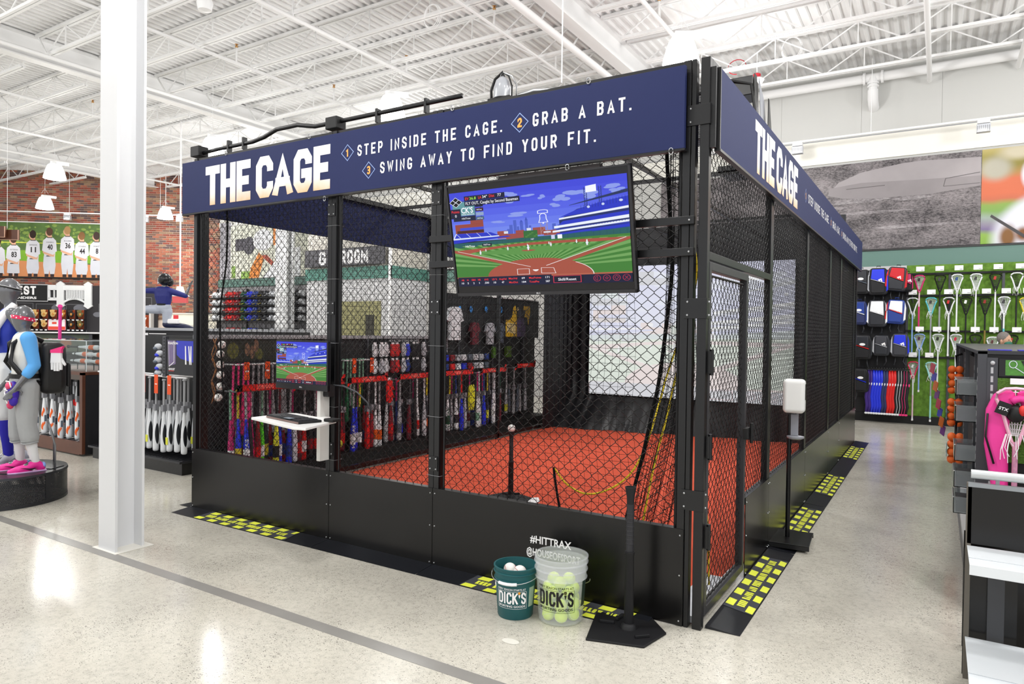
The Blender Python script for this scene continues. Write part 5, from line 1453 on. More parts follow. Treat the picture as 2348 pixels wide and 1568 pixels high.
# second row of bats hanging behind each rack's front row
mix = ['#2b2d33', '#a8a9ac', '#8e1420', '#17171b', '#b9bcc2', '#27408f', '#eceff2', '#6a1f2c', '#5b6572']
for q_, (a, b, lab) in enumerate(((.62, 1.24, 'first red rack'), (1.30, 2.0, 'rack behind the monitor'), (2.08, 2.74, 'second red rack'), (2.94, 3.6, 'third red rack'), (3.9, 4.54, 'fourth red rack'), (4.8, 5.44, 'fifth red rack'))):
    rackrow(a, b, [(mix[(i * 4 + q_ * 2) % 9], ['#17171b', '#a8a9ac', '#c22a6e'][(i + q_) % 3], mix[(i + 5 * q_) % 9]) for i in range(6)], .97, RX - .13, 'bats in the rear rows of the racks', lab='the rear row of the %s' % lab, seed=20 + q_, jit=.02)
# lettering on some barrels, reading downwards
for (key, txt, colr) in (('royal blue bat, third from left on the first', 'EASTON', '#eceff2'), ('white bat, third from left on the red rack right of the second', 'EASTON', '#124a34'), ('white bat, seventh from left on the red rack right of the second', 'MARUCCI', '#d8201e'), ('royal blue bat, third from left on the red rack right of the small', 'EASTON', '#eceff2')):
    for o in [o for o in bpy.data.objects if str(o.get('label', '')).startswith(key)]:
        q = MB(); Nn = Vector((.85, -.5, 0)).normalized(); Vd = Vector((.5, .85, 0)).normalized()
        put_font(q, txt, (Nn * .0345, Vector((0, 0, -1)), -Vd), .50, -.016, .03, .26, .04, None, 0)
        q.v = [tuple(v) for v in q.v]
        q.build('barrel_lettering', cm(colr), o)

# gondola that carries them
bg = thing('bat_gondola', 'long black gondola carrying bats and gloves left of the cage', 'gondola')
peg = mat('gondola_back', '#1a1b1d', .6, noise=.15, nscale=80)
MB().box(-5.06, -5.02, .42, 7.0, .05, 1.5).build('back_panel', peg, bg)
MB().box(-5.06, -5.0, 4.2, 7.1, 1.5, 2.16).build('raised_panel', peg, bg)
MB().box(-5.08, -4.72, .5, 7.0, 0, .16).build('base_deck', black_mat, bg, bevel=.004)
MB().box(-5.08, -4.98, .4, 4.2, 1.49, 1.53).build('top_cap', mat('top_cap_light', '#a9aaad', .4), bg)
MB().box(-5.02, -4.98, 5.6, 7.05, 2.15, 2.165).build('raised_cap', print_white, bg)
for yy in (.40, 2.02, 2.72, 3.86, 4.66, 5.58, 6.55): MB().box(-5.02, -4.985, yy, yy + .03, .1, 1.5).build('slotted_upright', MATS['upright_grey'], bg)
red_s = mat('red_price_strip', '#de1d16', .4); red_p = mat('red_strip_pale', '#f2675c', .4)
for (a, b) in ((.58, 1.24), (1.27, 2.0), (2.05, 2.72), (2.9, 3.62), (3.84, 4.56), (4.74, 5.46), (5.73, 6.38)):
    z = 1.0 if b < 5.6 else 1.04
    r_ = MB().tube([(-5.0, a, z - .02), (-4.66, a, z - .02), (-4.66, b, z - .02), (-5.0, b, z - .02)], .008, 6).build('bat_rail', grey_metal, bg)
    MB().box(-4.645, -4.64, a, b, z - .02, z + .045).prism([(a, z + .045), (a, z - .06), (a + .06, z - .02), (a + .06, z + .045)], PL((-4.645, 0, 0), (0, 1, 0), (0, 0, 1)), 0, .005).prism([(b - .05, z + .045), (b - .02, z + .09), (b + .01, z + .09), (b, z)], PL((-4.645, 0, 0), (0, 1, 0), (0, 0, 1)), 0, .005).build('price_strip', red_s, r_)
    c = (a + b) / 2
    MB().box(-4.6395, -4.6385, c - .1, c + .1, z - .005, z + .035).build('strip_print', red_p, r_)
for (a, b) in ((.7, 1.45), (2.2, 2.64)):
    r_ = MB().tube([(-5.0, a, 1.235), (-4.80, a, 1.235), (-4.80, b, 1.235), (-5.0, b, 1.235)], .008, 6).build('bat_rail', print_white, bg)
ot = mat('orange_tag', '#ee5216', .5)
for k, yy in enumerate((.80, 1.05, 1.30, 2.30, 2.60)):
    t = tag(MB().box(-4.79, -4.786, yy - .03, yy + .03, 1.08, 1.26).build('orange_tag', ot), 'orange price tag, %s from left on the upper rack behind the mesh' % ORD[k], 'price tag', 'orange tags inside the cage view')
    MB().box(-4.7855, -4.785, yy - .02, yy + .02, 1.16, 1.175).build('tag_print', print_white, t)
# poster on the gondola back
po = thing('poster', 'dark green poster with figures on the gondola behind the small monitor', 'poster')
PG = PL((-5.015, 0, 0), (0, 1, 0), (0, 0, 1))
MB().prism(rect(.66, 1.50, 1.26, 1.485), PG, 0, .004).build('sheet', mat('poster_dark', '#2b2d22', .5, noise=.5, nscale=14), po)
pp = MB()
for (c, r_) in (((.8, 1.37), .07), ((1.12, 1.33), .05), ((1.38, 1.36), .05)): pp.flat(circ(c[0], c[1], r_, r_ * 1.2), PG, .0055)
pp.build('poster_green', mat('poster_olive', '#66652c', .5, noise=.4, nscale=20), po)
pp = MB()
for (x, z) in ((.97, 1.38), (1.03, 1.35), (1.08, 1.42)): pp.flat(circ(x, z, .03, .07), PG, .007)
pp.build('poster_figures', mat('poster_tan', '#8d6a52', .5, noise=.4, nscale=30), po)
# batting gloves
def glove_mesh():
    m = MB(); P = PL((0, 0, 0), (0, 1, 0), (0, 0, 1))
    m.prism([(-.045, .0), (.045, .0), (.05, -.10), (-.05, -.10)], P, -.012, .012)
    for i in range(4): m.prism([(-.05 + i * .026, -.1), (-.027 + i * .026, -.1), (-.029 + i * .026, -.17 - .012 * (i in (1, 2))), (-.047 + i * .026, -.17 - .012 * (i in (1, 2)))], P, -.009, .009)
    m.prism([(.05, -.05), (.05, -.09), (.078, -.13), (.084, -.115)], P, -.009, .009)
    return m.mesh('glove_body', [print_white])
glm = glove_mesh()
card = MB().box(-.004, .004, -.03, .03, 0, .03).mesh('header_card', [print_white])
rows_g = [(1.42, ['#eceff2', '#eceff2', '#eceff2', '#d8201e', '#d8201e', '#b9bcc2', '#2336d8', '#17171b', '#17171b', '#b9bcc2']),
          (1.21, ['#eceff2', '#b9bcc2', '#eceff2', '#8e1420', '#d8201e', '#b9bcc2', '#27408f', '#17171b', '#17171b', '#b9bcc2'])]
for r_, (z, cs_) in enumerate(rows_g):
    for i, c in enumerate(cs_):
        t = thing('batting_glove', '%s batting glove, %s from left in the %s glove row' % (CN[c], ORD[i], ['upper', 'lower'][r_]), 'glove', (-4.93 + .02 * (i % 2), 2.80 + i * .105, z), group='batting gloves above the bat racks')
        t.scale = (.85, .8, .9)
        link('glove_body', glm, t, material=cm(c, .6)); link('header_card', card, t)
for k in range(2):
    t = thing('batting_glove', 'red batting glove hanging low between two bat racks, %s of two' % ['upper', 'lower'][k], 'glove', (-4.68, 2.80, .98 - k * .1), group='low red gloves')
    link('glove_body', glm, t, material=cm('#d8201e', .6)); link('header_card', card, t)
hl = MB(); PG2 = PL((-5.012, 0, 0), (0, 1, 0), (0, 0, 1))
put_font(hl, 'ADULT BATTING GLOVES', PG2, 3.15, 1.452, .028, .62, .03, None, .0)
hl.build('header_lettering', print_white, bg)
# strings of baseballs at the end
for k, (yy, z) in enumerate(((.466, 1.44), (.45, 1.35), (.45, 1.25), (.45, 1.15), (.45, 1.04), (.43, .935))):
    o = tag(link('hanging_baseball', bbm, None, (-4.72, yy, z)), 'white baseball, %s from top of the string at the gondola end' % ORD[k], 'ball', 'baseballs strung at the gondola end')
lea = mat('lace_leather', '#8a5a34', .7)
tag(MB().tube([(-4.76, .40, 1.5), (-4.75, .43, 1.4), (-4.75, .38, 1.3), (-4.75, .43, 1.2), (-4.75, .38, 1.1), (-4.75, .42, 1.0), (-4.75, .38, .88)], .006, 5).tube([(-4.74, .42, 1.5), (-4.74, .37, 1.35), (-4.74, .42, 1.22), (-4.74, .37, 1.08), (-4.74, .41, .9)], .005, 5).build('leather_lace', lea, smooth=180), 'twisted brown leather laces hanging beside the strung baseballs', 'laces')
# right part of the gondola back: poster, jerseys, blue tags
jm = MB(); PJ = PL((0, 0, 0), (0, 1, 0), (0, 0, 1))
jm.prism([(-.13, 0), (-.05, .03), (.05, .03), (.13, 0), (.2, -.17), (.14, -.19), (.12, -.1), (.12, -.46), (-.12, -.46), (-.12, -.1), (-.14, -.19), (-.2, -.17)], PJ, -.03, .03)
jme = jm.mesh('jersey_body', [print_white])
for (yy, z, c, nm, s_) in ((4.50, 1.93, '#eceff2', 'white', 1.0), (5.02, 1.72, '#6a1f2c', 'maroon', .7), (5.45, 1.72, '#b9bcc2', 'silver grey', .7), (5.75, 1.72, '#5b6572', 'slate', .65)):
    t = thing('sports_jersey', '%s jersey hanging on the raised black panel under the television' % nm, 'jersey', (-4.95, yy, z))
    t.scale = (s_,) * 3
    link('jersey_body', jme, t, material=cm(c, .8)); MB().tube([(0, -.08, .02), (0, 0, .08), (0, .08, .02)], .006, 5).build('hanger', print_black, t)
for k, yy in enumerate((4.66, 4.95, 5.36, 5.8)):
    t = thing('round_tag', 'blue round tag, %s from left on the raised black panel' % ORD[k], 'tag', (-4.97, yy, 1.93 + k * .01), group='blue round tags')
    MB().prism(circ(0, 0, .035, .05, 14), PJ, 0, .004).build('disc', cm('#3a9af0'), t); MB().prism([(-.012, .015), (.012, .015), (-.012, -.015), (.012, -.015)], PJ, .0045, .005).build('mark', cm('#27408f'), t)
po = thing('poster', 'yellow and purple batter poster on the raised black panel', 'poster')
PG3 = PL((-4.995, 0, 0), (0, 1, 0), (0, 0, 1))
MB().prism(rect(5.93, 6.95, 1.52, 2.12), PG3, 0, .004).build('sheet', mat('poster_black', '#232326', .5), po)
pq = MB()
for pg in ([(5.98, 1.52), (5.98, 1.80), (6.1, 1.80), (6.18, 1.86), (6.22, 2.02), (6.28, 2.05), (6.33, 1.95), (6.34, 1.52)], [(6.55, 2.05), (6.78, 2.05), (6.78, 1.95), (6.72, 1.72), (6.66, 1.86), (6.58, 1.86), (6.62, 1.98), (6.55, 1.98)]): pq.flat(pg, PG3, .005)
pq.build('poster_yellow', mat('poster_yellow', '#eec22e', .5, noise=.12, nscale=10), po)
pq = MB().flat([(6.34, 1.52), (6.33, 1.78), (6.4, 1.86), (6.55, 1.84), (6.62, 1.72), (6.62, 1.52)], PG3, .006)
pq.build('poster_jersey', mat('poster_purple', '#5b4a70', .5), po)
pq = MB().flat(circ(6.42, 1.93, .06, .08), PG3, .0065); pq.build('poster_helmet', mat('poster_charcoal', '#3a3a44', .4), po)
pq = MB().flat(circ(6.36, 1.99, .025, .03), PG3, .007).flat([(6.02, 1.60), (6.3, 1.56), (6.3, 1.74), (6.02, 1.76)], PG3, .0055); pq.build('poster_pale', mat('poster_cream', '#f0dc9a', .5, noise=.1), po)
for (yy, z, hh, c, lb) in ((5.95, 1.36, .18, '#4c6b1c', 'left'), (5.55, 1.36, .18, '#4f7a2a', 'right')):
    tag(MB().box(-4.99, -4.95, yy, yy + .16, z - hh, z).build('green_pack', cm(c)), 'olive green pack, the %s one under the batter poster' % lb, 'package', 'green packs under the batter poster')
pi_ = thing('poster', 'small photo poster of a batter with a raised bat on the gondola', 'poster')
MB().prism(rect(4.02, 4.42, 1.28, 1.50), PG, .004, .008).build('sheet', mat('photo_pale', '#8a8d94', .5, noise=.5, nscale=25), pi_)
MB().prism([(4.06, 1.34), (4.28, 1.49), (4.3, 1.47), (4.09, 1.32)], PG, .0085, .0095).build('photo_bat', cm('#2b2d33'), pi_)
MB().flat(circ(4.08, 1.45, .035, .04), PG, .0095).build('photo_head', cm('#b98d6a'), pi_)
# packs of balls, socks etc under it
pc_ = ['#eceff2', '#b9bcc2', '#27408f', '#d8201e', '#eceff2', '#2336d8', '#8e1420', '#b9bcc2', '#eceff2', '#5b6572']
for i, c in enumerate(pc_):
    for r_ in range(2):
        tag(MB().box(-4.99, -4.93, 3.95 + i * .15, 4.06 + i * .15, 1.07 + r_ * .13 - .04, 1.16 + r_ * .13 - .04).build('accessory_pack', cm(pc_[(i + r_ * 3) % 10]), bevel=.006), '%s pack, %s from left in the %s row above the far racks' % (CN[pc_[(i + r_ * 3) % 10]], ORD[i], ['lower', 'upper'][r_]), 'package', 'packs above the far bat racks')

# ================================================================== BAT TABLE LEFT OF THE CAGE (outside)
bt = thing('bat_display', 'low black bat display with orange tags between column and cage', 'display rack')
MB().box(-7.6, -5.78, .74, 1.6, 0.0, .13).build('base_box', black_panel, bt)
MB().box(-7.64, -5.76, .70, 1.62, .13, .155).build('base_top', mat('grooved_dark', '#232327', .35), bt, bevel=.004)
gv = MB()
for k in range(30): gv.box(-7.6 + k * .062, -7.585 + k * .062, .75, 1.58, .155, .162)
gv.build('base_ribs', MATS['grooved_dark'], bt)
MB().tube([(-7.6, .80, 1.05), (-5.8, .80, 1.05)], .01, 6).tube([(-7.6, .98, 1.05), (-5.8, .98, 1.05)], .01, 6).build('bat_rail', print_white, bt)
MB().box(-7.6, -5.9, 1.2, 1.24, .13, 1.5).build('back_panel', peg, bt)
MB().box(-6.22, -6.16, .78, .82, 1.05, 1.5).build('slotted_upright', MATS['upright_grey'], bt)
sl = MB()
for k in range(12): sl.box(-6.20, -6.18, .778, .78, 1.08 + k * .035, 1.1 + k * .035)
sl.build('slots', print_black, bt)
pe = thing('poster', 'black and blue bat advertising poster beside the cage left edge', 'poster')
PE = PL((0, .80, 0), (1, 0, 0), (0, 0, 1))
MB().prism(rect(-6.14, -5.6, 1.08, 1.47), PE, 0, .02).build('sheet', mat('poster_near_black', '#121218', .4), pe)
q = MB().prism([(-5.96, 1.455), (-5.62, 1.455), (-5.62, 1.22), (-5.88, 1.26), (-5.95, 1.3)], PE, .0205, .021); q.build('poster_blue', cm('#2430b8'), pe)
q = MB().prism([(-6.12, 1.455), (-5.97, 1.455), (-5.97, 1.20), (-6.1, 1.17)], PE, .0205, .021); q.build('poster_violet', mat('poster_violet', '#76688c', .5, noise=.3, nscale=14), pe)
q = MB(); put_font(q, 'EASTON', PE, -6.08, 1.415, .022, .15, .05, None, .022); put_font(q, 'GHOST', PE, -6.1, 1.13, .022, .12, .05, None, .022)
for (x, s_) in ((-5.80, 0), (-5.74, .015), (-5.70, -.01)): q.prism([(x, 1.40), (x + .018, 1.40), (x + .03 + s_, 1.2), (x + .005 + s_, 1.2)], PE, .0215, .022)
for pg in stroke([(-6.09, 1.17), (-6.0, 1.22), (-6.0, 1.45)], .004) + stroke([(-6.09, 1.17), (-6.1, 1.45)], .002): q.flat(pg, PE, .022)
q.prism([(-6.115, 1.428), (-6.09, 1.445), (-6.09, 1.41)], PE, .0215, .022)
q.build('poster_print', print_white, pe)
q = MB().prism(rect(-6.1, -6.0, 1.118, 1.124), PE, .0215, .022); q.build('poster_red_line', cm('#d8201e'), pe)
wb_c = [(w_, g_, None), (w_, k_, '#17171b'), (w_, g_, '#e6e83a'), (w_, k_, '#2b2d33')]
rd = random.Random(12)
for i in range(22):
    f = i / 21
    x = -7.15 + f * 1.38; row = i % 2
    c = wb_c[(i * 3) % 4] if f < .45 else (w_, g_, '#2b2d33' if i % 2 else '#17171b')
    lb = 'white bat with %s band, %s from left on the low display' % ({None: 'no', '#17171b': 'black', '#e6e83a': 'yellow', '#2b2d33': 'charcoal'}[c[2]], ORD[i] if i < 20 else ['second last', 'last'][i - 20])
    b = bat((x + rd.uniform(-.01, .01), .80 + .17 * row, 1.05 - rd.uniform(0, .03)), c[0], c[1], None, lb, 'white bats on the low display', BM1, tagged=True, sc=.97 if row else 1.0)
    if c[2]: link('graphic_panel', GP1 if c[2] != '#e6e83a' else GP2, b, material=cm('#17191f' if c[2] != '#e6e83a' else '#e6e83a'))
    if f > .3 and i % 3 == 1:
        MB().prism([(-.02, -.74), (.02, -.74), (.022, -.66), (-.022, -.66)], PL((0, -.0345, 0), (1, 0, 0), (0, 0, 1)), 0, .001).build('yellow_sticker', cm('#e6e83a'), b)
for k, x in enumerate((-6.83, -6.55, -6.30, -6.05)):
    t = tag(MB().box(x - .035, x + .035, .755, .758, .86, 1.07).build('orange_tag', ot), 'orange price tag, %s from left on the low bat display' % ORD[k], 'price tag', 'orange tags on the low bat display')
    MB().box(x - .02, x + .02, .754, .755, .96, .97).build('tag_print', print_white, t)
# clear case with blue items + wooden table behind it
cc = thing('acrylic_case', 'clear acrylic case with gloves on a wooden table right of the column', 'display case')
ac_e = mat('acrylic_edge', '#cdd6d8', .15)
def acrylic(parent, x0, x1, y0, y1, z0, z1):
    g = MB().box(x0, x1, y0, y0 + .004, z0, z1).box(x1 - .004, x1, y0, y1, z0, z1).box(x0, x1, y0, y1, z1 - .004, z1)
    g.build('acrylic_walls', mat('acrylic_sheet', '#eef4f4', .05, trans=.95, ior=1.05), parent)
    e = MB()
    for a, b in (((x0, y0, z1), (x1, y0, z1)), ((x0, y0, z0), (x0, y0, z1)), ((x1, y0, z0), (x1, y0, z1)), ((x1, y0, z1), (x1, y1, z1))): e.beam(a, b, .008, .008)
    e.build('edges', ac_e, parent)
acrylic(cc, -7.75, -6.55, 1.9, 2.5, 1.10, 1.47)
wood = mat('dark_wood', '#5a3423', .45, noise=.3, nscale=8); wood2 = mat('wood_red', '#7a4024', .45, noise=.25, nscale=8)
MB().box(-8.0, -6.5, 1.85, 2.6, 1.0, 1.1).box(-7.9, -6.6, 1.95, 2.5, 0, 1.0).build('wooden_table', wood2, cc)
for k, (x, z) in enumerate(((-7.35, 1.28), (-6.95, 1.28))):
    tag(MB().box(x - .04, x + .04, 1.95, 1.955, z - .1, z + .04).build('green_card', cm('#3fae68')), 'green card in the clear case, the %s one' % ['left', 'right'][k], 'card', 'green cards in the clear case')
tag(MB().box(-7.28, -7.04, 2.0, 2.12, 1.1, 1.3).box(-7.25, -7.07, 1.99, 2.0, 1.17, 1.24).build('dark_box', cm('#27304a'), bevel=.01), 'dark navy product box standing inside the clear case', 'box')
for k in range(5):
    t = thing('fielding_glove', 'grey and blue glove, %s from the top hanging beside the blue poster' % ORD[k], 'glove', (-6.42 + .03 * (k % 2), .85, 1.38 - k * .075), group='gloves beside the blue poster')
    MB().ball((0, 0, 0), (.06, .03, .035), 10, 7).build('palm', cm('#b9bcc2', .6), t, smooth=180); MB().ball((-.02, -.02, -.02), (.04, .02, .02), 8, 6).build('cuff', cm('#2336d8' if k % 2 else '#5b6572', .6), t, smooth=180)

# ================================================================== WOODEN CABINET WITH ORANGE-WHITE BATS (far left)
wc = thing('wooden_cabinet', 'dark wood display cabinet of orange and white bats left of the column', 'cabinet')
MB().box(-7.80, -7.74, .683, .72, 0.03, 1.03).build('corner_post', wood, wc)
MB().box(-7.76, -7.745, .72, 1.5, 0.02, 1.0).build('side_panel', mat('panel_charcoal', '#232326', .5), wc)
MB().box(-9.4, -7.74, .683, 1.5, 1.0, 1.035).build('top_board', wood, wc)
MB().box(-9.4, -7.80, .683, .71, .94, 1.0).build('front_rail', mat('rail_dark', '#4a4038', .5), wc)
MB().box(-9.4, -7.80, .683, .72, 0.02, .17).build('bottom_board', wood, wc)
MB().box(-9.4, -7.8, .72, 1.5, .12, .14).build('slat_base', mat('grey_laminate', '#8a8c92', .3), wc)
for k in range(9): MB().box(-9.3 + k * .17, -9.2 + k * .17, .74, 1.4, .141, .15).build('base_slat', mat('slat_dark', '#34353a', .35), wc)
MB().box(-9.4, -7.8, 1.45, 1.5, .14, 1.0).build('back_panel', print_black, wc)
for i in range(11):
    x = -9.16 + i * .108
    cb = bat((x, .80 + .08 * (i % 2), 1.02 - (.04 if i % 3 == 0 else .0)), w_, k_, None, 'white and orange bat, %s from left in the dark wood cabinet' % ORD[i], 'orange and white bats in the cabinet', BM1, tagged=True, sc=1.04)
    link('graphic_panel', GP2, cb, material=cm('#f0641a')); link('graphic_panel', GP3, cb, material=cm('#f0641a')); MB().box(.02, .034, -.012, .012, -.66, -.58).build('grey_mark', cm('#5b6572'), cb)
acrylic(wc, -9.4, -7.78, .75, 1.4, 1.04, 1.42)
for k, (x, z) in enumerate(((-8.15, 1.33), (-8.3, 1.24), (-7.95, 1.24), (-8.35, 1.15), (-7.98, 1.15))):
    t = bat((x - .50, .95, z), w_, k_, '#e8641e', 'orange and white bat lying in the clear case, %s' % ['top', 'left of the middle row', 'right of the middle row', 'left of the bottom row', 'right of the bottom row'][k], 'bats lying in the clear case', BM1, tagged=False, sc=.95)
    t.rotation_euler = (0, -pi / 2, 0)
st_ = MB()
for x in (-8.4, -8.2, -8.0, -7.88): st_.tube([(x, .95, 1.04), (x, .95, 1.36)], .006, 5)
st_.build('display_stand', print_black, wc)
bk = thing('display_cabinet', 'low black cabinet behind the mannequins with a silver bat', 'cabinet')
MB().box(-12.5, -10.2, 2.2, 2.9, .03, .9).build('carcass', black_mat, bk)
MB().box(-12.5, -10.2, 2.19, 2.2, .12, .3).build('base_recess', dark_fix, bk)
for k in range(3): bat((-10.9 + k * .12, 2.1, .95), '#b9bcc2', k_, '#d8201e', 'silver and red bat, %s behind the blue-socked mannequin' % ORD[k], 'silver bats behind the mannequins', BM1, sc=.9)

# ================================================================== GLOVE WALL on the brick wall
gwall = thing('glove_wall', 'black wall panel system with orange glove boxes under the brick wall', 'wall display')
PB_ = (BW(0, 0, .05), -BU, Vector((0, 0, 1)))     # a = -s
def wf(s0, s1, z0, z1): return rect(-max(s0, s1), -min(s0, s1), z0, z1)
pan = mat('panel_dark_grey', '#2a282b', .5)
MB().prism(wf(2.0, 12, .2, 2.97), PB_, 0, .05).build('back_panel', pan, gwall)
ln = MB()
for (s0, s1, z0, z1) in ((6.0, 6.9, 1.2, 2.35), (5.0, 5.9, 1.2, 2.33), (4.3, 4.95, 1.2, 2.33), (2.5, 3.2, 1.2, 2.9), (2.2, 2.5, 1.2, 2.6), (3.3, 3.9, 2.0, 2.36)):
    for q in stroke([(-s0, z0), (-s0, z1), (-s1, z1), (-s1, z0)], .006): ln.flat(q, PB_, .052)
ln.build('outline_print', mat('line_grey', '#7c7c80', .5), gwall)
lb = MB()
for (s, z, r_) in ((5.2, 2.2, .22), (4.5, 2.2, .22), (3.95, 2.0, .14)): lb.flat(circ(-s, z, r_, r_ * .6, 18), PB_, .053)
lb.build('faded_badges', mat('badge_grey', '#707178', .5), gwall)
ns = thing('wall_sign', 'black sign reading NEST with DEFENDERS below, behind the mannequin head', 'sign')
MB().prism(wf(5.5, 8.2, 2.42, 2.97), PB_, .06, .12).build('panel', print_black, ns)
q = MB()
for pg in stroke([(-5.5, 2.42), (-5.5, 2.97), (-8.2, 2.97), (-8.2, 2.42), (-5.5, 2.42)], .012): q.flat(pg, PB_, .122)
q.build('border', mat('border_grey', '#b9b9bc', .4), ns)
q = MB()
for pg in block('NEST', -6.68, -5.87, 2.63, 2.92, .031, gap=.2): q.flat(pg, PB_, .123)
put_font(q, 'THE DEFENDERS', PB_, -7.3, 2.49, .075, 1.45, .05, None, .123)
q.build('sign_lettering', print_white, ns)
br_ = thing('bridge_plaque', 'white cut-out bridge ornament beside the NEST sign', 'ornament')
wh = mat('ornament_white', '#e3e5e6', .5)
def BA(s): return -s
m = MB()
def bx(s0, s1, z0, z1, d0=.06, d1=.12): m.prism(wf(s0, s1, z0, z1), PB_, d0, d1)
bx(5.5, 4.15, 2.80, 2.97); 
for s in (5.10, 4.22): m.prism([(-s - .11, 2.97), (-s - .11, 2.32), (-s - .14, 2.28), (-s, 2.18), (-s + .14, 2.28), (-s + .11, 2.32), (-s + .11, 2.97), (-s + .14, 3.0), (-s, 3.1), (-s - .14, 3.0)], PB_, .06, .14)
for k in range(12): bx(4.93 - k * .053, 4.90 - k * .053, 2.5, 2.82)
for k in range(14):
    s0 = 4.99 - k * .047; s1 = s0 - .047; a0 = (s0 - 4.66) / .33; a1 = (s1 - 4.66) / .33
    f = lambda a, o: 2.56 + o - .12 * a * a
    m.prism([(-s0, f(a0, 0) - .07), (-s1, f(a1, 0) - .07), (-s1, f(a1, 0)), (-s0, f(a0, 0))], PB_, .06, .12)
bx(5.5, 5.2, 2.45, 2.55); bx(5.32, 5.29, 2.5, 2.82); bx(5.5, 5.44, 2.5, 2.82); 
m.build('bridge_outline', wh, br_)
# glove boxes
ob = mat('orange_box', '#a8481f', .5); lt = [mat('glove_tan', '#dcb877', .55), mat('glove_amber', '#c98a3c', .55), mat('glove_black', '#2a2622', .45), mat('glove_olive', '#6a6238', .5), mat('glove_white', '#e9e6e0', .5)]
gm_ = MB(); gm_.ball((0, 0, 0), (.085, .05, .10), 12, 8)
for i in range(4):
    a = -.5 + i * .3; gm_.ball((.05 * a * 2.2, -.02, .10 - .02 * abs(a)), (.022, .03, .06), 8, 6, Matrix.Rotation(a * .5, 3, 'Y'))
gm_.ball((.085, -.02, .01), (.025, .03, .06), 8, 6, Matrix.Rotation(.5, 3, 'Y'))
gme = gm_.mesh('mitt_body', [lt[0]], 180)
web = MB().ball((.03, -.05, .0), (.035, .01, .045), 8, 6).mesh('mitt_palm', [lt[0]], 180)
Rg = Matrix((-BU, -BN, Vector((0, 0, 1)))).transposed().to_4x4()
def mitt(s, z, c, c2, label, off=.28, group='gloves in the orange boxes', sc=1.0):
    t = thing('baseball_glove', label, 'glove', M=Matrix.Translation(BW(s, z, off)) @ Rg @ Matrix.Scale(sc, 4), group=group)
    link('mitt_body', gme, t, material=c); link('mitt_palm', web, t, material=c2)
names = ['far left', 'second from left', 'third from left', 'fourth from left', 'fifth from left', 'rightmost']
for r_, z in enumerate((1.99, 1.65)):
    for k in range(6):
        s = 5.85 - k * .285
        if r_ == 1 and k in (2, 3): continue
        bxo = MB().prism(wf(s + .13, s - .13, z - .15, z + .15), PB_, .05, .06)
        bo = bxo.build('glove_box', ob, gwall)
        e = MB()
        for w0 in (s + .135, s - .13): e.prism(wf(w0, w0 - .006, z - .16, z + .16), PB_, .05, .22)
        e.prism(wf(s + .135, s - .135, z - .17, z - .155), PB_, .05, .26); e.build('box_sides', pan, bo)
        q = MB().prism(wf(s + .1, s + .02, z - .205, z - .175), PB_, .26, .262).prism(wf(s - .05, s - .12, z - .21, z - .17), PB_, .26, .262); q.build('price_labels', print_white, bo)
        ci = [0, 0, 0, 1, 2, 3][k]
        mitt(s, z, lt[ci], lt[[1, 1, 1, 4, 1, 1][k]], '%s glove, %s in the %s row of orange boxes' % (['tan', 'tan', 'tan', 'amber', 'black', 'olive'][k], names[k], ['upper', 'lower'][r_]))
sn = thing('sale_sign', 'white and red information sign between the lower glove boxes', 'sign')
MB().prism(wf(5.42, 4.88, 1.47, 1.80), PB_, .2, .23).build('panel', print_white, sn)
MB().prism(wf(5.42, 4.88, 1.47, 1.58), PB_, .23, .235).prism(wf(5.3, 5.16, 1.66, 1.73), PB_, .23, .235).build('red_blocks', cm('#e8503a'), sn)
q = MB()
for pg in stroke([(-5.42, 1.47), (-5.42, 1.80), (-4.88, 1.80), (-4.88, 1.47), (-5.42, 1.47)], .01): q.flat(pg, PB_, .236)
q.build('pink_border', cm('#f07a8c'), sn)
MB().prism(wf(12, 2.2, 1.36, 1.40), PB_, .05, .55).build('white_shelf', print_white, gwall)
MB().prism(wf(12, 2.2, 1.33, 1.36), PB_, .05, .56).build('shelf_front', dark_fix, gwall)
# dark fixture with photo under the shelf
pf_ = thing('photo_panel', 'blurred photo panel of a player in a dark cap under the white shelf', 'poster')
PQ = (BW(0, 0, .5), -BU, Vector((0, 0, 1)))
MB().prism(wf(5.7, 3.95, .75, 1.32), PQ, 0, .03).build('sheet', mat('photo_green_grey', '#4c5448', .5, noise=.35, nscale=5), pf_)
MB().flat([(-5.1, 1.18), (-4.85, 1.30), (-4.6, 1.28), (-4.4, 1.20), (-4.38, 1.16), (-4.6, 1.18), (-5.0, 1.14)], PQ, .031).build('cap_print', cm('#3d4050'), pf_)
MB().flat([(-4.9, 1.14), (-4.6, 1.16), (-4.55, 1.0), (-4.7, .85), (-4.9, .9)], PQ, .0305).build('face_print', mat('face_brown', '#8d5e46', .6), pf_)
MB().prism(wf(4.0, 3.9, .1, 1.34), PQ, 0, .05).build('slotted_upright', MATS['upright_grey'], pf_)
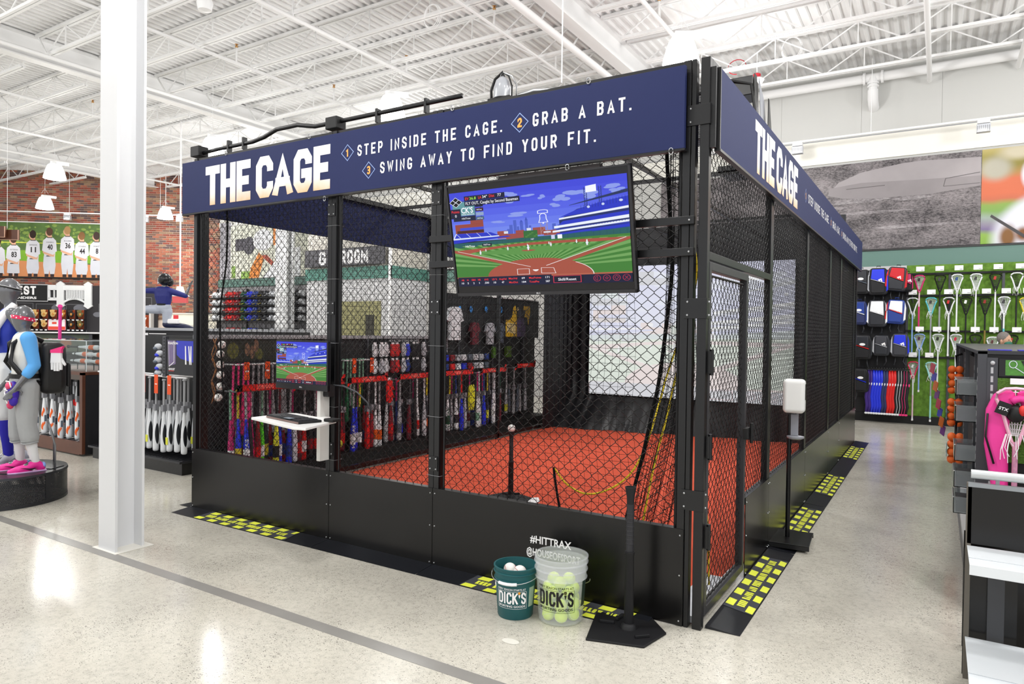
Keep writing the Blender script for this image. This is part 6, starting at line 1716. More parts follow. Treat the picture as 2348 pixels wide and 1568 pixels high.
# right end of the glove wall beyond the column: gloves, cream panel
for (s, z, c) in ((2.40, 1.86, 4), (2.38, 1.55, 4)):
    b_ = MB().prism(wf(s + .16, s - .16, z - .16, z + .15), PB_, .05, .06).build('glove_box', ob, gwall)
    mitt(s, z, lt[c], lt[1], 'white glove in the %s orange box right of the column' % ('upper' if z > 1.7 else 'lower'), group='white gloves right of the column')
MB().prism(wf(2.18, 2.12, .9, 2.35), PB_, .05, .3).build('end_post', mat('end_pale', '#c9c8c6', .5), gwall)
cp_ = thing('wall_board', 'cream board reading HOUSE OF SPORT below the brick wall near the cage', 'sign')
MB().prism(wf(1.6, -.2, 1.3, 2.06), PB_, .0, .05).build('panel', mat('board_cream', '#efe9d8', .5), cp_)
MB().prism(wf(1.68, 1.6, 1.0, 2.1), PB_, .0, .08).prism(wf(1.68, -.2, 2.06, 2.10), PB_, 0, .08).build('frame', mat('board_frame', '#d6d4ce', .5), cp_)
q = MB(); put_font(q, 'HOUSE OF SPORT', PB_, -1.25, 1.62, .07, 1.3, .02, None, .052); q.build('board_lettering', mat('letters_grey', '#a9a79f', .5), cp_)
MB().prism(wf(1.48, 1.32, 1.88, 2.02), PB_, .05, .07).build('red_sign', cm('#c8323c'), cp_)
q = MB()
for k in range(5): q.prism([(-.95 + k * .13, 1.42), (-.88 + k * .13, 1.42), (-.84 + k * .13, 1.37), (-.88 + k * .13, 1.32), (-.95 + k * .13, 1.32), (-.91 + k * .13, 1.37)], PB_, .1, .11)
tag(q.build('arrow_lettering', cm('#4038d8')), 'row of purple arrow shapes below the cream board', 'sign')

# ---- team photo mural
tm = thing('team_mural', 'wide mural photo of a youth baseball team seen from behind on brick wall', 'mural')
PM = (BW(0, 0, .03), -BU, Vector((0, 0, 1)))
s0, s1, z0, z1 = 8.6, 3.75, 3.24, 5.05
MB().prism(wf(s0, s1, z0, z1), PM, 0, .04).build('print_sheet', mat('mural_trees', '#56733a', .6, noise=.6, nscale=3.2), tm)
q = MB()
for k in range(140):
    rd2 = random.Random(k); q.flat(circ(-rd2.uniform(3.8, 8.5), rd2.uniform(4.3, 4.98), rd2.uniform(.03, .09), rd2.uniform(.02, .06), 7), PM, .0405)
q.build('tree_highlights', mat('mural_leaf', '#86a04c', .6, noise=.4, nscale=9), tm)
q = MB().flat(wf(s0, s1, 3.72, 4.12), PM, .042); q.build('grass_print', mat('mural_grass', '#79ab2c', .6, noise=.12, nscale=6), tm)
q = MB().flat([(-s0, z0), (-s1, z0), (-s1, 3.66), (-s0, 3.86)], PM, .0425); q.build('dirt_print', mat('mural_dirt', '#d08a5a', .6, noise=.08, nscale=5), tm)
q = MB().flat(wf(s0, s1, 4.36, 4.385), PM, .0428); q.build('fence_print', mat('mural_fence', '#dbe04c', .5), tm)
q = MB().prism(wf(s0, s1, z0 - .05, z0), PM, 0, .05); q.build('frame_bottom', print_black, tm)
q = MB().prism(wf(s0, s1, z1, z1 + .03), PM, 0, .06); q.build('frame_top', print_white, tm)
jw, pw, hw_, skin, sock = MB(), MB(), MB(), MB(), MB(); num = MB()
SX = lambda px: 7.11 - px / 230 * 3.19
SZ = lambda py: 5.02 - (py - 511.5) / 124 * 1.80
PLAYERS = [(-1, 545, '', .0), (34, 540, '83', 0), (78, 528, '11', .05), (116, 521, '40', 0), (157, 517, '36', 0), (190, 529, '44', 0), (224, 528, '8', 0), (258, 524, '', 0)]
hair = ['#3a2a24', '#4a3428', '#33251f', '#5a4030', '#b08a5c', '#86603c', '#4a3a34', '#33251f']
for i, (px, top, nn_, o_) in enumerate(PLAYERS):
    s = SX(px); zt = SZ(top); a = -s
    h = (zt - 3.24)
    hs = MB()
    hs.flat(circ(a, zt - .12, .105, .14, 14), PM, .046)
    hs.build('hair_print', mat('hair_' + hair[i][1:], hair[i], .8), tm)
    skin.flat(circ(a - .05, zt - .17, .08, .11, 12), PM, .0455).flat([(a - .05, zt - .2), (a + .07, zt - .2), (a + .08, zt - .36), (a - .07, zt - .36)], PM, .0455)
    jw.flat([(a - .08, zt - .31), (a + .1, zt - .31), (a + .21, zt - .42), (a + .235, zt - .78), (a + .19, zt - .80), (a + .18, zt - .95), (a - .17, zt - .95), (a - .17, zt - .80), (a - .235, zt - .76), (a - .2, zt - .42)], PM, .047)
    skin.flat([(a - .22, zt - .76), (a - .17, zt - .80), (a + .12, zt - .90), (a + .17, zt - .84), (a + .15, zt - .96), (a + .02, zt - .95), (a - .2, zt - .85)], PM, .049)
    pw.flat([(a - .18, zt - .94), (a + .18, zt - .94), (a + .2, zt - 1.25), (a + .16, 3.34), (a + .02, 3.34), (a + .0, zt - 1.4), (a - .02, 3.34), (a - .16, 3.34), (a - .2, zt - 1.25)], PM, .048)
    sock.flat(rect(a - .15, a - .03, z0 + .005, 3.36), PM, .0475).flat(rect(a + .03, a + .15, z0 + .005, 3.36), PM, .0475).flat([(a - .08, zt - .31), (a + .1, zt - .31), (a + .09, zt - .335), (a - .07, zt - .335)], PM, .0485).flat(rect(a - .1, a + .05, zt - .955, zt - .925), PM, .0488)
    if nn_: put_font(num, nn_, PM, a + .02, zt - .72, .17, .085 * len(nn_), .04, None, .0487, 'CENTER')
    if nn_: put_font(num, {'83': 'PATTERSON', '11': 'BANICK', '40': 'CAVERO', '36': 'KOZEK', '44': 'STARK', '8': 'WATT'}[nn_], PM, a + .02, zt - .50, .045, .24, .0, None, .0487, 'CENTER')
jw.build('shirts_print', mat('mural_shirt', '#d9d9e0', .6, noise=.05, nscale=6), tm)
pw.build('trousers_print', mat('mural_trousers', '#cfd1da', .6, noise=.06, nscale=6), tm)
skin.build('skin_print', mat('mural_skin', '#dba98c', .6), tm); sock.build('socks_print', mat('mural_sock', '#2e2326', .6), tm); num.build('numbers_print', mat('mural_number', '#2a2426', .6), tm)

# wooden stepped hanging sign in front of it
wd = thing('hanging_wood_sign', 'stepped dark wood box sign hanging at the left edge over the mural', 'sign', (-16.35, 3.2, 0), rz=radians(32))
for k, (x0, x1, zz0, zz1, d) in enumerate(((-1, .44, 3.46, 3.68, 0), (-1, .22, 3.50, 3.74, -.1), (-1, .04, 3.55, 3.79, -.2))):
    MB().box(x0, x1, d - .06, d, zz0, zz1).build('wood_step', wood, wd, bevel=.004)
    MB().box(x1 - .006, x1 + .006, d - .062, d - .05, zz0, zz1).box(x0, x1, d - .064, d - .06, zz0 - .004, zz0 + .006).build('light_edge', mat('edge_light', '#c99f86', .4), wd)
for x in (.2, -.3): MB().tube([(x, -.05, 3.7), (x, -.05, 6.7)], .005, 5).build('hanging_cable', print_white, wd)
hs_ = thing('hanging_sign', 'white hanging sign with a red base on a long rod near the brick wall', 'sign', (-14.6, 6.3, 0), rz=radians(32))
MB().tube([(0, 0, 2.6), (0, 0, 6.6)], .02, 8).build('rod', print_white, hs_)
MB().prism([(-.22, 2.36), (.22, 2.36), (.1, 2.44), (.05, 2.6), (-.05, 2.6), (-.1, 2.44)], PL((0, 0, 0), (1, 0, 0), (0, 0, 1)), -.06, .06).build('white_hood', print_white, hs_)
MB().box(-.16, .18, -.05, .05, 2.2, 2.355).build('red_base', cm('#d85a5c'), hs_)

# ================================================================== HELMET WALL (far wall, left part)
hf = thing('helmet_display', 'tall black shelving filled with batting helmets on the far wall', 'shelving')
MB().box(-19.8, -15.0, 10.95, 11.1, .3, 2.95).build('back_panel', mat('helmet_back', '#8c8a8c', .6), hf)
SHZ = [2.60, 2.35, 2.10, 1.85, 1.42]
for z in SHZ: MB().box(-19.75, -15.2, 10.6, 10.95, z - .03, z).build('shelf', black_mat, hf)
for x in (-19.75, -18.2, -16.6, -15.25): MB().box(x, x + .05, 10.9, 10.95, .3, 2.9).build('upright', black_mat, hf)
MB().box(-19.75, -15.2, 10.5, 10.95, .2, 1.30).build('lower_cabinet', mat('white_cabinet', '#dfe0e4', .5), hf)
MB().box(-19.1, -18.9, 10.48, 10.5, 1.2, 1.45).build('end_sign', cm('#2c35b8'), hf)
hm_ = MB(); hm_.ball((0, 0, .09), (.115, .125, .115), 12, 8)
hm_.prism([(-.09, .0), (.09, .0), (.07, -.10), (-.07, -.10)], PL((0, -.08, .075), (1, 0, 0), (0, 1, 0)), 0, .02)
hme = hm_.mesh('helmet_shell', [print_white], 60)
ear = MB().ball((-.1, .0, .03), (.03, .06, .06), 8, 6).ball((.1, .0, .03), (.03, .06, .06), 8, 6).mesh('ear_guard', [print_white], 180)
face = MB().tube([(-.09, -.10, .06), (-.05, -.15, .03), (.05, -.15, .03), (.09, -.10, .06)], .008, 4).mesh('face_bar', [print_white], 180)
hc = ['#eceff2', '#eceff2', '#d8201e', '#d8201e', '#8e1420', '#124a34', '#2336d8', '#27408f', '#17171b', '#2b2d33', '#b9bcc2', '#eceff2', '#eceff2', '#27408f', '#27408f', '#2b2d33', '#a8a9ac']
hx_ = [-19.55, -19.25, -18.85, -18.6, -18.33, -18.05, -17.75, -17.47, -17.2, -16.95, -16.68, -16.45, -16.22, -15.95, -15.72, -15.52, -15.33]
for r_, z in enumerate(SHZ):
    for i, (x, c) in enumerate(zip(hx_, hc)):
        if r_ == 4 and i in (0, 1): continue
        c2 = c if (i + r_) % 6 != 3 else ('#17171b' if c != '#17171b' else '#b9bcc2')
        row = ['top', 'second', 'third', 'fourth', 'bottom'][r_]
        t = thing('batting_helmet', '%s batting helmet, %s from left on the %s helmet shelf' % (CN[c], ORD[i], row), 'helmet', (x, 10.72, z), group='batting helmets on the far shelves')
        link('helmet_shell', hme, t, material=cm(c, .25)); link('ear_guard', ear, t, material=cm(c2, .25))
        link('face_bar', face, t, material=cm('#d2bf2c' if i in (7, 8) else ('#e6e83a' if (i, r_) in ((5, 1), (5, 2), (5, 3)) else '#b9bcc2'), .4))
hcol = MB().box(-15.80, -15.3, 10.1, 10.16, 0, 6.36).box(-15.80, -15.3, 10.34, 10.4, 0, 6.36).box(-15.6, -15.5, 10.16, 10.34, 0, 6.36)
tag(hcol.build('steel_column', colm), 'white steel column standing before the helmet shelves', 'column')
# colour mural with a player, above the helmets
cmu = thing('wall_mural', 'colour mural of a player with an orange glove above the helmet shelves', 'mural')
PC = PL((0, 11.15, 0), (1, 0, 0), (0, 0, 1))
MB().prism(rect(-19.95, -19.37, 3.25, 5.2), PC, -.02, 0).build('grey_panel', mat('column_grey', '#9c9ba2', .6), cmu)
MB().prism(rect(-19.37, -14.3, 3.25, 5.05), PC, -.02, 0).build('print_sheet', mat('mural_pale', '#d8dacb', .6, noise=.12, nscale=2), cmu)
MB().prism(rect(-20.0, -14.0, 3.24, 3.26), PC, 0, .03).build('ledge', black_metal, cmu)
for nm, c, pgs in (('green_print', '#8fb25a', [rect(-19.3, -19.1, 3.3, 3.7), rect(-18.8, -18.3, 3.26, 3.5), rect(-15.2, -14.4, 3.27, 3.5)]), ('orange_print', '#d9873c', [[(-18.4, 3.27), (-17.9, 3.27), (-17.65, 3.9), (-17.9, 4.1), (-18.3, 3.6)], rect(-17.2, -17.0, 4.3, 4.9)]),
                   ('shirt_print', '#eef0f5', [[(-17.7, 3.27), (-15.9, 3.27), (-15.9, 4.2), (-16.7, 4.1), (-17.2, 3.7)], circ(-17.7, 4.5, .5, .35)]), ('dark_print', '#55545c', [circ(-18.4, 4.35, .3, .3), rect(-19.1, -18.6, 4.2, 4.6)]), ('red_print', '#b0503c', [rect(-15.2, -14.7, 3.7, 4.0), [(-17.8, 4.0), (-17.5, 4.0), (-17.1, 3.7), (-17.2, 3.6)]])):
    q = MB()
    for i, pg in enumerate(pgs): q.flat(pg, PC, .002 + .0005 * len(nm) % .01)
    q.build(nm, mat('mural_' + nm, c, .6, noise=.12, nscale=5), cmu)
# fitting room box
fr_ = MB().box(-14.0, -10.87, 9.72, 11.18, 0, 2.96).build('wall_fitting', mat('fitting_wall', '#c4c4c6', .6)); fr_.name = 'wall_side'; struct(fr_)
MB().box(-14.02, -10.85, 9.68, 11.18, 2.955, 3.27).build('green_band', mat('fitting_green', '#4f7f73', .5), fr_)
MB().box(-14.0, -10.88, 9.75, 11.18, 3.27, 4.6).build('upper_wall', mat('fitting_upper', '#b5b1a8', .6), fr_)
MB().box(-10.91, -10.85, 9.66, 9.72, 0, 4.6).build('corner_bead', print_white, fr_)
MB().box(-12.62, -11.2, 9.70, 9.722, 0.0, 2.36).build('doorway_panel', mat('doorway_olive', '#8d8a62', .7), fr_)
MB().box(-11.72, -11.42, 9.69, 9.70, 0.0, 2.0).build('doorway_gap', mat('doorway_dark', '#3a3830', .7), fr_)
sr = thing('room_sign', 'dark sign board with white capitals ROOM above the green band', 'sign')
PR = PL((0, 9.6, 0), (1, 0, 0), (0, 0, 1))
MB().prism(rect(-13.95, -11.0, 3.32, 3.78), PR, -.04, 0).build('panel', mat('room_sign_grey', '#4a494e', .5), sr)
q = MB()
for pg in block('ROOM', -12.56, -11.56, 3.36, 3.72, .038, gap=.2): q.flat(pg, PR, .002)
for pg in glyph('G', -13.38, 3.36, .26, .36, .038): q.flat(pg, PR, .002)
q.build('sign_lettering', print_white, sr)

# ================================================================== RIGHT FAR WALL: murals, lacrosse, backpacks
mm = thing('wall_mural', 'grey photo mural of a pitching rubber in gravel on the far wall', 'mural')
PW2 = PL((0, 11.15, 0), (1, 0, 0), (0, 0, 1))
def gravel(name, a, b, sc):
    m = bpy.data.materials.new(name); m.use_nodes = True; nt = m.node_tree; N = nt.nodes; L = nt.links
    tc = N.new('ShaderNodeTexCoord'); mp = N.new('ShaderNodeMapping'); mp.inputs['Scale'].default_value = (1, 1, 1.9); L.new(tc.outputs['Object'], mp.inputs[0])
    n1 = N.new('ShaderNodeTexNoise'); n1.inputs['Scale'].default_value = sc; n1.inputs['Detail'].default_value = 8; n1.inputs['Roughness'].default_value = .75; L.new(mp.outputs[0], n1.inputs[0])
    n2 = N.new('ShaderNodeTexNoise'); n2.inputs['Scale'].default_value = 1.7; n2.inputs['Detail'].default_value = 3; L.new(mp.outputs[0], n2.inputs[0])
    ad = N.new('ShaderNodeMath'); ad.operation = 'MULTIPLY_ADD'; ad.inputs[1].default_value = .55; L.new(n2.outputs[0], ad.inputs[0]); L.new(n1.outputs[0], ad.inputs[2])
    r = N.new('ShaderNodeValToRGB'); r.color_ramp.elements[0].position = .62; r.color_ramp.elements[0].color = srgb(a); r.color_ramp.elements[1].position = 1.15; r.color_ramp.elements[1].color = srgb(b)
    r.color_ramp.elements[1].position = .92
    L.new(ad.outputs[0], r.inputs[0]); L.new(r.outputs[0], N['Principled BSDF'].inputs['Base Color']); N['Principled BSDF'].inputs['Roughness'].default_value = .6
    return m
MB().prism(rect(-4.2, 1.72, 3.275, 4.95), PW2, -.03, 0).build('print_sheet', gravel('mural_gravel', '#2c282b', '#8f888a', 24), mm)
q = MB().flat([(-.78, 4.38), (-.60, 4.60), (-.2, 4.76), (.5, 4.86), (.8, 4.87), (1.715, 4.83), (1.715, 4.32), (.9, 4.24), (0, 4.24), (-.5, 4.28)], PW2, .002)
q.build('slab_print', mat('slab_grey', '#9f999b', .6, noise=.12, nscale=3), mm)
q = MB().flat([(-.76, 4.50), (-.2, 4.56), (.9, 4.52), (1.715, 4.50), (1.715, 4.32), (.9, 4.24), (0, 4.24), (-.5, 4.28), (-.78, 4.36)], PW2, .003)
q.build('slab_side_print', mat('slab_side', '#8e888a', .6, noise=.1, nscale=5), mm)
q = MB()
for pg in stroke([(-.45, 4.46), (.2, 4.475)], .006) + stroke([(1.15, 4.36), (1.18, 4.50), (1.7, 4.56)], .006, False) + stroke([(1.15, 4.36), (1.7, 4.37)], .005, False): q.flat(pg, PW2, .004)
q.build('slab_line_print', mat('slab_line', '#5d585a', .6), mm)
q = MB()
for (x0, z0_, l, h) in ((-.9, 4.22, 1.3, .05), (.3, 4.2, .7, .04), (-.6, 3.98, 1.4, .03), (0, 3.68, 1.5, .035), (-1.2, 4.1, .8, .05), (-2.5, 3.9, 1.5, .05)):
    q.flat([(x0, z0_), (x0 + l * .3, z0_ + h), (x0 + l * .8, z0_ + h * .7), (x0 + l, z0_), (x0 + l * .6, z0_ - h * .8), (x0 + l * .2, z0_ - h)], PW2, .0015)
q.build('light_gravel_print', gravel('mural_gravel_light', '#5f595c', '#a9a3a5', 14), mm)
m2 = thing('wall_mural', 'blurred colour mural of a player in white at the right edge', 'mural')
def blur_mat():
    m = bpy.data.materials.new('mural_blur'); m.use_nodes = True; nt = m.node_tree; N = nt.nodes; L = nt.links
    tc = N.new('ShaderNodeTexCoord'); sp = N.new('ShaderNodeSeparateXYZ')
    nz = N.new('ShaderNodeTexNoise'); nz.inputs['Scale'].default_value = 2.2; nz.inputs['Detail'].default_value = 1
    L.new(tc.outputs['Object'], nz.inputs[0]); L.new(tc.outputs['Object'], sp.inputs[0])
    a = N.new('ShaderNodeMath'); a.operation = 'MULTIPLY_ADD'; a.inputs[1].default_value = .12; L.new(nz.outputs[0], a.inputs[0]); L.new(sp.outputs[2], a.inputs[2])
    mr = N.new('ShaderNodeMapRange'); mr.inputs[1].default_value = 3.30; mr.inputs[2].default_value = 5.0; L.new(a.outputs[0], mr.inputs[0])
    r = N.new('ShaderNodeValToRGB'); e = r.color_ramp.elements; e[0].position = 0; e[0].color = srgb('#7fa83a'); e[1].position = 1; e[1].color = srgb('#b7a86a')
    for p, c in ((.10, '#86a84a'), (.16, '#77678e'), (.22, '#8d8896'), (.28, '#96a59a'), (.36, '#7aa050'), (.42, '#84a04c'), (.48, '#c0684a'), (.54, '#cc6a48'), (.70, '#c96a48'), (.76, '#a8824a'), (.82, '#8b7f38'), (.92, '#93893f')):
        q = e.new(p); q.color = srgb(c)
    L.new(mr.outputs[0], r.inputs[0]); cur = r.outputs[0]
    for (cx, cz, rx, rz, c, soft) in ((1.93, 4.60, .22, .20, '#a9a596', .5), (2.25, 4.86, .25, .12, '#c8bfa6', .6), (3.05, 3.30, 1.15, .92, '#d9dae4', .10), (2.46, 4.45, .16, .26, '#dcdde6', .25), (2.12, 3.38, .12, .2, '#7d5426', .5), (2.34, 3.42, .11, .12, '#7a4a20', .5)):
        mp = N.new('ShaderNodeMapping'); mp.vector_type = 'POINT'; mp.inputs['Location'].default_value = (-cx / rx, 0, -cz / rz); mp.inputs['Scale'].default_value = (1 / rx, 0, 1 / rz)
        L.new(tc.outputs['Object'], mp.inputs[0]); ln = N.new('ShaderNodeVectorMath'); ln.operation = 'LENGTH'; L.new(mp.outputs[0], ln.inputs[0])
        m3 = N.new('ShaderNodeMapRange'); m3.interpolation_type = 'SMOOTHSTEP'; m3.inputs[1].default_value = 1 - soft; m3.inputs[2].default_value = 1 + soft; m3.inputs[3].default_value = 1; m3.inputs[4].default_value = 0
        L.new(ln.outputs['Value'], m3.inputs[0]); mx = N.new('ShaderNodeMix'); mx.data_type = 'RGBA'; mx.inputs[7].default_value = srgb(c)
        L.new(m3.outputs[0], mx.inputs[0]); L.new(cur, mx.inputs[6]); cur = mx.outputs[2]
    L.new(cur, N['Principled BSDF'].inputs['Base Color']); N['Principled BSDF'].inputs['Roughness'].default_value = .6
    return m
MB().prism(rect(1.725, 6, 3.275, 4.95), PW2, -.03, 0).build('print_sheet', blur_mat(), m2)
MB().flat([(1.86, 3.75), (2.4, 3.31), (2.42, 3.36), (1.88, 3.79)], PW2, .002).build('bat_print', cm('#2a2428'), m2)

lw = thing('lacrosse_wall', 'wall panels of artificial turf and black slatboard holding sticks and bags', 'wall display')
turfp = mat('turf_wall', '#5f8530', .95, noise=.7, nscale=14, bump=1)
MB().box(.60, 4, 11.05, 11.12, .15, 2.93).build('turf_panel', turfp, lw)
MB().box(-.6, .60, 11.05, 11.12, .15, 2.86).build('slat_panel', mat('slat_panel', '#222124', .5), lw)
for k in range(9): MB().box(-.6, .6, 11.04, 11.05, .45 + k * .28, .465 + k * .28).build('slat_groove', black_mat, lw)
MB().box(-.6, .6, 11.03, 11.06, 2.86, 2.93).build('head_rail', mat('rail_pale', '#bcbcbe', .5), lw)
MB().box(-.6, 4, 11.0, 11.12, 0, .15).build('plinth', black_mat, lw)
for z in (2.745, 2.345, 1.70, 1.22): MB().box(.60, 4, 11.0, 11.05, z, z + .035).build('black_rail', black_mat, lw)
for x in (.6, 1.26, 2.05): MB().box(x, x + .04, 11.02, 11.05, .15, 2.75).build('slotted_upright', MATS['upright_grey'], lw)
st = {'w': cm('#e9ecf0'), 'k': cm('#141416'), 'pk': cm('#d8307a'), 'aq': cm('#5fc4cf'), 'pb': cm('#8fb0e8'), 'y': cm('#d9c83a'), 'rp': cm('#e0305e'), 'g': cm('#9a9ca2'), 'go': cm('#8a7438'), 'lp': cm('#e6c3d0'), 'pa': cm('#9fdcd8')}
net_w, net_k = cm('#f2f3f5'), cm('#1a1a1c')
S_ = [ # px-based x, top z, head, shaft, length, net, label, tag
 (.81, 2.73, 'pk', 'lp', 1.02, net_w, 'pink-rimmed lacrosse stick, first from left in the top row', '#1a1a1a', 'pk'),
 (1.13, 2.73, 'k', 'k', 1.02, net_k, 'all-black lacrosse stick, second in the top row', '#333336', 'g'),
 (1.39, 2.73, 'w', 'w', 1.02, net_w, 'white lacrosse stick with blue marks, third in the top row', '#2a4a8a', None),
 (1.67, 2.73, 'w', 'w', 1.02, net_w, 'white lacrosse stick with long fringe, fourth in the top row', '#333336', None),
 (1.95, 2.73, 'k', 'w', 1.02, net_k, 'black-headed lacrosse stick with white shaft, fifth in the top row', '#b02a2a', None),
 (2.25, 2.73, 'w', 'k', 1.0, net_k, 'white-headed lacrosse stick with black shaft, last in the top row', None, None),
 (.71, 2.32, 'w', 'pb', 1.03, net_k, 'white lacrosse stick with pale blue shaft at the left of the second row', None, 'pb'),
 (1.0, 2.32, 'aq', 'g', 1.03, net_w, 'aqua-headed lacrosse stick in the second row', '#333336', None),
 (1.27, 2.32, 'w', 'w', 1.03, net_k, 'white lacrosse stick with black lacing and red tag in the second row', '#c02020', None),
 (1.53, 2.32, 'k', 'k', 1.0, net_k, 'slim black lacrosse stick with white tag in the second row', '#f0f0f0', None),
 (1.81, 2.32, 'k', 'k', 1.03, net_k, 'black lacrosse stick with gold-marked shaft in the second row', '#8a1a1a', 'go'),
 (2.08, 2.32, 'w', 'w', 1.0, net_w, 'white lacrosse stick with aqua end, above the person in the second row', '#333336', 'aq'),
 (2.38, 2.30, 'y', 'w', 1.0, net_w, 'yellow-headed lacrosse stick cut by the right edge', None, None),
 (.83, 1.66, 'pb', 'pb', 1.04, net_w, 'pale blue lacrosse stick at the left of the third row', '#4a1a3a', None),
 (1.12, 1.66, 'w', 'w', 1.04, net_w, 'white lacrosse stick with black tag, second in the third row', '#1a1a1a', None),
 (1.39, 1.66, 'w', 'w', 1.0, net_w, 'white lacrosse stick half hidden behind the gondola in the third row', '#c02040', None),
 (1.68, 1.66, 'k', 'k', 1.0, net_k, 'black lacrosse head peeping over the gondola in the third row', '#333336', None),
 (1.93, 1.62, 'w', 'w', 1.0, net_w, 'white lacrosse head just left of the person', '#5a3030', None),
 (2.2, 1.66, 'k', 'k', 1.0, net_k, 'black lacrosse head with red tag just right of the person', '#c02020', None),
 (.74, 1.15, 'rp', 'w', 1.06, net_w, 'hot pink lacrosse head on a white shaft in the lowest row', '#e8e8e8', 'lp'),
 (1.02, 1.15, 'pa', 'g', 1.06, net_w, 'pale aqua lacrosse stick in the lowest row', None, 'pa')]
for i, (x, z, h_, s_, L_, nm_, lab, tg, gp) in enumerate(S_):
    stick((x, 10.93, z), st[h_], st[s_], lab, 'lacrosse sticks on the turf wall', L_, 1.05, net_m=nm_, tagc=tg, fringe=(h_ not in ('k', 'pk')), seed=i, grip=st[gp] if gp else None, fr_r=.012)
cardrows = [(2.84, (.82, 1.12, 1.41, 1.69, 1.98, 2.29)), (2.42, (.71, 1.0, 1.26, 1.53, 1.82, 2.10, 2.4)), (1.75, (.83, 1.1, 1.37, 1.67, 1.94, 2.26)), (1.28, (.73, .99))]
rown = ['top', 'second', 'third', 'lowest']
for r_, (z, xs2) in enumerate(cardrows):
    for k, x in enumerate(xs2):
        t = tag(MB().box(x - .065, x + .065, 10.86, 10.864, z - .04, z + .045).build('price_card', print_white), 'white price card, %s from left in the %s row on the turf wall' % (ORD[k], rown[r_]), 'price card', 'price cards on the turf wall')
        MB().box(x + .01, x + .055, 10.859, 10.86, z - .03, z - .015).build('card_print', cm('#a8a9ac'), t)
# backpacks
def backpack(x, z, w, h, c1, c2, c3, label, tilt=0, logo='A'):
    t = thing('backpack', label, 'backpack', (x, 10.78, z)); t.rotation_euler = (0, radians(tilt), 0)
    P = PL((0, 0, 0), (1, 0, 0), (0, 0, 1))
    body = [(-w / 2 * .75, h / 2), (w / 2 * .75, h / 2), (w / 2, h * .25), (w / 2, -h * .40), (w / 2 * .8, -h / 2), (-w / 2 * .8, -h / 2), (-w / 2, -h * .40), (-w / 2, h * .25)]
    padded(body, -.10, .10, 'main_compartment', c2, t, P, .03)
    up = [(-w * .30, h * .45), (w * .30, h * .45), (w * .34, -.02), (-w * .36, h * .10)]
    padded(up, .095, .125, 'upper_panel', c1, t, P, .012)
    MB().prism([(-w * .36, h * .10), (w * .34, -.02), (w * .34, -.035), (-w * .36, h * .085)], P, .12, .13).build('zip_line', c3, t)
    lo = [(-w * .36, h * .07), (w * .34, -.045), (w * .33, -h * .42), (-w * .33, -h * .42)]
    padded(lo, .09, .118, 'lower_pocket', c2, t, P, .012)
    for s_ in (-1, 1): padded([(s_ * w * .42, h * .42), (s_ * w * .5, h * .2), (s_ * w * .52, -h * .3), (s_ * w * .42, -h * .38)], -.05, .11, 'side_pocket', c1 if s_ > 0 else c3, t, P, .01)
    MB().tube([(-.03, 0, h / 2), (-.03, 0, h / 2 + .04), (.03, 0, h / 2 + .04), (.03, 0, h / 2)], .008, 5).build('haul_loop', c2, t)
    q = MB()
    if logo == 'A': q.prism([(.0, .03), (.06, .06), (.075, .0), (.055, .0), (.045, .03), (.03, .0)], P, .126, .128)
    else: q.prism(circ(0, h * .12, .05, .024, 16), P, .126, .13)
    q.build('logo', print_white, t)
    return t
B = lambda h: cm(h, .55)
backpack(-.13, 2.62, .30, .46, B('#2b2d33'), B('#17171b'), B('#5b6572'), 'plain black backpack, top row beside the cage end', logo='O')
backpack(.155, 2.62, .33, .50, B('#2336d8'), B('#17171b'), B('#b9bcc2'), 'blue and black backpack in the top row')
backpack(.455, 2.66, .34, .44, B('#c8202a'), B('#2b2d33'), B('#d8201e'), 'red and black backpack tilted at the right of the top row', 6)
backpack(-.15, 2.04, .28, .44, B('#27408f'), B('#27305c'), B('#eceff2'), 'navy backpack with red stripes, second row beside the cage end', logo='O')
backpack(.15, 2.03, .33, .50, B('#eceff2'), B('#2b2d33'), B('#eceff2'), 'white and black backpack in the second row')
backpack(.45, 2.06, .32, .44, B('#eceff2'), B('#27408f'), B('#d8201e'), 'white and navy backpack with red trim in the second row', 4)
backpack(-.08, 1.40, .32, .46, B('#2b2d33'), B('#17171b'), B('#d8201e'), 'red-sided black backpack in the third row', logo='O')
backpack(.23, 1.44, .28, .38, B('#3a3b42'), B('#2b2d33'), B('#b9bcc2'), 'charcoal backpack in the middle of the third row')
backpack(.53, 1.45, .29, .42, B('#2336d8'), B('#3a3b42'), B('#b9bcc2'), 'blue backpack at the right of the third row')
backpack(-.10, .78, .28, .44, B('#17171b'), B('#17171b'), B('#2336d8'), 'black backpack with blue sides at the bottom by the cage', logo='O')
bt2 = backpack(.62, 2.60, .18, .34, B('#c22a6e'), B('#17171b'), B('#c22a6e'), 'magenta and black backpack hidden behind the tilted red one'); bt2.location.y = 10.9
for sd in [c for c in bpy.data.objects if c.name.startswith('backpack')]:
    m = MB(); rr5 = random.Random(sd.name)
    for dx in (-.07, .07): m.tube([(dx, .05, -.2), (dx + rr5.uniform(-.02, .02), .03, -.3), (dx + rr5.uniform(-.03, .03), .04, -.37)], .012, 5)
    m.build('strap_ends', B('#2b2d33'), sd)
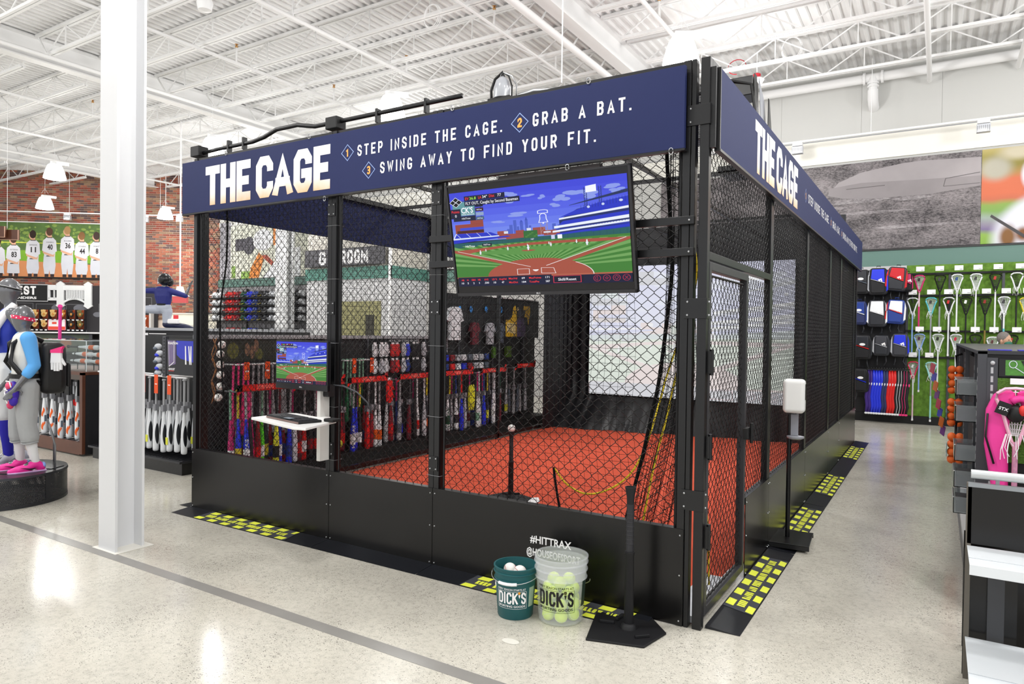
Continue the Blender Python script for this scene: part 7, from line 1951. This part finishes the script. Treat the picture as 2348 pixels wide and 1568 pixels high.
# leg guards / sleeves on a rail
sc_ = [('#3a1f7a', 2), ('#2336d8', 4), ('#27305c', 2), ('#d8201e', 3), ('#17171b', 5)]
nmc = {'#3a1f7a': 'purple', '#2336d8': 'blue', '#27305c': 'navy', '#d8201e': 'red', '#17171b': 'black'}
MB().box(.0, .7, 10.7, 10.73, 1.0, 1.02).build('sleeve_rail', black_metal, lw)
k = 0
for c, n_ in sc_:
    for j in range(n_):
        x = .03 + k * .043
        t = thing('sliding_sleeve', '%s padded sleeve, %s from left on the low rail under the backpacks' % (nmc[c], ORD[k]), 'sleeve', (x, 10.74, .98), group='padded sleeves under the backpacks')
        pts = [(0, 0, 0), (.005, -.0, -.18), (.012 - .03, -.01, -.35), (-.03, -.01, -.5), (-.012, -.02, -.66), (-.03, -.02, -.78)]
        MB().tube(pts, [.018, .03, .034, .03, .03, .02], 8).build('sleeve_body', B(c), t, smooth=180)
        tipc = B('#eceff2' if k < 13 else '#f03a82')
        MB().ball((-.03, -.02, -.80), (.03, .03, .022), 8, 6).ball((.008, -.02, -.26), (.02, .016, .035), 8, 6).build('sleeve_tip', tipc, t, smooth=180)
        MB().tube([(-.015, 0, .0), (0, 0, .05), (.015, 0, 0)], .004, 4).build('hanger', steel, t)
        if c == '#17171b' and j < 4: MB().tube([(p[0] + .018, p[1] - .028, p[2]) for p in pts], .004, 4).build('piping', tipc, t)
        k += 1

# ================================================================== FIGURES
chrome = mat('mannequin_grey', '#6c6d71', .22, .35, coat=.5)
def skin_mesh(name, J, E, root, mt, parent=None, sub=2, M=None, voxel=.009, extra=None):
    """J: {name:(x,y,z,r)} E: list of (a,b): tapered limbs fused into one continuous surface"""
    m = MB()
    for k2, p in J.items(): m.ball(p[:3], p[3], 12, 8)
    for a, b in E:
        A, B_ = J[a], J[b]; m.tube([A[:3], lerp(A, B_, .5), B_[:3]], [A[3], (A[3] + B_[3]) / 2, B_[3]], 12)
    if extra: extra(m)
    o = m.build(name, mt, parent, smooth=180)
    r = o.modifiers.new('fuse', 'REMESH'); r.mode = 'VOXEL'; r.voxel_size = voxel; r.use_smooth_shade = True
    s = o.modifiers.new('smooth', 'SMOOTH'); s.factor = .5; s.iterations = 5
    return o
def lerp(a, b, t): return tuple(a[i] + (b[i] - a[i]) * t for i in range(3))
def hand(J, E, wrist, dirv, sidev, s, pre, curl=.3):
    """palm and five fingers growing from the wrist joint"""
    d = Vector(dirv).normalized(); sd = Vector(sidev).normalized(); nrm = d.cross(sd)
    w = Vector(J[wrist][:3]); palm = w + d * .055 * s
    J[pre + 'palm'] = (*palm, .024 * s, .034 * s); E.append((wrist, pre + 'palm'))
    for i, (o, L) in enumerate(((-.032, .062), (-.011, .075), (.011, .07), (.031, .055))):
        a = palm + sd * o * s + d * .035 * s; b = a + (d - nrm * curl * .3) .normalized() * L * .5 * s; c = b + (d - nrm * curl).normalized() * L * .5 * s
        for nm2, p, r in (('a', a, .0105), ('b', b, .009), ('c', c, .0075)): J['%sf%d%s' % (pre, i, nm2)] = (*p, r * s)
        E += [(pre + 'palm', '%sf%da' % (pre, i)), ('%sf%da' % (pre, i), '%sf%db' % (pre, i)), ('%sf%db' % (pre, i), '%sf%dc' % (pre, i))]
    a = palm + sd * -.035 * s - d * .015 * s; b = a + (d * .6 - sd * .8).normalized() * .04 * s; c = b + (d * .9 - sd * .3).normalized() * .03 * s
    for nm2, p, r in (('ta', a, .012), ('tb', b, .0105), ('tc', c, .009)): J[pre + nm2] = (*p, r * s)
    E += [(pre + 'palm', pre + 'ta'), (pre + 'ta', pre + 'tb'), (pre + 'tb', pre + 'tc')]
def figure(P, H, hands=('l', 'r')):
    """P: joint positions (metres) for pelvis chest neck head crown, hips knees ankles toes, shoulders elbows wrists"""
    k = H / 1.75 * 1.0; J = {}; E = []; g = 1.15
    R = dict(pelvis=(.105, .06), waist=(.092, .045), chest=(.105, .065), uchest=(.085, .085), neck=(.055, 0), neck2=(.05, 0))
    for n_, (r, wx) in R.items():
        J[n_] = (*P[n_], r * k)
        if wx:
            for s, q in (('l', -1), ('r', 1)):
                J[n_ + s] = (P[n_][0] + q * wx * k, P[n_][1], P[n_][2], r * k * .93); E.append((n_, n_ + s))
    for a, b in (('pelvis', 'waist'), ('waist', 'chest'), ('chest', 'uchest')):
        E += [(a, b), (a + 'l', b + 'l'), (a + 'r', b + 'r')]
    E += [('uchest', 'neck'), ('neck', 'neck2')]
    J['head'] = (*P['head'], .07 * k); E.append(('neck2', 'head'))
    for s in ('l', 'r'):
        hip, kn, an, toe = P['hip' + s], P['knee' + s], P['ankle' + s], P['toe' + s]
        J['hip' + s] = (*hip, .088 * k); J['th' + s] = (*lerp(hip, kn, .45), .074 * k); J['knee' + s] = (*kn, .054 * k); J['calf' + s] = (*lerp(kn, an, .3), .055 * k); J['shin' + s] = (*lerp(kn, an, .7), .04 * k); J['ankle' + s] = (*an, .035 * k)
        J['foot' + s] = (*lerp(an, toe, .55), .04 * k); J['toe' + s] = (*toe, .028 * k)
        E += [('pelvis', 'hip' + s), ('hip' + s, 'th' + s), ('th' + s, 'knee' + s), ('knee' + s, 'calf' + s), ('calf' + s, 'shin' + s), ('shin' + s, 'ankle' + s), ('ankle' + s, 'foot' + s), ('foot' + s, 'toe' + s)]
        sh, el, wr = P['sh' + s], P['elbow' + s], P['wrist' + s]
        J['sh' + s] = (*sh, .056 * k); J['ua' + s] = (*lerp(sh, el, .5), .045 * k); J['elbow' + s] = (*el, .037 * k); J['fa' + s] = (*lerp(el, wr, .4), .036 * k); J['wrist' + s] = (*wr, .026 * k)
        E += [('uchest', 'sh' + s), ('sh' + s, 'ua' + s), ('ua' + s, 'elbow' + s), ('elbow' + s, 'fa' + s), ('fa' + s, 'wrist' + s)]
        if s in hands:
            d = Vector(wr) - Vector(el); hand(J, E, 'wrist' + s, d, P.get('side' + s, (1, 0, 0)), k * 1.05, s)
    return J, E
def egg(m, J, k):
    c = Vector(J['head'][:3]); n0 = len(m.v)
    m.ball(c, (.078 * k, .098 * k, .125 * k), 20, 14)
    for i in range(n0, len(m.v)):
        v = Vector(m.v[i]) - c; t = v.z / (.125 * k)
        if t < 0: v.x *= 1 + .35 * t; v.y *= 1 + .25 * t; v.y -= .03 * k * t * t
        m.v[i] = tuple(c + v)
def cloth(name, J, E, names, grow, mt, parent, root, override=None, sub=2):
    names = list(names)
    for n_ in ('pelvis', 'waist', 'chest', 'uchest'):
        if n_ in names: names += [n_ + 'l', n_ + 'r']
    J2 = {n_: (*J[n_][:3], J[n_][3] + grow) for n_ in names}
    if override: J2.update(override)
    E2 = [e for e in E if e[0] in J2 and e[1] in J2]
    return skin_mesh(name, J2, E2, root, mt, parent, sub)
def stand_pose(H, lean=0, arms=None, step=.06):
    k = H / 1.75; v = lambda x, y, z: (x * k, y * k, z * k)
    P = dict(pelvis=v(0, 0, .95), waist=v(0, 0, 1.08), chest=v(0, -.01, 1.24), uchest=v(0, 0, 1.38), neck=v(0, .0, 1.47), neck2=v(0, -.005, 1.51), jaw=v(0, -.04, 1.56), head=v(0, -.015, 1.62), crown=v(0, .015, 1.70))
    for s, q in (('l', -1), ('r', 1)):
        P['hip' + s] = v(.095 * q, 0, .90); P['knee' + s] = v(.10 * q, -.02 + step * q * .5, .49); P['ankle' + s] = v(.105 * q, .03 + step * q, .085); P['toe' + s] = v(.115 * q, -.12 + step * q, .03)
        P['sh' + s] = v(.18 * q, 0, 1.41); P['elbow' + s] = v(.23 * q, .02, 1.13); P['wrist' + s] = v(.24 * q, -.08, .90)
    if arms: P.update({a: v(*b) for a, b in arms.items()})
    return P
TZ = .275
# platform
pf2 = thing('round_platform', 'round black perforated-metal platform under the mannequins', 'platform', (-6.16, -.79, 0))
gun = mat('platform_steel', '#2c2d31', .35, .3)
MB().lathe([(.001, TZ - .012), (.50, TZ - .012), (.515, TZ - .02), (.51, TZ), (.50, TZ), (.001, TZ)], 64, cap0=False, cap1=False).build('top', gun, pf2, smooth=40)
MB().lathe([(.50, .0), (.512, .0), (.512, .03), (.50, .03)], 64, cap0=False, cap1=False).build('base_ring', gun, pf2)
dk = MB(); NA, NZ = 250, 17
pm_ = MB()
for i in range(NA):
    for j in range(NZ):
        a0 = 2 * pi * i / NA; da = 2 * pi / NA; z0_ = .03 + j * (TZ - .05) / NZ; dz = (TZ - .05) / NZ
        a0 += (j % 2) * da / 2
        f = lambda u, w: (.508 * cos(a0 + u * da), .508 * sin(a0 + u * da), z0_ + w * dz)
        o4 = [f(0, 0), f(1, 0), f(1, 1), f(0, 1)]; i4 = [f(.3, .28), f(.7, .28), f(.7, .72), f(.3, .72)]
        pm_.add(o4 + i4, [(0, 1, 5, 4), (1, 2, 6, 5), (2, 3, 7, 6), (3, 0, 4, 7)])
pm_.build('perforated_skirt', gun, pf2, kind='stuff')
for a in (-.95, .35, 1.6, 2.9, 4.2): MB().obox((.505 * cos(a), .505 * sin(a), .14), (.012, .05, .25), Matrix.Rotation(a, 3, 'Z')).build('skirt_strap', gun, pf2)

def shoe(parent, an, toe, k, c1, c2, nm='cleat', lace=None, swoosh=None):
    A = Vector(an); T = Vector(toe); d = (T - A); d.z = 0; d.normalize(); s = Vector((-d.y, d.x, 0))
    g = A.z - .085 * k
    base = Vector((A.x, A.y, g))
    J = {'heel': (*(base - d * .045 * k + Vector((0, 0, .045 * k))), .04 * k), 'cuff': (*(base + Vector((0, 0, .085 * k))), .042 * k), 'mid': (*(base + d * .07 * k + Vector((0, 0, .048 * k))), .042 * k), 'ball': (*(base + d * .15 * k + Vector((0, 0, .035 * k))), .040 * k), 'tip': (*(base + d * .205 * k + Vector((0, 0, .028 * k))), .026 * k)}
    o = skin_mesh(nm, J, [('heel', 'cuff'), ('cuff', 'mid'), ('mid', 'ball'), ('ball', 'tip')], 'mid', c1, parent)
    m = MB(); P = (base + Vector((0, 0, 0)), d, s)
    m.prism([(-.085 * k, -.03 * k), (-.085 * k, .03 * k), (0, .036 * k), (.09 * k, .042 * k), (.17 * k, .045 * k), (.225 * k, .02 * k), (.225 * k, -.02 * k), (.17 * k, -.042 * k), (.09 * k, -.036 * k), (0, -.036 * k)], P, .008 * k, .022 * k)
    m.build('sole', c2, parent, bevel=.003)
    st2 = MB()
    for (a, b) in ((-.06, .02), (-.06, -.02), (.06, .03), (.06, -.03), (.12, .03), (.12, -.03), (.19, .01)):
        c = base + d * a * k + s * b * k; st2.tube([c + Vector((0, 0, .012 * k)), c], .007 * k, 6)
    st2.build('studs', c1, parent)
    if lace:
        l = MB()
        for i in range(5):
            c = base + d * (.035 + .02 * i) * k + Vector((0, 0, (.092 - .008 * i) * k)); l.tube([c - s * .022 * k, c + Vector((0, 0, .006)), c + s * .022 * k], .0035 * k, 5)
        l.tube([base + d * .03 * k + Vector((0, 0, .1 * k)), base + d * .05 * k + s * .03 * k + Vector((0, 0, .125 * k)), base + d * .09 * k + s * .04 * k + Vector((0, 0, .1 * k))], .003 * k, 5)
        l.build('laces', lace, parent)
    MB().ball(base - d * .062 * k + Vector((0, 0, .06 * k)), (.022 * k, .036 * k, .034 * k), 10, 6, Matrix((d, s, Vector((0, 0, 1)))).transposed()).build('heel_patch', c2 if not swoosh else mat('heel_blue', '#8fa8ee', .4), parent, smooth=180)
    if swoosh:
        for sgn in (-1, 1):
            PP2 = (base + s * sgn * .0415 * k, d, Vector((0, 0, 1)))
            MB().prism([(.01 * k, .05 * k), (.03 * k, .034 * k), (.055 * k, .034 * k), (.13 * k, .062 * k), (.055 * k, .047 * k), (.03 * k, .046 * k)], PP2, -.003, .003).build('curved_mark', swoosh, parent)

# --- boy mannequin on the platform
kid = thing('mannequin', 'grey boy mannequin in white and sky-blue shirt with a black backpack', 'mannequin', (-5.93, -.70, TZ), rz=radians(-14))
HK = 1.50
arms = dict(elbowl=(-.23, .03, 1.13), wristl=(-.17, -.15, .93), elbowr=(.22, .05, 1.13), wristr=(.22, -.10, .92))
P = stand_pose(HK, arms=arms, step=.05)
P['sidel'] = (0, 1, 0); P['sider'] = (0, -1, 0)
J, E = figure(P, HK)
skin_mesh('body', J, E, 'pelvis', chrome, kid, voxel=.007, extra=lambda m: egg(m, J, HK / 1.75 * 1.1))
off_w = mat('shirt_offwhite', '#d9d9d5', .75); sky = mat('sleeve_sky', '#5aa6e8', .7); pants = mat('pants_grey', '#a3a5a6', .75, noise=.05); wpants = mat('pants_white', '#d6d8da', .75)
for s in ('l', 'r'):
    cloth('sleeve', J, E, ['sh' + s, 'ua' + s, 'elbow' + s, 'fa' + s], .017, sky, kid, 'ua' + s)
cloth('shirt', J, E, ['pelvis', 'waist', 'chest', 'uchest'], .022, off_w, kid, 'chest')
cloth('trousers', J, E, ['pelvis', 'hipl', 'hipr', 'thl', 'thr', 'kneel', 'kneer', 'calfl', 'calfr'], .03, pants, kid, 'pelvis')
for s in ('l', 'r'):
    cloth('sock', J, E, ['calf' + s, 'shin' + s, 'ankle' + s], .006, mat('sock_white', '#dededf', .8), kid, 'shin' + s)
    q = MB()
    for i in range(3):
        z = J['calf' + s][2] - .05 + i * .02; cxx, cyy = J['calf' + s][:2]
        q.tube([(cxx + .062 * cos(a), cyy + .062 * sin(a), z + .006 * sin(a * 2 + i)) for a in [t2_ * pi / 8 for t2_ in range(16)]], .008, 6, closed=True)
    q.build('trouser_gather', pants, kid, smooth=180)
q = MB().lathe([(.112, -.02), (.114, -.018), (.114, .018), (.112, .02)], 28, (J['pelvis'][0], J['pelvis'][1], J['pelvis'][2] + .055), Matrix(((1.5, 0, 0), (0, 1.04, 0), (0, 0, 1)))); q.build('belt', black_mat, kid)
# red dotted headband
HM = Matrix.Rotation(-.18, 3, 'X') @ Matrix(((.82, 0, 0), (0, 1.0, 0), (0, 0, 1)))
hb = MB().lathe([(.090, -.016), (.094, -.016), (.094, .016), (.090, .016)], 28, J['head'][:3], HM); hb.build('headband', mat('headband_pink', '#d82a58', .6), kid)
q = MB()
for i in range(18):
    a = i * 2 * pi / 18; v = HM @ Vector((.0945 * cos(a), .0945 * sin(a), .006 * (1 if i % 2 else -1)))
    q.ball(Vector(J['head'][:3]) + v, .0065, 8, 5)
q.build('headband_dots', print_white, kid)
bp = MB()
PBk = PL((0, .10, 0), (-1, 0, 0), (0, 0, 1))
black_fab = mat('bag_black', '#141416', .5, spec=.5)
o = padded([(-.13, 1.17), (.13, 1.17), (.16, 1.05), (.17, .78), (.13, .70), (-.13, .70), (-.17, .78), (-.16, 1.05)], .0, .20, 'backpack_body', black_fab, kid, PBk, .05)
padded([(-.11, .98), (.11, .98), (.12, .76), (-.12, .76)], .2, .24, 'backpack_pocket', black_fab, kid, PBk, .02)
for s in (-1, 1):
    MB().tube([(s * .09, .12, 1.18), (s * .095, .0, 1.25), (s * .10, -.10, 1.16), (s * .115, -.125, 1.0), (s * .13, -.03, .86), (s * .12, .1, .80)], .022, 8).build('backpack_strap', black_fab, kid, smooth=180)
tag(MB().tube([(.0, 0, 0), (.01, 0, .30)], .014, 8).tube([(.0, 0, .30), (.012, 0, .31)], .02, 8).build('baseball_bat', cm('#ee3f9d'), loc=(-5.80, -.47, TZ + 1.20)), 'hot pink bat handle sticking up from the backpack', 'bat')
wg = thing('batting_glove', 'white and pink batting glove clipped to the black backpack', 'glove', (-5.66, -.56, TZ + 1.08)); wg.scale = (1, 1, .9)
link('glove_body', glm, wg, material=cm('#e9e9ea', .6)); MB().prism([(-.05, .0), (.05, .0), (.05, .03), (.07, .07), (-.05, .03)], PL((0, 0, 0), (0, 1, 0), (0, 0, 1)), -.014, .014).build('cuff', cm('#f03a82'), wg); wg.rotation_euler = (0, 0, radians(-60))
# fielding glove on the boy's near hand
fg = thing('fielding_glove', 'purple and pink softball glove on the boy mannequin hand', 'glove', (-5.84, -.83, TZ + .73), rz=radians(-20))
MB().ball((0, 0, 0), (.085, .05, .10), 14, 10).ball((.05, .0, -.07), (.03, .035, .05), 10, 6).build('mitt_body', mat('mitt_purple', '#3a1fa0', .5), fg, smooth=180)
MB().ball((.02, -.03, .06), (.055, .03, .035), 12, 8).ball((-.01, -.02, -.11), (.035, .03, .04), 10, 6).build('wrist_strap', mat('mitt_pink', '#d8406c', .5), fg, smooth=180)
q = MB()
for a in (0, 1.1, 2.2): q.tube([(-.08 * cos(a * .6), -.045, .07 * sin(a)), (0, -.062, .03 - a * .03), (.07, -.045, .02 - a * .05)], .005, 5)
q.tube([(-.07, -.03, .06), (-.02, -.05, .10), (.06, -.03, .10), (.085, -.02, .05)], .006, 5).build('white_lacing', print_white, fg, smooth=180)
fg_p = mat('cleat_pink', '#ee2f9a', .4)
for s in ('l', 'r'): shoe(kid, J['ankle' + s][:3], J['toe' + s][:3], HK / 1.75 * 1.1, fg_p, mat('sole_lilac', '#d8b0e0', .4), lace=print_black, swoosh=print_black)
# --- woman mannequin at the frame edge
lady = thing('mannequin', 'tall grey mannequin in blue tank top and white trousers at the left edge', 'mannequin', (-6.40, -.62, TZ), rz=radians(-20))
HL = 1.78
P = stand_pose(HL, arms=dict(elbowl=(-.25, .0, 1.14), wristl=(-.27, -.1, .9), elbowr=(.23, .13, 1.14), wristr=(.20, .20, .9)), step=-.05)
P['sidel'] = (0, 1, 0); P['sider'] = (0, -1, 0)
J, E = figure(P, HL)
skin_mesh('body', J, E, 'pelvis', chrome, lady, voxel=.008, extra=lambda m: egg(m, J, HL / 1.75))
blue_t = mat('tank_blue', '#2438a8', .6, noise=.05)
cloth('tank_top', J, E, ['waist', 'chest', 'uchest'], .016, blue_t, lady, 'chest')
cloth('trousers', J, E, ['pelvis', 'hipl', 'hipr', 'thl', 'thr', 'kneel', 'kneer'], .034, wpants, lady, 'pelvis')
for s in ('l', 'r'):
    cloth('sock', J, E, ['knee' + s, 'calf' + s, 'shin' + s, 'ankle' + s], .006, mat('sock_blue', '#2420a0', .8), lady, 'shin' + s)
    shoe(lady, J['ankle' + s][:3], J['toe' + s][:3], HL / 1.75, mat('cleat_grey', '#b9bac6', .4), print_white, lace=cm('#eceff2'))
HM2 = Matrix.Rotation(-.22, 3, 'X') @ Matrix(((.8, 0, 0), (0, 1.0, 0), (0, 0, 1)))
MB().lathe([(.096, -.008), (.1, -.008), (.1, .008), (.096, .008)], 28, (J['head'][0], J['head'][1], J['head'][2] + .03), HM2).build('headband', print_black, lady)
MB().lathe([(.0965, .008), (.1, .008), (.1, .011), (.0965, .011)], 28, (J['head'][0], J['head'][1], J['head'][2] + .03), HM2).build('headband_line', print_white, lady)
q = MB()
for (x, z) in ((-.02, .0), (.09, .01)): q.prism([(x - .03, z + 1.01), (x + .03, z + 1.01), (x + .04, z + .975), (x - .04, z + .975)], PL((0, -.155, 0), (1, 0, 0), (0, 0, 1)), 0, .004)
q.build('belt_patch', print_black, lady)
MB().tube([(.13, .02, 1.52), (.165, -.06, 1.42), (.15, -.13, 1.30), (.13, -.12, 1.12)], [.03, .04, .045, .03], 10).build('white_vest_edge', print_white, lady, smooth=180)
tb = MB(); put_font(tb, 'BALL', PL((0, -.158, 0), (1, 0, 0), (0, 0, 1)), -.08, 1.28, .045, .16, .04); tb.build('shirt_lettering', print_white, lady)
for (x, y) in ((-5.78, -.60), (-6.2, -.42)):
    tag(MB().tube([(x - .03, y + .10, TZ), (x - .03, y + .10, TZ + .22), (x, y + .03, TZ + .42)], .008, 6).build('support_rod', grey_metal, smooth=180), '%s grey metal rod propping the mannequins' % ('front' if x > -6 else 'rear'), 'rod')
for k, (x, y) in enumerate(((-6.02, -.85), (-5.95, -.52))):
    tag(MB().obox((0, 0, .004), (.24, .16, .006), Matrix.Rotation(.5, 3, 'Z')).build('foot_plate', gun, loc=(x, y, TZ)), '%s steel foot plate on the round platform' % ['front', 'rear'][k], 'plate')

# --- leaping catcher mannequin on the gondola top
jp = thing('mannequin', 'leaping mannequin in navy jersey and black catcher helmet above the shelves', 'mannequin', (-11.35, 3.9, 0), rz=radians(32))
jv = lambda x, y, z: (x, y, z)
P = dict(pelvis=jv(.0, 0, 1.97), waist=jv(.01, 0, 2.06), chest=jv(-.0, 0, 2.19), uchest=jv(.0, 0, 2.29), neck=jv(.02, 0, 2.37), neck2=jv(.03, 0, 2.40), jaw=jv(.02, .02, 2.43), head=jv(.03, 0, 2.49), crown=jv(.03, 0, 2.54),
         hipl=jv(-.08, 0, 1.94), kneel=jv(-.42, -.05, 1.93), anklel=jv(-.50, -.05, 1.66), toel=jv(-.58, -.05, 1.60), hipr=jv(.08, 0, 1.90), kneer=jv(.06, .0, 1.66), ankler=jv(.36, .10, 1.62), toer=jv(.48, .12, 1.58),
         shl=jv(-.14, 0, 2.29), elbowl=jv(-.36, -.03, 2.28), wristl=jv(-.53, -.06, 2.24), shr=jv(.15, 0, 2.28), elbowr=jv(.42, .0, 2.20), wristr=jv(.48, .02, 2.36), sidel=(0, 1, 0), sider=(0, 1, 0))
J, E = figure(P, 1.55)
skin_mesh('body', J, E, 'pelvis', chrome, jp, voxel=.008, extra=lambda m: egg(m, J, .92))
nv = mat('jersey_navy', '#1d2470', .6)
cloth('jersey', J, E, ['waist', 'chest', 'uchest', 'shl', 'shr', 'ual', 'uar', 'elbowl', 'elbowr', 'fal'], .014, nv, jp, 'chest')
cloth('trousers', J, E, ['pelvis', 'hipl', 'hipr', 'thl', 'thr', 'kneel', 'kneer'], .014, mat('pants_pale_blue', '#aeb4c2', .7), jp, 'pelvis')
cloth('leg_guard', J, E, ['kneer', 'calfr', 'shinr', 'ankler', 'footr', 'toer'], .022, mat('guard_navy', '#141a3c', .4), jp, 'shinr')
cloth('leg_guard', J, E, ['kneel', 'calfl', 'shinl', 'anklel', 'footl', 'toel'], .022, MATS['guard_navy'], jp, 'shinl')
MB().lathe([(.112, -.015), (.115, .015)], 20, (0, 0, 2.03), cap0=False, cap1=False).build('belt', black_mat, jp)
MB().ball((.03, .0, 2.505), (.115, .13, .12), 14, 10).ball((.11, .03, 2.46), (.06, .09, .09), 10, 8).build('helmet', mat('catcher_helmet', '#17191d', .25), jp, smooth=180)
MB().tube([(-.06, -.07, 2.44), (-.10, 0, 2.43), (-.06, .07, 2.44)], .01, 5).tube([(-.05, -.07, 2.51), (-.10, 0, 2.50), (-.05, .07, 2.51)], .01, 5).tube([(-.10, 0, 2.42), (-.10, 0, 2.52)], .01, 5).build('face_mask', steel, jp)
MB().box(.1, .30, -.06, .04, 1.67, 1.76).build('white_knee_pad', print_white, jp, bevel=.02)
mg = thing('baseball_glove', 'yellow tan catcher mitt on the leaping mannequin hand', 'glove', (-11.82, 3.58, 2.2))
MB().ball((0, 0, 0), (.13, .10, .05), 14, 8).ball((.1, .05, -.02), (.06, .05, .04), 8, 6).build('mitt_body', mat('mitt_gold', '#d0a850', .5), mg, smooth=180)
bsm = thing('display_gondola', 'grey-topped gondola below the leaping mannequin', 'gondola')
Rj = Matrix.Rotation(radians(18), 4, 'Z')
gb = MB().box(-.75, 2.6, -.25, .35, 0, 1.54).build('carcass', mat('gondola_dark', '#202024', .5), bsm, M=Matrix.Translation((-11.2, 4.1, 0)) @ Rj)
gt = MB().box(-.78, 2.6, -.3, .4, 1.54, 1.59).build('top_shelf', mat('top_silver', '#a9abb0', .35), bsm, M=Matrix.Translation((-11.2, 4.1, 0)) @ Rj)
q = MB(); q.box(-.55, -.40, -.302, -.30, 1.45, 1.49).box(-.38, -.0, -.302, -.30, 1.47, 1.485).build('shelf_labels', print_white, bsm, M=Matrix.Translation((-11.2, 4.1, 0)) @ Rj)

# --- shopper behind the right gondola
sp2 = thing('person', 'person with grey hair and green face mask behind the dark gondola', 'person', (2.02, 9.9, 0), rz=radians(55))
P = stand_pose(1.70, step=.05); P['sidel'] = (0, 1, 0); P['sider'] = (0, -1, 0)
J, E = figure(P, 1.70)
skn = mat('skin_tan', '#c49a80', .55)
skin_mesh('body', J, E, 'pelvis', skn, sp2, voxel=.008, extra=lambda m: egg(m, J, .95))
cloth('dark_jacket', J, E, ['pelvis', 'waist', 'chest', 'uchest', 'shl', 'shr', 'ual', 'uar', 'elbowl', 'elbowr', 'fal', 'far'], .02, mat('jacket_dark', '#2c302f', .7), sp2, 'chest')
cloth('dark_trousers', J, E, ['pelvis', 'hipl', 'hipr', 'thl', 'thr', 'kneel', 'kneer', 'calfl', 'calfr', 'shinl', 'shinr'], .018, mat('trousers_dark', '#23252b', .7), sp2, 'pelvis')
hx0, hy0, hz0 = J['head'][:3]
MB().ball((hx0, hy0 + .02, hz0 + .035), (.085, .098, .102), 16, 12).build('hair', mat('hair_grey', '#77716d', .8, noise=.4, nscale=60, bump=.6), sp2, smooth=180)
MB().ball((hx0, hy0 - .05, hz0 - .055), (.062, .06, .048), 14, 10).build('face_mask', mat('mask_green', '#2a6a58', .6), sp2, smooth=180)
MB().ball((hx0 - .085, hy0, hz0 - .02), (.012, .022, .032), 8, 6).ball((hx0 + .085, hy0, hz0 - .02), (.012, .022, .032), 8, 6).build('ears', skn, sp2, smooth=180)
q = MB()
for s in (-1, 1): q.ball((hx0 + s * .03, hy0 - .082, hz0 + .002), (.012, .006, .007), 8, 6)
q.build('eyes', print_black, sp2)
MB().ball((hx0, hy0 - .098, hz0 - .018), (.012, .014, .018), 8, 6).build('nose', skn, sp2, smooth=180)
for s in (-1, 1): shoe(sp2, J['ankle' + ('l' if s < 0 else 'r')][:3], J['toe' + ('l' if s < 0 else 'r')][:3], .95, print_black, print_white, nm='shoe')
